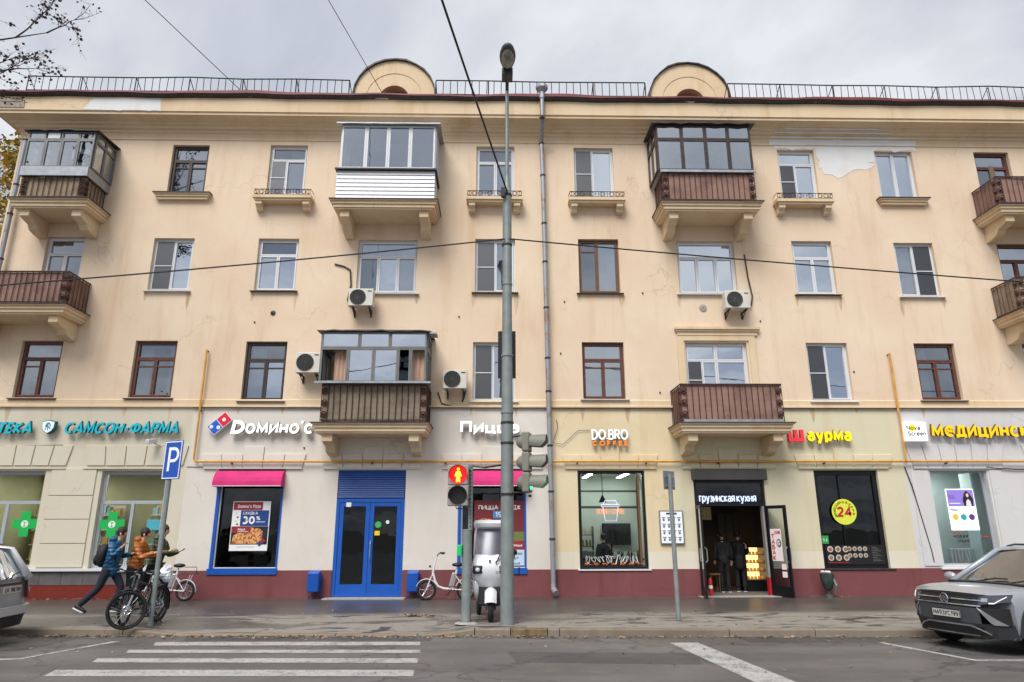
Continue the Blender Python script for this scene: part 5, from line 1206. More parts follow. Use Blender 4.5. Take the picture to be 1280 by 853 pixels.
# clinic poster
y = 20.2
t = P_('clinic_poster','lit clinic poster with a dark curly haired woman on violet','poster',13.12,13.94,1.76,2.93,y,mat('lit_paper',(226,240,240),.4,var=0,emis=.5),.02)
flat('violet_field',mat('poster_violet',(130,110,190),.4,var=0,emis=.3),t,13.14,13.92,2.43,2.90,y-.021)
HAIR = mat('print_dark_hair',(40,24,30),.6,var=0); SK = mat('print_skin',(226,190,170),.6,var=0,emis=.2)
m = MB(); m.prism(blob([(13.62,2.44),(13.58,2.6),(13.64,2.8),(13.72,2.87),(13.80,2.82),(13.88,2.64),(13.86,2.44)],.012,3),'y',y-.026,y-.022); m.build('printed_hair', HAIR, t)
m = MB(); m.prism([(13.735+.038*math.cos(a/10*6.283),2.745+.055*math.sin(a/10*6.283)) for a in range(10)],'y',y-.031,y-.027); m.build('printed_face', SK, t)
m = MB(); m.prism([(13.66,2.44),(13.68,2.58),(13.74,2.64),(13.80,2.58),(13.82,2.44)],'y',y-.031,y-.027); m.build('printed_blouse', M_WHITEP, t)
flat('print_line',M_BLACK,t,13.18,13.34,2.72,2.735,y-.023); flat('print_line',M_BLACK,t,13.18,13.36,2.66,2.675,y-.023); flat('print_line',M_WHITEP,t,13.18,13.5,2.5,2.53,y-.023)
txt('лицо',t,13.16,2.30,.10,y-.024,M_BLACK,width=.24)
for x, c in ((13.29,(226,170,60)),(13.53,(40,150,150)),(13.77,(90,50,120))):
    m = MB(); m.lathe([(.001,0),(.088,0),(.088,.004)],(x,y-.024,2.13),18,'y'); d_ = m.build('price_disc', mat('disc_%d' % c[0],c,.5,var=0,emis=.2), t)
for i in range(2): flat('print_line',mat('print_grey',(150,150,150),.6,var=0),t,13.2,13.55,1.86+.05*i,1.872+.05*i,y-.023)
t = thing('window_lettering','red and black brush lettering low in the clinic window','window paint',(13.4,20.21,1.6))
letters('новая', t, 13.15, 1.55, .11, M_BLACK, width=.42, t=.16, d=.002, y=20.21, shear=.2, join=True); letters('опция', t, 13.25, 1.42, .11, M_BLACK, width=.34, t=.16, d=.002, y=20.21, shear=.2, join=True)
for x, z in ((13.2,1.71),(14.05,1.58)):
    m = MB(); m.tube([(x-.1+.05*i,20.2,z+.03*math.sin(i*2.1)) for i in range(7)],.012,4); m.build('red_stroke', M_RED, t)
t = thing('radiator','white ribbed radiator standing inside the clinic window','radiator',(13.75,20.75,.75))
m = MB(); m.tube([(13.3,20.75,1.22),(14.2,20.75,1.22)],.03,6); m.tube([(13.3,20.75,.82),(14.2,20.75,.82)],.03,6); m.build('manifold', M_WHITE, t)
for i in range(9): m = MB(); m.box(13.31+i*.105,13.37+i*.105,20.7,20.8,.80,1.24); m.build('rib', M_WHITE, t)
# bins beside the blue doors
def bin_(x, label):
    t = thing('litter_bin', label, 'litter bin', (x,19.7,0), 'blue bins beside the blue doors')
    m = MB(); m.add([(x-.15,19.62,.20),(x+.15,19.62,.20),(x+.15,19.86,.20),(x-.15,19.86,.20),(x-.15,19.58,.68),(x+.15,19.58,.68),(x+.15,19.86,.74),(x-.15,19.86,.74)],[(0,3,2,1),(0,1,5,4),(1,2,6,5),(2,3,7,6),(3,0,4,7),(4,5,6,7)]); m.build('bucket', M_BLUE, t, bevel=.012)
    for s in (-1,1):
        m = MB(); m.tube([(x+s*.17,19.88,0),(x+s*.17,19.88,.66)],.016,5); m.build('leg', M_DBLUE, t)
    m = MB(); m.tube([(x-.17,19.88,.1),(x+.17,19.88,.1)],.012,5); m.tube([(x-.17,19.88,.45),(x+.17,19.88,.45)],.012,5); m.build('cross_bar', M_DBLUE, t)
bin_(-4.98,'blue litter bin left of the blue doors'); bin_(-2.30,'blue litter bin right of the blue doors')
# urn with white wrappers under the shawarma window
t = thing('street_urn','dark green urn bin full of wrappers below the round yellow sticker','litter bin',(9.05,19.6,0))
m = MB(); m.lathe([(.13,0),(.12,.04),(.04,.09),(.04,.16),(.11,.24),(.17,.42),(.19,.62),(.17,.62),(.15,.5)],(9.05,19.6,.005),14); m.build('urn', mat('dark_green_iron',(60,74,66),.6,.2,var=.3,vs=10), t, smooth='auto')
m = MB(); rr = random.Random(2)
for _ in range(6): m.ball((9.05+rr.uniform(-.1,.1),19.6+rr.uniform(-.08,.08),.63+rr.uniform(0,.05)),(.06,.05,.04),6,4)
m.build('wrappers', mat('wrapper_pale',(220,200,204),.7,var=.3,vs=20), t)
m = MB(); m.tube([(9.17,19.5,.5),(9.2,19.42,.32),(9.15,19.45,.1)],[.03,.045,.02],6); m.build('bag_tail', mat('grey_bag',(90,104,100),.5,var=.2), t)
# ---------------------------------------------------------------- street furniture
def pole(t, x, y, secs, mt, name='pole', n=14):
    m = MB(); prof = []
    for r, z in secs: prof.append((r, z))
    m.lathe(prof, (x,y,0), n); return m.build(name, mt, t, smooth='auto')
LX, LY = .20, 14.42
t = thing('street_lamp','tall grey street lamp post with banded joints in the middle of the picture','street lamp',(LX,LY,0))
pole(t, LX, LY, [(.14,-.05),(.138,.02),(.132,3.0),(.122,4.5),(.108,6.3),(.10,9.25),(.10,9.4),(.001,9.42)], M_GREYPOLE)
pole(t, LX, LY, [(.046,9.35),(.042,12.25)], M_GREYPOLE, 'mast', 8)
m = MB(); m.lathe([(.10,9.4),(.06,9.62),(.047,9.8)],(LX,LY,0),12); m.build('reducer', M_GREYPOLE, t)
for z, r in ((3.55,.130),(3.98,.128),(4.2,.126),(5.45,.120),(7.1,.109),(8.05,.107),(9.3,.105),(2.5,.137)):
    m = MB(); m.lathe([(r+.005,-.025),(r+.011,-.02),(r+.011,.02),(r+.005,.025)],(LX,LY,z),14); m.build('clamp_band', M_DIRON if z > 8 or z < 4 else M_GREYPOLE, t)
m = MB(); m.tube([(LX,LY,12.1),(LX,LY-.05,12.25),(LX,LY-.25,12.33)],.045,8); m.box(LX-.13,LX+.13,LY-.5,LY-.18,12.22,12.42); m.build('lamp_neck', mat('lamp_grey',(72,76,74),.5,.3,var=.1), t, bevel=.03)
m = MB(); m.ball((LX,LY-.88,12.42),(.19,.44,.14),16,8); m.build('lamp_head', MATS['lamp_grey'], t, smooth=True)
m = MB(); m.ball((LX,LY-.90,12.34),(.145,.33,.13),14,8); m.build('lamp_lens', mat('lamp_lens',(128,128,112),.2,var=.3,vs=8), t, smooth=True)
m = MB(); m.box(LX-.20,LX+.19,LY+.14,LY+.17,4.98,6.05); tag(m.build('signal_backboard', M_BLACK), 'black signal backboard behind the lamp post at the second floor', 'signal backboard')
# vehicle signal on the lamp post: seen from behind its left shoulder
SIG = mat('signal_grey', (120,119,108), .6, var=.08)
t = thing('traffic_light','grey three lamp traffic light on the right of the lamp post','traffic light',(.56,14.2,2.5))
M_ = Matrix.Translation((.62,14.15,2.50)) @ Matrix.Rotation(R(-14),4,'Z')
for k, zc in enumerate((.22,.63,1.04)):
    m = MB(); m.box(-.10,.06,-.165,.165,zc-.2,zc+.2); m.xform(M_); h = m.build('signal_section', SIG, t, bevel=.03)
    m = MB(); m.lathe([(.001,-.24),(.06,-.23),(.12,-.17),(.155,-.09)],(0,0,zc),14,'x'); m.xform(M_); m.build('back_shell', SIG, h, smooth=True)
    m = MB(); vs = []; n = 12
    for j in range(n+1):
        a = R(-35+250*j/n); L = .34-.20*max(0, -math.sin(a))
        for rr_, x in ((.15,.06),(.17,.06+L)): vs.append((x, rr_*math.cos(a), zc+rr_*math.sin(a)-.05*(x-.06)))
    m.add(vs,[(2*j,2*j+2,2*j+3,2*j+1) for j in range(n)]); m.xform(M_); m.build('visor', SIG, h, smooth=True)
    m = MB(); m.disc((.064,0,zc),.14,'x'); m.xform(M_); m.build('lens', M_BLACK if k else mat('green_lens_lit',(30,220,120),.4,var=0,emis=5), h)
for z in (2.53,3.68):
    m = MB(); m.tube([(LX,LY,z),(LX+.2,LY-.12,z),(.60,14.16,z)],.018,6); m.build('mounting_arm', M_DIRON, t)
m = MB(); m.lathe([(.01,0),(.03,0),(.03,-.05)],(.66,14.14,2.48),8); m.build('cable_gland', M_DIRON, t)
# pedestrian signal post
PX, PY = -.62, 14.62
t = thing('signal_post','short grey post holding the pedestrian light with a green button box','post',(PX,PY,0))
pole(t, PX, PY, [(.105,-.05),(.10,.0),(.10,1.78),(.105,1.785),(.105,1.80),(.05,1.81)], M_GREYPOLE)
pole(t, PX+.06, PY, [(.048,1.75),(.048,3.12),(.001,3.13)], M_GREYPOLE, 'upper_post', 8)
m = MB(); 
for i in range(16): m.box(PX+.06-.012,PX+.06+.012,PY-.052,PY-.045,1.85+i*.08,1.88+i*.08)
tag(m.build('slot_holes', M_DIRON, t), kind='stuff')
m = MB(); m.lathe([(.24,0),(.2,.02),(.12,.03)],(PX,PY,0),9); m.build('base_pad', M_CONC, t)
m = MB(); m.box(PX-.20,PX-.10,PY-.1,PY+.03,1.28,1.50); m.build('button_box', mat('green_plastic',(20,190,110),.4,var=.05), t, bevel=.012)
m = MB(); m.tube([(PX+.1,PY,3.1),(PX+.35,PY-.05,3.06),(LX-.12,LY,3.10)],.022,6); m.build('link_cable', M_BLACK, t)
t = thing('pedestrian_light','pedestrian traffic light showing a red standing figure','traffic light',(-.81,14.4,2.26)); x0, x1, y0 = -1.03, -.60, 14.40
SG2 = mat('signal_case', (150,144,140), .55, var=.05)
for z0, z1 in ((2.27,2.68),(2.69,3.10)):
    m = MB(); m.box(x0,x1,y0,y0+.16,z0,z1); m.build('signal_section', SG2, t, bevel=.02)
RG = mat('red_lens_lit', (224,10,10), .4, var=0, emis=1.0, ecol=(255,16,10)); YG = mat('lit_figure', (255,190,60), .4, var=0, emis=2.2, ecol=(255,150,40))
cx = (x0+x1)/2
for zc, mt in ((2.895,RG),(2.475,M_BLACK)):
    m = MB(); m.disc((cx,y0-.012,zc),.18); m.build('lens', mt, t)
    m = MB(); vs = []; n = 16
    for j in range(n+1):
        a = R(-20+220*j/n)
        for rr_, yy in ((.185,y0),(.195,y0-.16)): vs.append((cx+rr_*math.cos(a), yy, zc+rr_*math.sin(a)))
    m.add(vs,[(2*j,2*j+2,2*j+3,2*j+1) for j in range(n)]); m.build('visor', mat('signal_visor',(96,78,76),.6,var=.05), t, smooth=True)
m = MB(); zc = 2.895; y = y0-.02; m.disc((cx,y,zc+.115),.032,n=12)
m.prism([(cx-.045,zc+.07),(cx+.045,zc+.07),(cx+.075,zc-.03),(cx+.055,zc-.035),(cx+.035,zc+.03),(cx+.045,zc-.15),(cx+.012,zc-.15),(cx,zc-.04),(cx-.012,zc-.15),(cx-.045,zc-.15),(cx-.035,zc+.03),(cx-.055,zc-.035),(cx-.075,zc-.03)],'y',y-.003,y); m.build('figure', YG, t)
m = MB(); m.tube([(x1-.02,y0+.1,2.4),(PX+.06,PY,2.4)],.02,5); m.tube([(x1-.02,y0+.1,3.0),(PX+.06,PY,3.0)],.02,5); m.build('mounting_arm', M_DIRON, t)
m = MB(); m.tube([(cx-.04,y0+.08,2.27),(cx-.03,y0+.08,2.22),(cx+.1,y0+.08,2.21),(cx+.14,y0+.1,2.27)],.012,5); m.build('cable_loop', M_BLACK, t)
# parking sign
t = thing('parking_sign','blue parking sign on a grey post above the parked bicycles','sign',(-6.86,14.66,0))
pole(t, -6.86, 14.66, [(.055,-.05),(.05,0),(.05,3.55),(.001,3.56)], M_GREYPOLE, 'post', 10)
m = MB(); m.box(-.25,.25,-.012,.012,-.40,.40); M_ = Matrix.Translation((-6.80,14.58,3.22)) @ Matrix.Rotation(R(-24),4,'Z'); m.xform(M_); m.build('sign_plate', mat('sign_blue',(22,76,168),.4,var=.03), t, bevel=.01)
m = MB(); ring(m,-.235,.235,-.385,.385,-.016,-.013,.02); m.xform(M_); m.build('white_border', M_WHITEP, t)
letters('P', t, -.12, -.27, .54, M_WHITEP, t=.14, d=.003, fr=lambda u,v,k: M_ @ Vector((u,-.013+k,v)), width=.30, name='letter')
for z in (3.0,3.4):
    m = MB(); m.tube([(-6.91,14.66,z),(-6.80,14.60,z)],.022,5); m.build('sign_bracket', M_ZINC, t)
# back of a road sign on the right
t = thing('road_sign','grey back of a road sign on a thin post left of the kitchen doorway','sign',(3.74,15.02,0))
pole(t, 3.74, 15.02, [(.06,-.05),(.05,0),(.048,2.95),(.001,2.96)], M_GREYPOLE, 'post', 10)
M_ = Matrix.Translation((3.74,15.09,2.83)) @ Matrix.Rotation(R(40),4,'Z')
m = MB(); m.box(-.2,.2,-.008,.008,-.2,.2); m.xform(M_); m.build('sign_plate', mat('sign_back_grey',(128,136,142),.45,.4,var=.12,vs=6), t, bevel=.006)
for z in (-.12,.08):
    m = MB(); m.box(-.18,.18,-.02,-.009,z-.015,z+.015); m.xform(M_); m.build('stiffener', M_ZINC, t); 
m = MB(); m.tube([(3.74,15.02,2.72),(3.78,15.08,2.72)],.03,5); m.build('sign_bracket', M_DIRON, t)
# overhead wires
def wire(pts, sag, label, r=.012, ty='overhead wires'):
    P = []; n = 24
    for i in range(n+1):
        k = i/n; p = Vector(pts[0]).lerp(Vector(pts[1]), k); p.z -= sag*4*k*(1-k); P.append(p)
    m = MB(); m.tube(P,r,5); tag(m.build('overhead_wire', M_BLACK), label, 'wire', ty)
wire([(-8.47,19.5,15.7),(-22.0,-9,21.1)],.12,'thin wire from the roof edge going up left, left of the left dormer',.012)
wire([(-3.9,19.9,15.9),(-10.2,-12.8,16.2)],.12,'thin wire running up from the left dormer',.011)
wire([(LX,LY-.1,9.35),(-4.55,-6.63,13.48)],.25,'black cable rising from the street lamp post to the upper left',.022)
wire([(LX-.05,LY-.11,8.16),(-22.55,12.0,5.15)],.2,'black cable crossing the facade from the lamp post to the left',.017)
wire([(LX+.05,LY-.11,8.16),(26,14.8,6.5)],.13,'black cable crossing the facade from the lamp post to the right',.017)
m = MB(); m.box(LX-.14,LX-.05,LY-.18,LY-.08,9.2,9.42); m.build('cable_anchor', M_DIRON, bpy.data.objects['street_lamp'])

# ---------------------------------------------------------------- inside the shops
t = thing('display_case','glowing glass case of pastries inside the kitchen doorway','display case',(7.75,21.6,0))
m = MB(); ring(m,7.42,8.05,.30,1.30,21.3,21.9,.03); m.box(7.42,8.05,21.3,21.9,.03,.30); m.build('cabinet', M_BLKMET, t)
m = MB(); m.quad((7.45,21.88,.33),(8.02,21.88,.33),(8.02,21.88,1.27),(7.45,21.88,1.27)); m.build('lit_back', M_WARM, t)
for i in range(4):
    z = .36+i*.235; m = MB(); m.box(7.45,8.02,21.36,21.87,z-.012,z); s_ = m.build('shelf', M_ALU, t)
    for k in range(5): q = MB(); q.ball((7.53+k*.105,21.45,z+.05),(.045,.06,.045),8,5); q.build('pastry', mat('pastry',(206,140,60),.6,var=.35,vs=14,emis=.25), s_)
m = MB(); m.box(6.28,6.9,22.6,22.64,2.1,2.5); tag(m.build('hanging_menu', mat('menu_collage',(110,96,70),.5,var=.7,vs=22,emis=.15)), 'small colourful menu panel hanging inside the kitchen doorway', 'menu board')
for k, x in enumerate((7.1,7.35,7.6)):
    m = MB(); m.box(x,x+.22,22.62,22.66,1.4,2.3); tag(m.build('chalk_menu', mat('chalk_black',(40,42,42),.7,var=.3,vs=18)), ('left','middle','right')[k]+' black chalk menu of the three inside the kitchen doorway', 'menu board', 'chalk menus')
t = thing('stool','small pale stool just inside the kitchen doorway','stool',(6.35,21.0,0))
m = MB(); m.box(6.2,6.5,20.85,21.15,.52,.56); m.build('seat', M_OBROWN, t)
for sx in (6.22,6.46):
    for sy in (20.87,21.1): m = MB(); m.box(sx,sx+.02,sy,sy+.02,.03,.52); m.build('leg', M_OBROWN, t)
t = thing('fire_extinguisher','red and white cylinder standing by the left leaf of the kitchen doors','extinguisher',(5.93,20.0,.03))
m = MB(); m.lathe([(.001,.03),(.055,.03),(.055,.42),(.03,.47),(.015,.5),(.001,.5)],(5.93,19.98,.0),12); m.build('body', M_RED, t, smooth='auto'); m = MB(); m.lathe([(.057,.22),(.057,.30)],(5.93,19.98,.0),12); m.build('white_band', M_WHITEP, t)
# kitchen door leaves, open outwards
KD = [(5.70,5.60,'narrow black glass door leaf swung out on the left of the kitchen doorway',-1),(7.66,7.98,'black glass door leaf swung out on the right of the kitchen doorway',1)]
for xh_, xe, lab, sg in KD:
    t = thing('door_leaf_open', lab, 'door', (xh_,20,.03), 'kitchen door leaves')
    d = Vector((xe-xh_, -math.sqrt(max(.01,.74**2-(xe-xh_)**2)), 0)); L = d.length; d.normalize(); nrm = Vector((-d.y, d.x, 0))
    Mx = Matrix(((d.x,nrm.x,0,xh_),(d.y,nrm.y,0,19.985),(0,0,1,.03),(0,0,0,1)))
    m = MB(); ring(m,0,L,0,2.42,-.025,.025,.09); m.box(.09,L-.09,-.02,.02,.09,.26); m.xform(Mx); m.build('frame', M_BLKMET, t)
    m = MB(); m.quad((.09,0,.26),(L-.09,0,.26),(L-.09,0,2.33),(.09,0,2.33)); m.xform(Mx); m.build('pane', GL_SHOP, t)
    m = MB(); m.tube([(L-.05,-.03*sg,.9),(L-.05,-.09*sg,.95),(L-.05,-.09*sg,1.25),(L-.05,-.03*sg,1.3)],.014,5); m.tube([(L-.05,.03*sg,.9),(L-.05,.09*sg,.95),(L-.05,.09*sg,1.25),(L-.05,.03*sg,1.3)],.014,5); m.xform(Mx); m.build('handle', M_ZINC, t)
    if sg > 0:
        f = lambda u,v,k: Mx @ Vector((u, -.03+k, v))
        m = MB(); m.box(.12,.50,-.012,-.004,.92,1.78); m.xform(Mx); m.build('paper_sign', mat('paper_pinkish',(236,222,222),.6,var=0), t)
        for i, ch in enumerate('ТАБАК'): letters(ch, t, .15, 1.52-i*.145, .125, M_RED, t=.2, d=.004, width=.11, fr=lambda u,v,k: Mx @ Vector((u,-.014+k,v)), name='letter')
        m = MB(); m.two = False; ribbon(m, O_(.40,1.4,.07,.10), .02, lambda u,v,k: Mx @ Vector((u,-.014+k,v)), .003); ribbon(m, O_(.42,1.38,.035,.05), .015, lambda u,v,k: Mx @ Vector((u,-.014+k,v)), .003); m.build('swirl_mark', M_BLACK, t)
        letters('КОФЕ', t, .29, 1.64, .09, M_RED, t=.18, d=.004, width=.19, fr=lambda u,v,k: Mx @ Vector((u,-.014+k,v)), join=True)
        for z in (.50,.70): m = MB(); m.box(.42,.58,-.012,-.004,z,z+.15); m.xform(Mx); m.build('paper_note', MATS['paper_pinkish'], t)
    else:
        for i in range(7): m = MB(); m.box(.2,.5,.004,.010,.35+i*.12,.43+i*.12); m.xform(Mx); m.build('sticker', mat('sticker_orange',(200,120,50),.5,var=.3,vs=20) if i < 4 else mat('sticker_blue',(90,140,180),.5,var=.2), t)
# kitchen transom, roller box and jambs
x0, x1, _, _ = GH['kit']
m = MB(); m.box(x0-.05,x1+.06,19.86,20.2,3.17,3.47); m.build('roller_box', mat('roller_grey',(84,80,80),.5,.3,var=.15), B, bevel=.02)
m = MB(); ring(m,x0+.01,x1-.01,2.45,3.16,20.05,20.12,.07); m.build('transom_frame', M_BLKMET, B); pane(x0+.08,x1-.08,2.52,3.09,20.08,GL_DIM,B)
m = MB(); m.box(x0+.01,x0+.12,20.02,20.2,.03,2.44); m.build('door_jamb', M_RBROWN, B); m = MB(); m.box(x1-.12,x1-.01,20.02,20.2,.50,2.44); m.build('door_jamb', mat('grey_jamb',(150,146,140),.6,var=.1), B); m = MB(); m.box(x1-.12,x1-.01,20.02,20.2,.03,.49); m.build('door_jamb', M_RED, B)
m = MB(); m.box(x0-.1,x1+.1,19.7,20.02,-.02,.029); m.build('door_step', M_CONC, B)
# coffee shop
t = thing('wall_screen','black television on the back wall of the coffee shop','television',(3.9,22.8,1.3)); m = MB(); m.box(3.38,4.30,22.78,22.84,1.33,2.0); m.build('screen', M_BLACK, t, bevel=.01)
m = MB(); m.box(3.43,4.25,22.772,22.779,1.38,1.95); m.build('screen_glass', mat('screen_glass',(14,20,20),.1,var=0), t)
t = thing('shelf_rack','shelves of jars at the left inside the coffee shop','shelves',(2.6,22.3,0))
for z in (.9,1.3,1.65): m = MB(); m.box(2.3,3.0,22.2,22.55,z-.02,z); m.build('shelf', M_BROWN, t)
m = MB(); m.box(2.28,2.3,22.2,22.55,.03,1.9); m.box(3.0,3.02,22.2,22.55,.03,1.9); m.build('upright', M_BLKMET, t)
rr = random.Random(8)
for z in (.9,1.3,1.65):
    for k in range(6): m = MB(); m.lathe([(.001,0),(.04,0),(.04,.14),(.02,.2),(.001,.2)],(2.36+k*.11,22.3,z),7); m.build('jar', [mat('jar_amber',(160,110,50),.3,var=.2),mat('jar_cream',(200,190,160),.4,var=.1),mat('jar_green',(70,100,70),.3,var=.2)][rr.randrange(3)], t)
t = thing('counter','dark counter with coffee machine parts inside the coffee window','counter',(3.5,21.9,0))
m = MB(); m.box(2.35,4.4,21.6,22.1,.03,.92); m.build('counter_body', M_OBROWN, t); m = MB(); m.box(2.3,4.45,21.55,22.15,.92,.96); m.build('counter_top', M_BLKMET, t)
for k in range(9):
    x = 3.5+k*.1; m = MB(); m.lathe([(.001,0),(.035,0),(.045,.1),(.02,.16+.03*(k % 3)),(.001,.2)],(x,21.7,.96),7); m.build('cup', [M_BLKMET,M_WHITE,M_OBROWN][k % 3], t)
m = MB(); m.box(2.4,2.95,21.6,22.0,.96,1.2); m.build('coffee_machine', M_ALU, t, bevel=.03)
t = thing('pendant_lamp','dark pendant lamp hanging over the neon cup in the coffee window','lamp',(3.1,20.6,2.4)); m = MB(); m.tube([(3.1,20.6,3.5),(3.1,20.6,2.75)],.012,4); m.build('cord', M_BLACK, t); m = MB(); m.lathe([(.02,.2),(.06,.12),(.12,0),(.11,0)],(3.1,20.6,2.58),12); m.build('lamp_shade', M_BLACK, t)
for z in (2.42,): 
    m = MB(); m.box(2.35,4.2,20.5,20.53,2.40,2.425); m.build('rail', M_BLKMET, t)
# pharmacy shelves
for k, (x0, x1) in enumerate(((-14.9,-13.6),(-13.4,-12.2),(-11.2,-10.3),(-10.1,-9.2))):
    t = thing('pharmacy_shelf', ['leftmost','second','third','rightmost'][k]+' stocked shelf of the four inside the pharmacy','shelves',((x0+x1)/2,23.1,0),'pharmacy shelves')
    m = MB(); m.box(x0,x1,23.3,23.35,.03,2.6); m.build('back_board', mat('shelf_white',(200,198,180),.6,var=.05), t)
    for i in range(5):
        z = .5+i*.45; m = MB(); m.box(x0,x1,22.95,23.3,z-.03,z); s_ = m.build('shelf', MATS['shelf_white'], t); xx = x0+.05
        while xx < x1-.15:
            w_ = rr.uniform(.08,.2); m = MB(); m.box(xx,xx+w_,23.0,23.2,z,z+rr.uniform(.14,.32)); m.build('carton', mat('carton_%d' % rr.randrange(6), [(200,180,120),(210,210,200),(120,160,150),(190,150,90),(150,180,190),(220,200,150)][rr.randrange(6)],.6,var=.1), s_); xx += w_+.03
t = thing('shop_screen','small blue lit screen inside the right pharmacy window','screen',(-10.25,21.5,1.9)); m = MB(); m.box(-10.55,-10.08,21.5,21.54,1.82,2.12); m.build('screen', mat('blue_screen_lit',(90,190,220),.4,var=.2,emis=.25), t)
# pizza shop interior hints
for k, (x, z) in enumerate(((-7.4,.75),(-6.6,.75),(-.6,.75),(.4,.75))):
    t = thing('cafe_chair', ['left','right','left','right'][k]+' dark cafe chair behind the glass '+('under the discount poster' if k < 2 else 'behind the white scooter'),'chair',(x,21.2,0),'cafe chairs'); 
    m = MB(); m.box(x-.2,x+.2,21.0,21.4,.44,.48); m.build('seat', M_ALU, t); m = MB(); m.box(x-.2,x+.2,21.38,21.42,.55,.95); m.build('backrest', M_ALU, t)
    for sx in (-.18,.16):
        for sy in (21.02,21.36): m = MB(); m.box(x+sx,x+sx+.02,sy,sy+.02,.03,.44); m.build('leg', M_ALU, t)
# ---------------------------------------------------------------- vehicles
TYRE = mat('tyre_rubber', (26,26,27), .8, var=.15, vs=20); RIM = mat('alloy_rim', (150,152,155), .35, .7, var=.05); CHROME = mat('chrome', (200,202,206), .15, .9, var=0)
CLAD = mat('black_cladding', (40,41,43), .65, var=.1, vs=10)
def paint(name, rgb):
    return mat(name, rgb, .38, .25, var=.04, vs=40, coat=.5)
def car_wheel(parent, x, y, r, side):
    m = MB(); m.lathe([(r*.66,-.11),(r*.93,-.115),(r,-.08),(r,.08),(r*.93,.115),(r*.66,.11)],(0,0,0),26,'y'); m.xform(Matrix.Translation((x,y,r))); w_ = m.build('wheel', TYRE, parent, smooth='auto')
    m = MB(); m.lathe([(r*.68,-.11),(r*.66,.02*side),(r*.66,.1*side),(r*.70,.112*side)],(0,0,0),24,'y'); m.lathe([(r*.62,-.03*side),(.001,-.03*side)],(0,0,0),24,'y'); m.xform(Matrix.Translation((x,y,r))); m.build('rim', M_BLACK, w_)
    for k in range(5):
        m = MB(); a = 2*math.pi*k/5
        for q in (-.16,.16):
            p0 = Vector((.05*math.cos(a),.09*side,.05*math.sin(a))); p1 = Vector((r*.67*math.cos(a+q),.105*side,r*.67*math.sin(a+q))); m.tube([p0,p1],[.035,.022],5)
        m.xform(Matrix.Translation((x,y,r))); m.build('spoke', RIM, w_)
    m = MB(); m.lathe([(.06,.08*side),(.055,.118*side),(.001,.12*side)],(0,0,0),12,'y'); m.xform(Matrix.Translation((x,y,r))); m.build('hub_cap', RIM, w_)

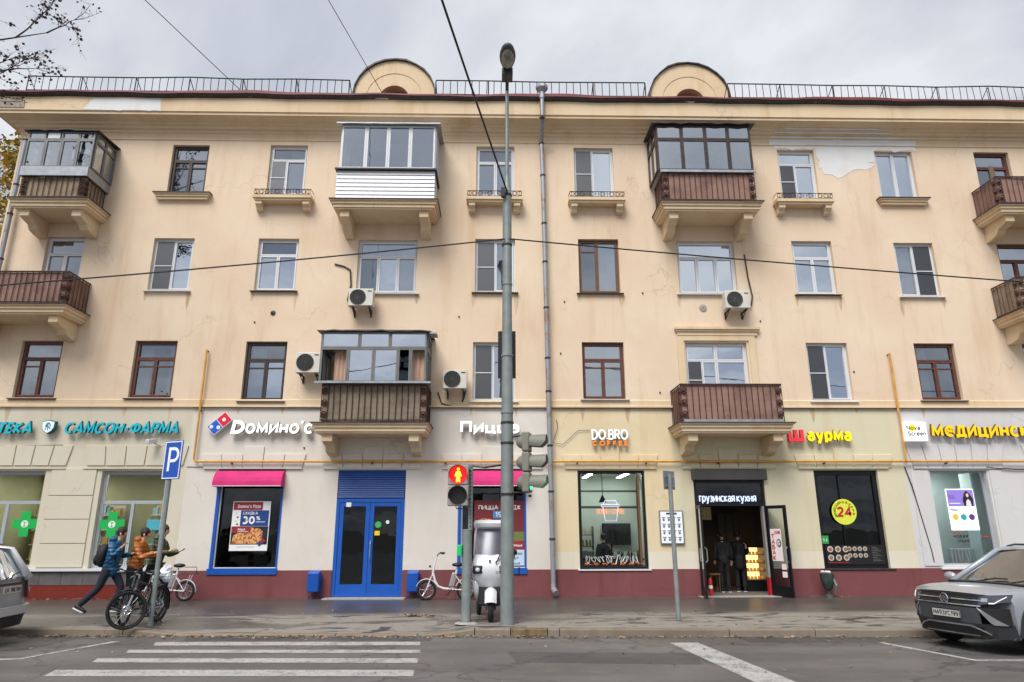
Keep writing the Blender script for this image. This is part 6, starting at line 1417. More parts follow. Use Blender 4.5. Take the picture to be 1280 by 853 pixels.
def suv(label, body, plate_f, plate_r, dark, colname):
    """local: x forward, y left, z up; origin on the ground under the middle"""
    t = thing('parked_car', label, 'car')
    W = .92; FX0 = 2.24; RX0 = -2.22; r = .345; AX = (1.36,-1.32)
    belt = lambda x: .99+.03*max(0, -x)/2
    def fbow(y, z):   # how far back the nose sits
        a = abs(y)/W
        return .05*a**2+.30*a**5+ (.10*((z-.62)/.3)**2 if z > .62 else .07*((.62-z)/.37)**2)
    def rbow(y, z):
        a = abs(y)/W; return .04*a**2+.20*a**6+(.12*((z-.7)/.4)**2 if z > .7 else .05*((.7-z)/.4)**2)
    def hood(x): return .985-.03*max(0,(x-1.0))-.075*max(0,(x-1.6)/.64)**2.2 if x > 1.0 else .985
    SEC = [(.93,.24),(.985,.34),(1.0,.46),(1.0,.60),(1.0,.74),(.985,.86),(.965,.94)]
    N = 64; m = MB(); xs_ = [RX0+(FX0-RX0)*i/N for i in range(N+1)]; ns = len(SEC)+4
    rings_ = []
    for x in xs_:
        hb = hood(x) if x > 0 else belt(x); top = []
        for k, z in SEC: top.append((W*k, z*1.0 if z < .8 else .74+(z-.74)*(hb-.045-.74)/.20))
        top += [(W*.93,hb-.012),(W*.82,hb+.008),(W*.45,hb+.03),(0,hb+.036)]
        ring_ = []
        for y, z in top:
            xx = x
            f = max(0,(x-1.55)/(FX0-1.55)); xx -= fbow(y,z)*f**2.2
            g_ = max(0,(RX0+.6-x)/.6)*1.0; xx += rbow(y,z)*g_**2
            ring_.append((xx,y,z))
        rings_.append(ring_)
    def inarch(p): return any((p[0]-a)**2+(p[2]-r)**2 < (r+.075)**2 for a in AX)
    for s_ in (1,-1):
        o = len(m.v)
        for q in rings_: m.v += [Vector((p[0],p[1]*s_,p[2])) for p in q]
        for i in range(N):
            for j in range(ns-1):
                c = [rings_[i][j],rings_[i+1][j],rings_[i+1][j+1],rings_[i][j+1]]; ctr = [sum(p[k] for p in c)/4 for k in range(3)]
                if inarch(ctr) and j < 6: continue
                m.f.append([o+i*ns+j,o+(i+1)*ns+j,o+(i+1)*ns+j+1,o+i*ns+j+1]); m.mi.append(0)
        # front and rear faces
    for q, sgn in ((rings_[-1],1),(rings_[0],-1)):
        o = len(m.v); n2 = len(q)
        for p in q: m.v.append(Vector(p))
        for p in q: m.v.append(Vector((p[0],-p[1],p[2])))
        for j in range(n2-1): m.f.append([o+j,o+j+1,o+n2+j+1,o+n2+j]); m.mi.append(0)
    b = m.build('body', body, t, smooth=True, fix=True)
    bm = bmesh.new(); bm.from_mesh(b.data); bmesh.ops.remove_doubles(bm, verts=bm.verts, dist=.0008); bmesh.ops.recalc_face_normals(bm, faces=bm.faces); bm.to_mesh(b.data); bm.free()
    b.data.polygons.foreach_set('use_smooth', [True]*len(b.data.polygons))
    try: b.data.set_sharp_from_angle(angle=R(50))
    except Exception: pass
    m = MB(); m.box(-1.95,1.95,-.80,.80,.22,.60); m.build('underbody', M_BLACK, t)
    # arches, sills
    for a in AX:
        for s_ in (1,-1):
            m = MB(); vs = []; n = 20
            for j in range(n+1):
                an = R(-8+196*j/n); c, q = math.cos(an), math.sin(an)
                for rr_, yy in ((r+.045,W-.12),(r+.05,W+.015),(r+.125,W+.012),(r+.135,W-.03)): vs.append((a+rr_*c, s_*yy, max(.22, r+rr_*q)))
            m.add(vs,[(4*j+k,4*j+k+1,4*j+k+5,4*j+k+4) for j in range(n) for k in range(3)]); m.build('arch_trim', CLAD, t, smooth='auto')
            m = MB(); m.lathe([(r+.05,-.02),(r+.05,.36)],(a,s_*(W-.02) if s_ < 0 else W-.36+.0,r),20,'y',-10,190); m.build('wheel_well', M_BLACK, t)
            car_wheel(t,a,s_*(W-.115),r,s_)
    for s_ in (1,-1):
        m = MB(); m.box(AX[1]+r+.1,AX[0]-r-.1,s_*(W-.03) if s_ > 0 else -W-.012,W+.012 if s_ > 0 else -(W-.03),.22,.40); m.build('sill_trim', CLAD, t, bevel=.02)
    # greenhouse
    GP = [(1.12,.985,.80),(.22,1.50,.62),(-.2,1.56,.60),(-1.1,1.56,.60),(-1.75,1.50,.585),(-2.08,1.02,.74)]
    m = MB(); vs = []
    Q = [((1.14,.80,.985),(.18,.60,1.545)),((.30,.835,1.0),(.10,.605,1.56)),((-.55,.84,1.0),(-.55,.605,1.585)),((-1.35,.835,1.005),(-1.35,.60,1.565)),((-2.07,.76,1.01),(-1.72,.575,1.52))]
    # roof skin
    m = MB(); vs = []
    R_ = [(.20,1.545,.60),(.0,1.58,.61),(-.6,1.605,.615),(-1.3,1.59,.605),(-1.80,1.53,.585)]
    for x,z,y in R_:
        for k in (-1,-.8,-.4,0,.4,.8,1): vs.append((x,y*k,z-.035*abs(k)**4+ .012*(1-k*k)))
    m.add(vs,[(7*i+j,7*i+j+1,7*i+j+8,7*i+j+7) for i in range(len(R_)-1) for j in range(6)]); m.build('roof', body, t, smooth=True)
    def strip(a, b, r0, r1=None):
        m = MB(); m.tube([a,b],[r0,r1 or r0],6); return m
    for s_ in (1,-1):
        m = MB(); m.tube([(1.16,s_*.83,.965),(.20,s_*.60,1.525),(.0,s_*.612,1.555),(-.6,s_*.618,1.575),(-1.3,s_*.608,1.56),(-1.78,s_*.585,1.50),(-2.1,s_*.74,1.0)],[.05,.042,.04,.04,.045,.06,.07],7); m.build('pillar', body, t, smooth=True)
        for x0_, x1_, in ((.12,.08),(-.78,-.78)):
            m = MB(); m.tube([(x0_,s_*.835,.99),(x1_,s_*.612,1.55)],.035,5); m.build('door_post', M_BLACK, t)
        side = [(1.0,.99),(.16,1.50),(-.6,1.55),(-1.3,1.535),(-1.74,1.46),(-2.02,1.02)]
        m = MB(); vs = [(x, s_*(.815-(z-.99)*.36), z) for x,z in side]; m.quad(*vs); m.build('side_window', GL_CAR, t, fix=False)
        m = MB(); m.tube([(-.15,s_*.655,1.60),(-.3,s_*.64,1.63),(-1.4,s_*.63,1.62),(-1.6,s_*.62,1.58)],.018,5); m.build('roof_rail', CLAD, t)
        m = MB(); m.ball((.92,s_*1.02,1.06),(.075,.13,.085),10,7); mm = m.build('mirror', body, t, smooth=True); m = MB(); m.tube([(.95,s_*.84,1.0),(.93,s_*.98,1.03)],.028,5); m.build('mirror_arm', M_BLACK, mm)
        for x in (.0,-.98): m = MB(); m.tube([(x-.18,s_*.935,.86),(x-.16,s_*.965,.865),(x,s_*.965,.865),(x+.02,s_*.935,.86)],.014,5); m.build('door_handle', body, t)
        for x in (.98,-.05,-.95):
            m = MB(); m.box(x-.004,x+.004,s_*W-.004,s_*W+.003,.42,.90); m.build('door_gap', M_BLACK, t)
    def glass_sheet(a, b, ya, yb, name):
        m = MB(); vs = []; n = 8
        for k in range(n+1):
            u = -1+2*k/n
            vs += [(a[0]-.14*u*u*(1 if a[0] > 0 else -1), ya*u, a[1]-.0), (b[0]-.07*u*u*(1 if a[0] > 0 else -1), yb*u, b[1]-.02*u*u)]
        m.add(vs,[(2*k,2*k+2,2*k+3,2*k+1) for k in range(n)]); return m.build(name, GL_CAR, t, smooth=True, fix=False)
    glass_sheet((1.22,1.005),(.20,1.55),.80,.60,'windscreen'); glass_sheet((-2.14,1.03),(-1.80,1.52),.72,.57,'rear_window')
    m = MB(); m.tube([(1.26,.75,1.0),(1.28,0,1.015),(1.26,-.75,1.0)],.035,5); m.build('cowl', M_BLACK, t)
    for y in (.35,-.25): m = MB(); m.tube([(1.22,y,1.03),(1.12,y+.30,1.09),(1.10,y+.5,1.09)],.012,4); m.build('wiper', M_BLACK, t)
    # interior
    m = MB(); m.box(.55,1.1,-.72,.72,.7,.985); m.build('dashboard', CLAD, t)
    for x in (-.1,-1.05):
        for y in (.36,-.36):
            m = MB(); m.obox((x-.22,y,.95),(.14,.46,.62),(0,R(-12),0)); m.ball((x-.30,y,1.32),(.05,.13,.10),8,6); m.build('seat', mat('seat_fabric',(70,68,66),.9,var=.1), t, bevel=.03)
    m = MB(); m.torus((.45,.36,1.02),.18,.015,'x',16,5); m.build('steering_wheel', M_BLACK, t)
    m = MB(); m.box(.85,1.0,-.1,.25,.99,1.0); m.build('windscreen_paper', M_WHITEP, t)
    # face patches
    def patch(name, mt, y0, y1, lo, hi, o, front=True, n=10, th=.02, parent=None):
        m = MB(); vs = []
        for k in range(n+1):
            y = y0+(y1-y0)*k/n
            for z in (lo(y) if callable(lo) else lo, hi(y) if callable(hi) else hi):
                if front: z += .045*min(1, max(0, (z-.25)/.3))
                for d in (o, o-th): vs.append((FX0-fbow(y,z)+d, y, z) if front else (RX0+rbow(y,z)-d, y, z))
        fs = []
        for k in range(n):
            a, c = 4*k, 4*k+4
            fs += [(a,c,c+2,a+2),(a+1,a+3,c+3,c+1),(a,a+1,c+1,c),(a+2,c+2,c+3,a+3)]
        fs += [(0,2,3,1),(4*n,4*n+1,4*n+3,4*n+2)]
        m.add(vs, fs); return m.build(name, mt, parent or t, smooth=False)
    patch('lower_bumper', CLAD, -.90,.90, .24,.43,.008); patch('bumper_centre', dark, -.56,.56,.43,.645,.006)
    patch('grille', M_BLACK, -.60,.60,.665,.835,.012); 
    for z in (.672,.755,.832): patch('grille_bar', CHROME if z != .832 else M_BLACK, -.60,.60,z,z+.016,.022)
    patch('lower_grille', M_BLACK, -.58,.58,.285,.385,.016); patch('bumper_trim', CHROME, -.66,.66,lambda y:.385-.10*max(0,(abs(y)-.45)/.21),lambda y:.405-.10*max(0,(abs(y)-.45)/.21),.022); patch('skid_strip', CHROME, -.5,.5,.262,.278,.022)
    HL = mat('headlight_glass',(52,56,62),.08,var=.2,vs=14,coat=1)
    for s_ in (1,-1):
        h = patch('headlight', HL, s_*.56,s_*.895,lambda y:.695+.06*(abs(y)-.56)/.33,lambda y:.835+.03*(abs(y)-.56)/.33,.012)
        patch('light_strip', mat('light_guide',(228,234,240),.2,var=0), s_*.70,s_*.86,lambda y:.72+.10*max(0,(abs(y)-.76)/.1),lambda y:.738+.10*max(0,(abs(y)-.76)/.1),.022,parent=h)
        patch('lamp_lens', CHROME, s_*.60,s_*.68,.745,.80,.018,parent=h)
        patch('vent_trim', CHROME, s_*.55,s_*.86,lambda y:.645-.22*min(1,(abs(y)-.55)/.17),lambda y:.665-.235*(abs(y)-.55)/.31,.022)
        patch('side_vent', M_BLACK, s_*.60,s_*.885,lambda y:.60-.19*(abs(y)-.60)/.285,lambda y:.655,.012)
    m = MB(); x = FX0+.03-fbow(0,.75); m.torus((x,0,.80),.075,.009,'x',20,6); fr = lambda u,v,k: (x+.0-k*1.0, u, .80+v)
    m.two = False
    for pl in ([(-.052,.052),(-.028,-.0),(0,.045),(.028,0),(.052,.052)],[(-.066,.02),(-.028,-.062),(0,-.005),(.028,-.062),(.066,.02)]): ribbon(m,pl,.013,lambda u,v,k:(x+.002-k,u,.80+v),.008)
    e_ = m.build('badge', CHROME, t); m = MB(); m.lathe([(.075,0),(.001,.0)],(x-.008,0,.80),18,'x'); m.build('badge_disc', M_BLACK, e_)
    def plate(txt_, front):
        sg = 1 if front else -1; z0 = .515 if front else .80
        x = FX0-fbow(0,.55)+.022 if front else RX0+rbow(0,.85)-.03
        m = MB(); m.box(x-.012,x+.004,-.262,.262,z0,z0+.115); p = m.build('number_plate', mat('plate_white',(226,226,222),.5,var=0), t)
        m = MB(); ring(m,-.27,.27,z0-.01,z0+.125,-.003,.0,.012); m.xform(Matrix.Translation((x+.004*sg,0,0)) @ Matrix.Rotation(R(90),4,'Z')); m.build('plate_frame', M_BLACK if front else mat('plate_frame_gold',(170,130,50),.5,var=0), p)
        letters(txt_, p, 0, z0+.022, .075, M_BLACK, t=.15, gap=.12, d=.003, width=.47, fr=lambda u,v,k: (x+(.005-k)*1 if front else x-.013+k, (-.235+u)*sg, v), join=True)
    plate(plate_f, True); plate(plate_r, False)
    # tail
    patch('rear_bumper', CLAD, -.88,.88,.24,.42,.01,False); patch('bumper_step', body, -.90,.90,.44,.58,.05,False,th=.06); patch('bumper_gap', M_BLACK, -.88,.88,.42,.445,.03,False); patch('tailgate_bar', CLAD, -.45,.45,.925,.965,.03,False)
    for s_ in (1,-1): h = patch('tail_light', mat('tail_light_red',(120,16,20),.15,var=.1,coat=1), s_*.74,s_*.91,.66,1.02,.012,False); patch('reverse_lens', mat('lens_clear',(190,180,176),.15,var=0), s_*.76,s_*.90,.78,.85,.02,False,parent=h)
    m = MB(); xr = RX0+rbow(0,1.0)-.03; m.prism([(0,.075),(.04,0),(0,-.075),(-.04,0)],'x',xr-.01,xr+.01); m.xform(Matrix.Translation((0,0,1.06))); m.build('rear_badge', CHROME, t)
    m = MB(); m.tube([(-2.16,.0,1.07),(-2.12,-.3,1.12),(-2.1,-.42,1.13)],.012,4); m.build('rear_wiper', M_BLACK, t)
    return t
c1 = suv('silver grey car parked at the right kerb, nose facing left', paint('silver_paint',(154,158,164)), 'Н493УС199', 'Н493УС199', mat('dark_bumper',(62,64,67),.6,var=.08), 'a')
c1.rotation_euler = (0,0,R(180+15)); c1.location = (7.53+.966*2.2+.0, 12.03+.259*2.2, RZ+.006)
c2 = suv('dusty grey car cut by the left edge, tail facing the bicycles', mat('dusty_silver_paint',(196,196,196),.45,0,var=.05,vs=30,coat=.3), 'О451МЕ199', 'О451МЕ199', mat('dark_bumper2',(62,64,67),.6,var=.08), 'b')
c2.rotation_euler = (0,0,R(180+5)); c2.location = (-8.72-.996*2.2, 13.2-.087*2.2-.05, RZ+.006); c2.scale = (1,1,1.05)

# ---------------------------------------------------------------- bicycles
def bike_wheel(parent, c, r, rt_, rim_m, nsp, steer=0, cast=False, rotor=False):
    M_ = Matrix.Translation(c) @ Matrix.Rotation(steer,4,'Z')
    m = MB(); m.torus((0,0,0),r-rt_,rt_,'y',28,8); m.xform(M_); w_ = m.build('wheel', TYRE, parent, smooth=True)
    m = MB(); m.torus((0,0,0),r-2*rt_-.004,.013,'y',28,6); m.xform(M_); m.build('rim', rim_m, w_, smooth=True)
    m = MB(); m.lathe([(.001,-.045),(.03,-.04),(.03,.04),(.001,.045)],(0,0,0),10,'y'); m.xform(M_); m.build('hub', RIM, w_)
    q = MB()
    for k in range(nsp):
        a = 2*math.pi*k/nsp; q.tube([(.02*math.cos(a),.03*(-1)**k,.02*math.sin(a)),((r-2*rt_)*math.cos(a+.1),0,(r-2*rt_)*math.sin(a+.1))],.014 if cast else .0022,4)
    q.xform(M_); tag(q.build('spokes', rim_m if cast else RIM, w_), kind='stuff')
    if rotor:
        m = MB(); m.torus((0,.05,0),.075,.009,'y',18,4)
        for k in range(6): a = k*math.pi/3; m.tube([(0,.05,0),(.075*math.cos(a),.05,.075*math.sin(a))],.007,4)
        m.xform(M_); m.build('brake_disc', CHROME, w_)
    return w_
WHT = mat('white_bike_paint',(214,214,216),.35,var=.05); SLV = mat('silver_bike_paint',(176,178,182),.3,.5,var=.05)
def ebike(label, loc, rz, fm):
    t = thing('electric_bicycle', label, 'bicycle', group='white electric bicycles'); r = .26
    bike_wheel(t,(.55,0,r),r,.036,RIM,6,R(8),True); bike_wheel(t,(-.50,0,r),r,.036,RIM,6,0,True)
    def tb(name, pts, rad, mt=fm): m = MB(); m.tube(pts,rad,7); return m.build(name, mt, t, smooth='auto')
    tb('frame',[(.40,0,.74),(.33,0,.50),(.25,0,.36),(.1,0,.30),(-.12,0,.28),(-.18,0,.28)],.03)
    tb('seat_tube',[(-.12,0,.28),(-.24,0,.74),(-.255,0,.84)],[.028,.028,.016])
    for s in (1,-1):
        tb('chain_stay',[(-.14,s*.03,.28),(-.50,s*.06,r)],.013); tb('seat_stay',[(-.22,s*.03,.62),(-.50,s*.06,r)],.012); tb('fork_leg',[(.43,s*.05,.60),(.55,s*.06,r)],.017); tb('rack_strut',[(-.62,s*.07,.66),(-.50,s*.07,r)],.008)
    tb('stem',[(.40,0,.62),(.36,0,.86),(.30,0,1.10),(.28,0,1.14)],[.03,.024,.02,.02])
    tb('handlebar',[(.16,.30,1.20),(.22,.22,1.21),(.28,.08,1.14),(.28,-.08,1.14),(.22,-.22,1.21),(.16,-.30,1.20)],.012,M_BLKMET)
    for s in (1,-1): tb('grip',[(.17,s*.28,1.20),(.10,s*.36,1.19)],.02,M_BLACK)
    m = MB(); m.obox((-.13,0,.52),(.10,.10,.36),(0,R(-16),0)); m.build('battery', SLV, t, bevel=.02)
    m = MB(); m.ball((-.27,0,.90),(.16,.11,.055),12,8); m.build('saddle', M_BLACK, t, smooth=True)
    tb('rack',[(-.30,.08,.68),(-.78,.08,.70),(-.80,0,.70),(-.78,-.08,.70),(-.30,-.08,.68)],.01,M_BLKMET); tb('rack_top',[(-.42,0,.86),(-.74,0,.86),(-.76,0,.70)],.01,M_BLKMET)
    for c, a0, a1 in (((.55,0,r),20,150),((-.50,0,r),20,185)):
        m = MB(); vs = []; n = 12
        for j in range(n+1):
            a = R(a0+(a1-a0)*j/n)
            for y, rr_ in ((-.04,r+.02),(0,r+.035),(.04,r+.02)): vs.append((c[0]+rr_*math.cos(a), y, c[2]+rr_*math.sin(a)))
        m.add(vs,[(3*j+k,3*j+k+1,3*j+k+4,3*j+k+3) for j in range(n) for k in (0,1)]); m.build('fender', fm, t, smooth=True)
    m = MB(); m.lathe([(.07,-.01),(.08,0),(.07,.01)],(-.12,.06,.28),14,'y'); m.build('chainring', M_BLKMET, t); tb('crank',[(-.12,.08,.28),(-.02,.09,.16)],.012,M_BLKMET); m = MB(); m.obox((0,.13,.15),(.09,.08,.02)); m.build('pedal', M_BLACK, t)
    m = MB(); m.obox((.47,0,.86),(.05,.07,.06)); m.build('headlight', M_BLACK, t, bevel=.01); tb('kickstand',[(-.2,.06,.26),(-.24,.16,.01)],.009,M_BLKMET)
    t.location = loc; t.rotation_euler = (0,0,rz); return t
ebike('white electric bicycle by the wall left of the discount poster window',(-8.75,19.35,.0),R(178),WHT)
ebike('white electric bicycle by the wall right of the blue doors',(-1.33,19.30,.0),R(182),WHT)
t = bpy.data.objects['electric_bicycle']
m = MB(); m.box(-.75,-.45,-.14,.14,.71,.72); m.build('rack_plate', M_BLKMET, t)
BKB = mat('black_bike_paint',(28,29,32),.35,var=.1); BKS = mat('silver_fork_paint',(150,152,156),.35,.5,var=.05)
def mtb(label, loc, rz, steer, fm, forkm):
    t = thing('bicycle', label, 'bicycle', group='black bicycles at the parking sign'); r = .35
    fx = Vector((.58,0,r)); H = Vector((.36,0,.86)); M_ = Matrix.Translation(H) @ Matrix.Rotation(steer,4,Vector((-.22,0,.7)).normalized()) @ Matrix.Translation(-H)
    fw_ = M_ @ fx
    bike_wheel(t,tuple(fw_),r,.028,M_BLKMET,18,steer,False,True); bike_wheel(t,(-.48,0,r),r,.028,M_BLKMET,18,0,False,True)
    def tb(name, pts, rad, mt, st=False):
        m = MB(); m.tube([(M_ @ Vector(p)) if st else p for p in pts],rad,7); return m.build(name, mt, t, smooth='auto')
    tb('top_tube',[(.37,0,.83),(-.14,0,.72)],.020,fm); tb('down_tube',[(.40,0,.74),(.02,0,.30)],.026,fm); tb('seat_tube',[(.02,0,.30),(-.17,0,.80),(-.21,0,.93)],[.019,.019,.014],fm); tb('head_tube',[(.42,0,.70),(.36,0,.90)],.026,fm)
    for s in (1,-1): tb('chain_stay',[(.02,s*.03,.30),(-.48,s*.06,r)],.012,fm); tb('seat_stay',[(-.13,s*.03,.68),(-.48,s*.06,r)],.010,fm); tb('fork_leg',[(.43,s*.055,.70),(.58,s*.06,r)],[.02,.015],forkm,True)
    tb('fork_crown',[(.43,.065,.70),(.43,-.065,.70)],.02,forkm,True); tb('stem',[(.36,0,.88),(.345,0,.96),(.42,0,1.0)],.017,forkm,True); tb('handlebar',[(.36,.33,1.03),(.42,.12,1.0),(.42,-.12,1.0),(.36,-.33,1.03)],.012,M_BLKMET,True)
    for s in (1,-1): tb('grip',[(.37,s*.27,1.025),(.355,s*.37,1.035)],.018,M_BLACK,True); tb('brake_lever',[(.40,s*.2,1.0),(.46,s*.24,.99),(.46,s*.33,.98)],.008,CHROME,True)
    m = MB(); m.ball((-.22,0,.96),(.14,.075,.04),12,8); m.build('saddle', M_BLACK, t, smooth=True)
    m = MB(); m.torus((.02,.05,.30),.085,.008,'y',18,4); m.lathe([(.06,0),(.001,0)],(.02,.05,.30),12,'y'); m.build('chainring', RIM, t); tb('crank',[(.02,.07,.30),(.15,.08,.20)],.011,M_BLKMET,False); tb('crank',[(.02,-.07,.30),(-.11,-.08,.40)],.011,M_BLKMET,False)
    tb('chain',[(.02,.05,.385),(-.48,.05,r+.04)],.006,M_DIRON); tb('chain',[(.02,.05,.215),(-.48,.05,r-.04)],.006,M_DIRON)
    for p in ((.16,.12,.19),(-.12,-.12,.41)): m = MB(); m.obox(p,(.10,.08,.02)); m.build('pedal', M_BLACK, t)
    tb('kickstand',[(-.2,.05,.3),(-.28,.22,.015)],.013,M_BLACK)
    for c, st in ((fw_,True),(Vector((-.48,0,r)),False)):
        m = MB(); vs = []; n = 10; a0, a1 = (30,140) if st else (40,200); Rm = Matrix.Rotation(steer if st else 0,4,'Z')
        for j in range(n+1):
            a = R(a0+(a1-a0)*j/n)
            for y, rr_ in ((-.03,r+.025),(0,r+.035),(.03,r+.025)): vs.append(Vector(c)+Rm @ Vector((rr_*math.cos(a), y, rr_*math.sin(a))))
        m.add(vs,[(3*j+k,3*j+k+1,3*j+k+4,3*j+k+3) for j in range(n) for k in (0,1)]); m.build('fender', M_BLKMET, t, smooth=True)
    t.location = loc; t.rotation_euler = (0,0,rz); return t
mtb('black bicycle with its front wheel turned, leaning by the parking sign',(-6.93,14.52,.0),R(-94),R(-55),BKB,BKS)
mtb('second black bicycle, standing left behind the one with the turned wheel',(-7.22,14.98,.0),R(-96),R(14),BKB,BKB)
m = MB(); rr = random.Random(6); m.ball((0,0,0),(.13,.11,.17),14,10)
for v in m.v: v *= 1+.16*math.sin(19*v.x+3)*math.cos(23*v.z+2*v.y)+.12*math.sin(41*v.y+v.z*30)+rr.uniform(-.07,.07)
m.xform(Matrix.Translation((-7.02,15.42,.93))); tag(m.build('plastic_bag', mat('white_bag',(216,218,226),.5,var=.1)), 'crumpled white plastic bag hanging behind the parking sign post', 'bag')

# ---------------------------------------------------------------- covered delivery scooter
t = thing('delivery_scooter','white covered delivery scooter standing behind the two grey posts','scooter',(-.13,14.72,0)); ox, oy = -.13, 14.72
SW = mat('white_scooter_paint',(214,216,220),.28,var=.04,coat=.5); SD = mat('scooter_dark',(44,46,50),.6,var=.1)
def loft(secs, n=16, pw=2.8):
    """sections: (z, half width, y front, y back)"""
    m = MB(); k = len(secs)
    for z, w_, y0, y1 in secs:
        for j in range(n):
            a = 2*math.pi*j/n; c, s_ = math.cos(a), math.sin(a)
            u = math.copysign(abs(c)**(2/pw), c); v = math.copysign(abs(s_)**(2/pw), s_)
            m.v.append(Vector((ox+w_*u, oy+(y0+y1)/2+(y1-y0)/2*v, z)))
    for i in range(k-1):
        for j in range(n): m.f.append([i*n+j,i*n+(j+1)%n,(i+1)*n+(j+1)%n,(i+1)*n+j]); m.mi.append(0)
    m.f.append(list(range(n))[::-1]); m.f.append([(k-1)*n+j for j in range(n)]); m.mi += [0,0]; return m
loft([(.60,.22,.20,.5),(.70,.32,.10,.5),(.84,.385,.02,.48),(1.0,.40,-.03,.42),(1.12,.39,.0,.38),(1.22,.365,.06,.34),(1.30,.34,.12,.32)],20,4.5).build('front_fairing', SW, t, smooth=True)
loft([(.28,.24,.3,1.2),(.36,.27,.3,1.25),(.42,.26,.3,1.25)]).build('floor_board', SD, t, smooth='auto')
loft([(.40,.2,.75,1.55),(.60,.26,.8,1.65),(.74,.24,.82,1.62)]).build('rear_body', SW, t, smooth='auto'); loft([(.74,.18,.78,1.4),(.82,.19,.76,1.42),(.86,.15,.8,1.36)]).build('seat', M_BLACK, t, smooth='auto')
m = MB(); m.box(ox-.27,ox+.27,oy+.14,oy+.36,.30,.72); m.build('leg_recess', SD, t, bevel=.04)
for s in (-1,1):
    m = MB(); m.tube([(ox+s*.315,oy+.16,.80),(ox+s*.30,oy+.17,.58),(ox+s*.25,oy+.24,.40)],[.075,.06,.04],8); m.build('leg_panel', SW, t, smooth=True)
    m = MB(); m.box(ox+s*.27-.105,ox+s*.27+.105,oy-.03,oy+.06,.93,1.09); m.build('lamp_recess', SD, t, bevel=.03)
m = MB(); m.lathe([(.001,-.055),(.13,-.06),(.20,-.05),(.225,0),(.20,.05),(.13,.06),(.001,.055)],(ox,oy+.05,.225),22,'x'); w_ = m.build('wheel', TYRE, t, smooth='auto'); m = MB(); m.lathe([(.11,-.066),(.11,.066)],(ox,oy+.05,.225),14,'x'); m.build('rim', RIM, w_)
for s in (-1,1):
    m = MB(); m.lathe([(.001,-.05),(.13,-.055),(.20,-.045),(.22,0),(.20,.045),(.13,.055),(.001,.05)],(ox+s*.27,oy+1.35,.22),20,'x'); w_ = m.build('wheel', TYRE, t, smooth='auto')
    m = MB(); m.tube([(ox+s*.085,oy+.05,.225),(ox+s*.09,oy+.13,.6)],.022,6); m.build('fork_leg', SD, t)
m = MB(); vs = []; n = 12
for j in range(n+1):
    a = R(20+160*j/n)
    for k in range(7):
        u = -1+2*k/6; q = .275-.05*u*u; vs.append((ox+.12*u, oy+.05-q*math.cos(a), .26+q*math.sin(a)*1.5))
m.add(vs,[(7*j+k,7*j+k+1,7*j+k+8,7*j+k+7) for j in range(n) for k in range(6)]); m.build('front_fender', SW, t, smooth=True)
for s in (-1,1):
    m = MB(); m.ball((ox+s*.27,oy-.035,1.01),(.075,.04,.065),12,8); h = m.build('headlight', SD, t, smooth=True); m = MB(); m.ball((ox+s*.27,oy-.06,1.01),(.05,.03,.045),10,6); m.build('lamp_lens', mat('lamp_clear',(190,200,206),.1,var=.1), h, smooth=True)
    m = MB(); m.tube([(ox+s*.35,oy+.12,1.28),(ox+s*.335,oy+.25,1.7),(ox+s*.31,oy+.4,1.84)],.022,6); m.build('screen_pillar', SW, t, smooth=True)
    m = MB(); m.tube([(ox+s*.36,oy+.35,1.15),(ox+s*.48,oy+.3,1.22),(ox+s*.50,oy+.28,1.30)],.012,5); m.ball((ox+s*.50,oy+.27,1.34),(.05,.02,.06),8,6); m.build('mirror', M_BLACK, t)
    m = MB(); m.tube([(ox+s*.3,oy+1.25,.7),(ox+s*.31,oy+1.2,1.84)],.018,6); m.build('rear_pillar', SD, t)
    m = MB(); m.ball((ox+s*.40,oy+.06,1.14),(.02,.05,.03),8,5); m.build('turn_signal', mat('amber_lens',(220,110,20),.2,var=0), t)
m = MB(); vs = []; n = 8
for k in range(n+1):
    u = -1+2*k/n; vs += [(ox+.335*u, oy+.10+.10*u*u, 1.27), (ox+.33*u, oy+.22+.08*u*u, 1.6),(ox+.31*u, oy+.37+.06*u*u, 1.84)]
m.add(vs,[(3*k+q,3*k+q+3,3*k+q+4,3*k+q+1) for k in range(n) for q in (0,1)]); m.build('windscreen', glass('scooter_screen',.10,(205,206,214),(225,228,236),.35,1.35), t, smooth=True, fix=False)
m = MB(); m.box(ox-.335,ox+.335,oy+.95,oy+.98,.9,1.86); m.tube([(ox,oy+.94,.9),(ox,oy+.94,1.86)],.012,4); m.build('rear_curtain', mat('translucent_curtain',(176,174,184),.7,var=.05), t)
loft([(1.82,.34,.30,1.32),(1.86,.375,.24,1.38),(1.93,.385,.22,1.40),(1.99,.36,.28,1.36),(2.0,.3,.34,1.3)],20,4).build('roof_canopy', SW, t, smooth='auto')
m = MB(); m.tube([(ox+.10,oy-.02,1.14),(ox+.13,oy-.035,1.18),(ox+.30,oy+.17,1.53)],[.02,.014,.01],5); m.build('wiper', M_BLACK, t); m = MB(); m.tube([(ox+.14,oy-.0,1.2),(ox+.31,oy+.16,1.56)],.016,4); m.build('wiper_blade', M_BLACK, t)
letters('01', t, ox+.10, .93, .055, SD, t=.17, d=.004, y=oy-.066, width=.09, join=True)
m = MB(); m.box(ox-.05,ox+.0,oy-.03,oy+.01,1.17,1.20); m.build('badge', SD, t)
m = MB(); m.box(ox+.40,ox+.62,oy+.75,oy+.78,.85,.88); m.tube([(ox+.42,oy+.76,.7),(ox+.42,oy+.76,1.0)],.012,4); m.tube([(ox+.60,oy+.76,.86),(ox+.60,oy+.76,1.02)],.012,4); m.build('phone_holder', M_BLACK, t)
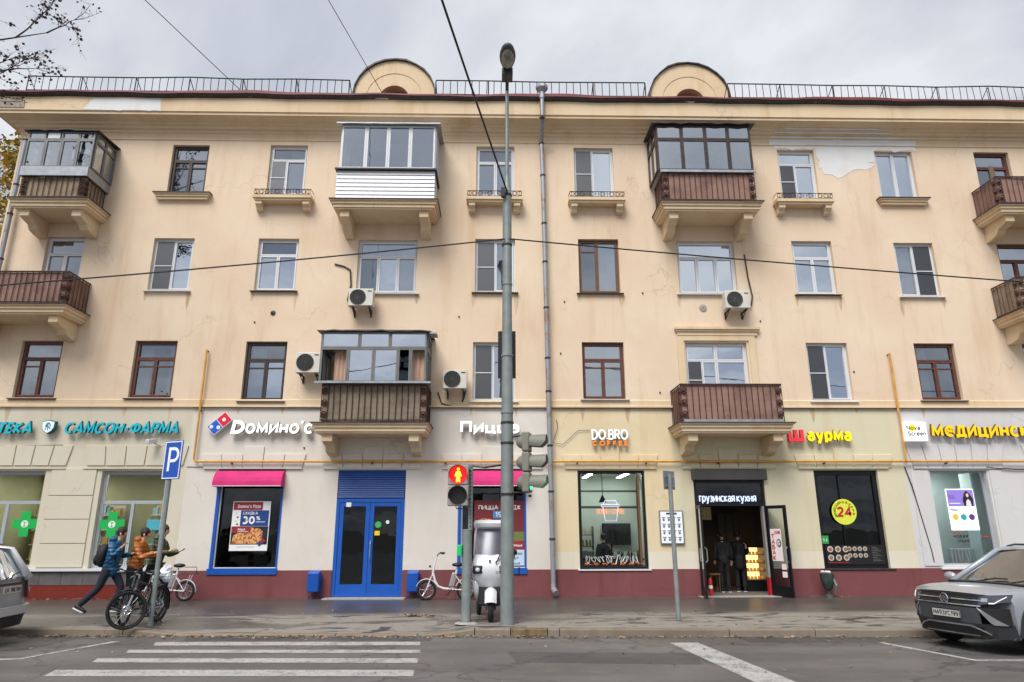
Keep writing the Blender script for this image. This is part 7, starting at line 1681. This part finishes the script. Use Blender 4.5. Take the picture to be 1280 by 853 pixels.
# ---------------------------------------------------------------- people
def skin_obj(name, verts, edges, mt, parent, levels=2, root=0):
    bm = bmesh.new(); sl = bm.verts.layers.skin.verify(); vs = []
    for i, (p, r_) in enumerate(verts):
        v = bm.verts.new(p); v[sl].radius = (r_, r_) if not isinstance(r_, tuple) else r_; v[sl].use_root = (i == root); vs.append(v)
    for a, b in edges: bm.edges.new((vs[a], vs[b]))
    me = bpy.data.meshes.new(name); bm.to_mesh(me); bm.free(); me.materials.append(mt)
    o = bpy.data.objects.new(name, me); COL.objects.link(o); o.parent = parent
    md = o.modifiers.new('Skin','SKIN'); md.use_smooth_shade = True; md.branch_smoothing = .3
    ss = o.modifiers.new('Subdivision','SUBSURF'); ss.levels = levels; ss.render_levels = levels
    return o
SKIN = mat('skin', (205,158,132), .55, var=.06, vs=12); HAIRD = mat('dark_hair', (38,28,24), .7, var=.3, vs=40); HAIRB = mat('brown_hair', (72,48,34), .7, var=.3, vs=40)
DENIM = mat('dark_jeans', (30,34,48), .85, var=.2, vs=14); SHOE = mat('dark_shoe', (28,30,36), .6, var=.1)
def quilt(name, rgb):
    g = NG(name); c = lin(rgb); wv = g.n.new('ShaderNodeTexWave'); wv.bands_direction = 'Z'; wv.inputs['Scale'].default_value = 3.6; wv.inputs['Distortion'].default_value = 1.0
    g.l.new(g.pos, wv.inputs['Vector']); g.l.new(g.mix(g.ramp(wv.outputs['Fac'],0,.25), tuple(k*.86 for k in c[:3])+(1,), c), g.b.inputs['Base Color']); g.b.inputs['Roughness'].default_value = .45; g.bump(wv.outputs['Fac'], .55, .02); return g.m
def person(label, loc, rz, J, coat, hair, legs=DENIM, coat_len=.78, H=1.0, group=None, shoes=True, hood=True, skinm=SKIN):
    """local: facing +x; J: joint overrides in metres"""
    t = thing('person', label, 'person', group=group)
    D = dict(pelvis=(0,0,.94),waist=(0,0,1.08),chest=(.02,0,1.30),neck=(.03,0,1.50),head=(.06,0,1.63),
             shL=(.02,.19,1.42),elL=(-.03,.24,1.14),haL=(.06,.24,.90),shR=(.02,-.19,1.42),elR=(-.03,-.24,1.14),haR=(.06,-.24,.90),
             hipL=(0,.095,.90),knL=(.05,.10,.49),anL=(0,.10,.08),hipR=(0,-.095,.90),knR=(.05,-.10,.49),anR=(0,-.10,.08)); D.update(J)
    V = {k: Vector(v) for k, v in D.items()}
    verts = [(V['pelvis'],(.085,.11)),(V['waist'],(.08,.11)),(V['chest'],(.095,.14)),(V['neck'],.052),(V['neck'].lerp(V['head'],.45),.052),(V['head']+Vector((.015,0,-.03)),(.078,.072)),(V['head']+Vector((.0,0,.06)),(.088,.074)),(V['head']+Vector((-.005,0,.125)),(.055,.05))]
    edges = [(0,1),(1,2),(2,3),(3,4),(4,5),(5,6),(6,7)]
    verts += [(V['head']+Vector((.098,0,.0)),.016)]; edges += [(5,8)]
    def limb(a, names, radii):
        prev = a
        for nme, r_ in zip(names, radii):
            verts.append((V[nme] if isinstance(nme, str) else nme, r_)); edges.append((prev, len(verts)-1)); prev = len(verts)-1
        return prev
    for s, sy in (('L',1),('R',-1)):
        w_ = V['ha'+s]; el = V['el'+s]; d = (w_-el).normalized()
        e = limb(2,['sh'+s,'el'+s,w_],[.055,.042,.03])
        side = d.cross(Vector((0,sy,0))); side = side.normalized() if side.length > .1 else Vector((1,0,0)); lat = d.cross(side).normalized()
        p1 = w_+d*.045; p2 = w_+d*.085
        e2 = limb(e,[p1,p2],[(.034,.02),(.036,.017)])
        for k, L in enumerate((.055,.068,.072,.06)):
            b0 = p2+lat*(.027-.018*k)+d*.012; limb(e2,[b0,b0+d*L*.5+side*.008,b0+d*L*.8+side*.03],[.009,.0085,.007])
        limb(e,[p1-lat*.035+side*.01, p1-lat*.045+d*.04+side*.02],[.011,.009])
        limb(0,['hip'+s,'kn'+s,'an'+s],[.055,.042,.034])
    skin_obj('body', verts, edges, skinm, t, 1)
    # face details
    hd = V['head']
    for s in (1,-1):
        m = MB(); m.ball(hd+Vector((.083,s*.033,.03)),(.007,.013,.008),8,5); m.build('eye', M_BLACK, t); m = MB(); m.ball(hd+Vector((-.002,s*.085,.005)),(.02,.01,.032),8,5); m.build('ear', skinm, t, smooth=True)
    m = MB(); m.ball(hd+Vector((.088,0,-.045)),(.006,.024,.006),8,4); m.build('mouth', mat('lips',(160,96,88),.5,var=0), t)
    m = MB(); m.ball(hd+Vector((-.018,0,.055)),(.105,.092,.115),16,10)
    for v in m.v:
        q = v-hd
        if q.x > .05: v.z = max(v.z, hd.z+.075+.02*math.sin(q.y*60)); v.x = min(v.x, hd.x+.088)
        if q.z < -.01 and q.x > -.03: v.z = hd.z-.01+.3*(q.z+.01)
        v += Vector((math.sin(v.y*90)*.004, math.sin(v.z*70)*.004, math.cos(v.x*80)*.005))
    m.build('hair', hair, t, smooth=True)
    # clothes
    hem = V['pelvis']+Vector((0,0,coat_len-.94))
    vs = [(hem,(.145,.19)),(V['pelvis']+Vector((0,0,.06)),(.145,.185)),(V['waist']+Vector((0,0,.05)),(.14,.185)),(V['chest'],(.15,.20)),(V['neck']+Vector((-.01,0,-.05)),.098),(V['neck']+Vector((-.005,0,.02)),.078)]
    ed = [(0,1),(1,2),(2,3),(3,4),(4,5)]
    for s in 'LR':
        a = len(vs); w_ = V['ha'+s]; el = V['el'+s]
        vs += [(V['sh'+s],.088),(V['sh'+s].lerp(el,.55),.078),(el,.072),(el.lerp(w_,.5),.066),(w_,.052)]; ed += [(3,a),(a,a+1),(a+1,a+2),(a+2,a+3),(a+3,a+4)]
    skin_obj('jacket', vs, ed, coat, t, 2, 2)
    if hood:
        m = MB(); m.ball(V['neck']+Vector((-.10,0,.01)),(.10,.14,.085),12,8); m.build('hood', coat, t, smooth=True)
    vs = [(V['pelvis']+Vector((0,0,.05)),(.12,.15))]; ed = []
    for s in 'LR':
        a = len(vs); k = V['kn'+s]; an = V['an'+s]
        vs += [(V['hip'+s]+Vector((0,0,-.03)),.108),(V['hip'+s].lerp(k,.5),.097),(k,.08),(k.lerp(an,.5),.074),(an+Vector((0,0,.0)),.066)]; ed += [(0,a),(a,a+1),(a+1,a+2),(a+2,a+3),(a+3,a+4)]
    skin_obj('trousers', vs, ed, legs, t, 2, 0)
    if shoes:
        for s in 'LR':
            an = V['an'+s]; kn = V['kn'+s]; tilt = math.atan2((kn-an).x, (kn-an).z)*.55
            m = MB(); n = 10; secs = [(-.085,.032,.07),(-.05,.042,.085),(0,.044,.08),(.07,.046,.06),(.13,.046,.048),(.175,.03,.035)]
            for x, w2, h2 in secs:
                for j in range(n): a = 2*math.pi*j/n; m.v.append(Vector((x, w2*math.cos(a), max(-.02, h2*.5+h2*.6*math.sin(a)))))
            for i in range(len(secs)-1):
                for j in range(n): m.f.append([i*n+j,i*n+(j+1)%n,(i+1)*n+(j+1)%n,(i+1)*n+j]); m.mi.append(0)
            m.f += [list(range(n)),[(len(secs)-1)*n+j for j in range(n)]]; m.mi += [0,0]
            Mm = Matrix.Translation(an+Vector((0,0,-.065))) @ Matrix.Rotation(tilt,4,'Y'); m.xform(Mm); sh = m.build('shoe', SHOE, t, smooth=True)
            m = MB(); m.prism([(-.095,-.05),(.12,-.05),(.185,0),(.12,.05),(-.095,.045)],'z',-.03,-.006); m.xform(Mm); m.build('sole', M_WHITE, sh, bevel=.006)
    t.location = loc; t.rotation_euler = (0,0,rz); t.scale = (H,H,H); return t
walk = dict(hipL=(.03,.095,.88),knL=(.24,.10,.50),anL=(.12,.10,.09),hipR=(-.03,-.095,.88),knR=(-.14,-.10,.50),anR=(-.50,-.10,.14),pelvis=(0,0,.91),waist=(.02,0,1.06),chest=(.06,0,1.29),neck=(.10,0,1.49),head=(.15,0,1.62),shL=(.06,.19,1.41),shR=(.06,-.19,1.41))
BLUEJ = quilt('blue_puffer', (14,78,116)); ORJ = quilt('rust_puffer', (166,96,36)); GRJ = quilt('green_puffer', (50,66,36))
person('person in a blue puffer jacket walking right with a hand raised',(-9.02,16.95,.0),R(4),dict(walk,elR=(.12,-.27,1.14),haR=(.26,-.20,1.34),elL=(.10,.26,1.14),haL=(.33,.2,1.20)),BLUEJ,HAIRD,coat_len=.72,H=1.06,group='three walkers in front of the pharmacy')
person('person in a rust orange puffer jacket reaching a hand forward',(-8.66,17.35,.0),R(2),dict(walk,elR=(.20,-.25,1.12),haR=(.50,-.22,1.23),elL=(.16,.25,1.12),haL=(.40,.2,1.2),knL=(.12,.1,.49),anL=(.0,.1,.08),knR=(.0,-.1,.49),anR=(-.2,-.1,.09),head=(.15,0,1.615)),ORJ,HAIRD,coat_len=.86,H=1.05,group='three walkers in front of the pharmacy',legs=mat('black_jeans',(24,24,28),.85,var=.2,vs=14))
person('person in a dark green puffer jacket, farthest of three walkers',(-8.45,17.9,.0),R(0),dict(walk,elR=(.2,-.25,1.13),haR=(.38,-.18,1.22),elL=(.16,.25,1.12),haL=(.42,.2,1.2),head=(.13,0,1.64)),GRJ,HAIRB,coat_len=.86,H=1.08,group='three walkers in front of the pharmacy',legs=MATS['black_jeans'])
# backpack
t = thing('backpack','black backpack worn on the back of the blue jacket','backpack',(-9.33,16.95,1.1))
m = MB(); m.ball((0,0,0),(.155,.19,.27),16,12)
for v in m.v: v.x = max(min(v.x, .09), -.15)
m.xform(Matrix.Translation((-9.22,16.95,1.24)) @ Matrix.Rotation(R(6),4,'Y')); m.build('pack', mat('black_nylon',(22,23,26),.7,var=.2,vs=20), t, smooth=True)
m = MB(); m.ball((-9.35,16.95,1.15),(.07,.14,.14),12,8); m.build('pocket', MATS['black_nylon'], t, smooth=True)
for s in (-1,1): m = MB(); m.tube([(-9.12,16.95+s*.12,1.45),(-8.98,16.95+s*.16,1.52),(-8.86,16.95+s*.18,1.40),(-8.93,16.95+s*.2,1.15),(-9.1,16.95+s*.17,1.05)],.018,5); m.build('strap', MATS['black_nylon'], t)
DKC = mat('black_coat', (26,27,30), .8, var=.2, vs=10)
person('person in a long dark coat standing inside the kitchen doorway, seen from behind',(6.72,21.15,.03),R(84),dict(),DKC,HAIRD,coat_len=.75,H=.98,group='customers in the kitchen doorway',legs=MATS['black_jeans'],hood=False)
person('person in black beside the glowing pastry case inside the doorway',(7.25,21.3,.03),R(70),dict(elR=(.1,-.25,1.15),haR=(.3,-.2,1.1)),mat('black_jacket',(20,18,20),.7,var=.2),HAIRD,coat_len=.6,H=.97,group='customers in the kitchen doorway',legs=MATS['black_jeans'],hood=False)
person('person in dark clothes working behind the coffee shop window',(3.2,21.3,.03),R(100),dict(elR=(.15,-.26,1.15),haR=(.3,-.2,1.1)),mat('charcoal_sweater',(40,42,46),.9,var=.2),HAIRD,coat_len=.85,H=.93,hood=False)
person('person in dark clothes inside the left pizza window, right of the discount poster',(-6.35,21.3,.03),R(190),dict(),DKC,HAIRD,coat_len=.8,H=.88,hood=False)

# ---------------------------------------------------------------- trees
BARK = mat('bark', (70,60,52), .9, var=.3, vs=8, bump=.5, bs=20)
def leafmat(name, a, b, c):
    g = NG(name); g.l.new(g.mix(g.ramp(g.noise(.7, 3), .4, .6), g.mix(g.ramp(g.noise(6, 2), .4, .6), lin(a), lin(b)), lin(c)), g.b.inputs['Base Color']); g.b.inputs['Roughness'].default_value = .6
    g.b.inputs['Subsurface Weight'].default_value = 0; return g.m
def tree(label, base, h, crown_r, lm, seed, nl, ls, spread=1., lo=.25, group=None):
    t = thing('tree', label, 'tree', base, group); rr = random.Random(seed); m = MB(); tips = []
    b = Vector(base); top = b+Vector((rr.uniform(-.5,.5),rr.uniform(-.5,.5),h*.92))
    def P(k): return b.lerp(top,k)+Vector((math.sin(k*5+seed)*.25,math.cos(k*4+seed)*.25,0))*k
    m.tube([P(k/8) for k in range(9)],[.30*(1-k/9)+.03 for k in range(9)],8)
    for i in range(22):
        k = lo+(.98-lo)*i/22; p = P(k); a = i*2.4+rr.uniform(-.4,.4); L = crown_r*(1.1-.75*(k-lo)/(1-lo))*rr.uniform(.75,1.1)
        e = p+Vector((math.cos(a)*L,math.sin(a)*L,L*rr.uniform(.25,.75))); mid = p.lerp(e,.5)+Vector((0,0,.2*L*rr.uniform(-.5,1)))
        m.tube([p,mid,e],[.09*(1.1-k),.05*(1.1-k),.012],5); tips += [(mid,L*.4),(e,L*.36),(p.lerp(e,.75),L*.38)]
        for _ in range(3):
            s_ = mid.lerp(e,rr.random()); q = s_+Vector((rr.uniform(-1,1),rr.uniform(-1,1),rr.uniform(-.3,.9)))*L*.42; m.tube([s_,q],[.02,.006],4); tips.append((q,L*.25))
    m.build('trunk', BARK, t)
    m = MB()
    for _ in range(nl):
        c, R0 = tips[rr.randrange(len(tips))]; p = c+Vector((rr.gauss(0,1),rr.gauss(0,1),rr.gauss(0,.8)))*R0*.5; s_ = ls*rr.uniform(.6,1.3)
        u = Vector((rr.gauss(0,1),rr.gauss(0,1),rr.gauss(0,1))).normalized(); v = u.orthogonal().normalized()*.55
        m.add([p-u*s_,p-v*s_,p+u*s_,p+v*s_],[(0,1,2,3)])
    m.build('crown', lm, t, fix=False); return t
tree('yellow green tree behind the left end of the building',(-22.2,27,-.1),20.5,4.8,leafmat('autumn_green',(96,104,40),(150,132,40),(190,150,50)),3,9000,.13,group='trees left of the building')
tree('sparse pale tree standing farther behind at the left edge',(-28,34,-.1),25,5.5,leafmat('autumn_thin',(110,100,70),(150,120,70),(120,90,70)),8,2600,.12,group='trees left of the building')
# foreground tree: nearly bare twigs reaching into the top left corner
t = thing('bare_tree','nearly bare tree reaching dark twigs into the top left corner','tree',(-16.2,15.2,0)); rr = random.Random(21); m = MB(); L = []
m.tube([(-16.2,15.2,-.1),(-16.1,15.2,3),(-15.9,15.1,7),(-15.6,15.0,10.5),(-15.4,15,14),(-15.3,15,17)],[.26,.22,.18,.14,.09,.03],8)
def twig(p, d, ln, r0, lev):
    pts = [Vector(p)]; dd = Vector(d).normalized()
    for i in range(5):
        dd = (dd+Vector((rr.gauss(0,.14),rr.gauss(0,.14),rr.gauss(.0,.12)))).normalized(); pts.append(pts[-1]+dd*ln/5)
    m.tube(pts,[r0*(1-.16*i) for i in range(6)],5 if lev else 6)
    if lev < 3:
        for i in range(1,6):
            for _ in range(2 if lev else 2):
                if rr.random() < .62: q = (dd+Vector((rr.gauss(0,.6),rr.gauss(0,.5),rr.gauss(.05,.5)))).normalized(); twig(pts[i],q,ln*rr.uniform(.35,.5),r0*.45,lev+1)
    if lev >= 1:
        for p_ in pts[1:]:
            for _ in range(2): L.append(p_+Vector((rr.gauss(0,.05),rr.gauss(0,.05),rr.gauss(-.03,.05))))
for z, dz, ln in ((12.9,.30,3.9),(13.6,.36,3.9),(12.4,.22,2.9),(14.4,.3,3.6)):
    twig((-15.5,15,z),(1,rr.uniform(-.25,.15),dz),ln,.05,0)
m.build('trunk', mat('dark_bark',(52,46,44),.9,var=.3,vs=8), t)
m = MB()
for p in L:
    if rr.random() < .12:
        s_ = rr.uniform(.03,.065); u = Vector((rr.gauss(0,1),rr.gauss(0,1),rr.gauss(0,1))).normalized(); v = u.orthogonal().normalized()*.7; m.add([p-u*s_,p-v*s_,p+u*s_,p+v*s_],[(0,1,2,3)])
m.build('crown', leafmat('dark_leaf',(48,42,40),(56,46,40),(70,52,38)), t, fix=False)
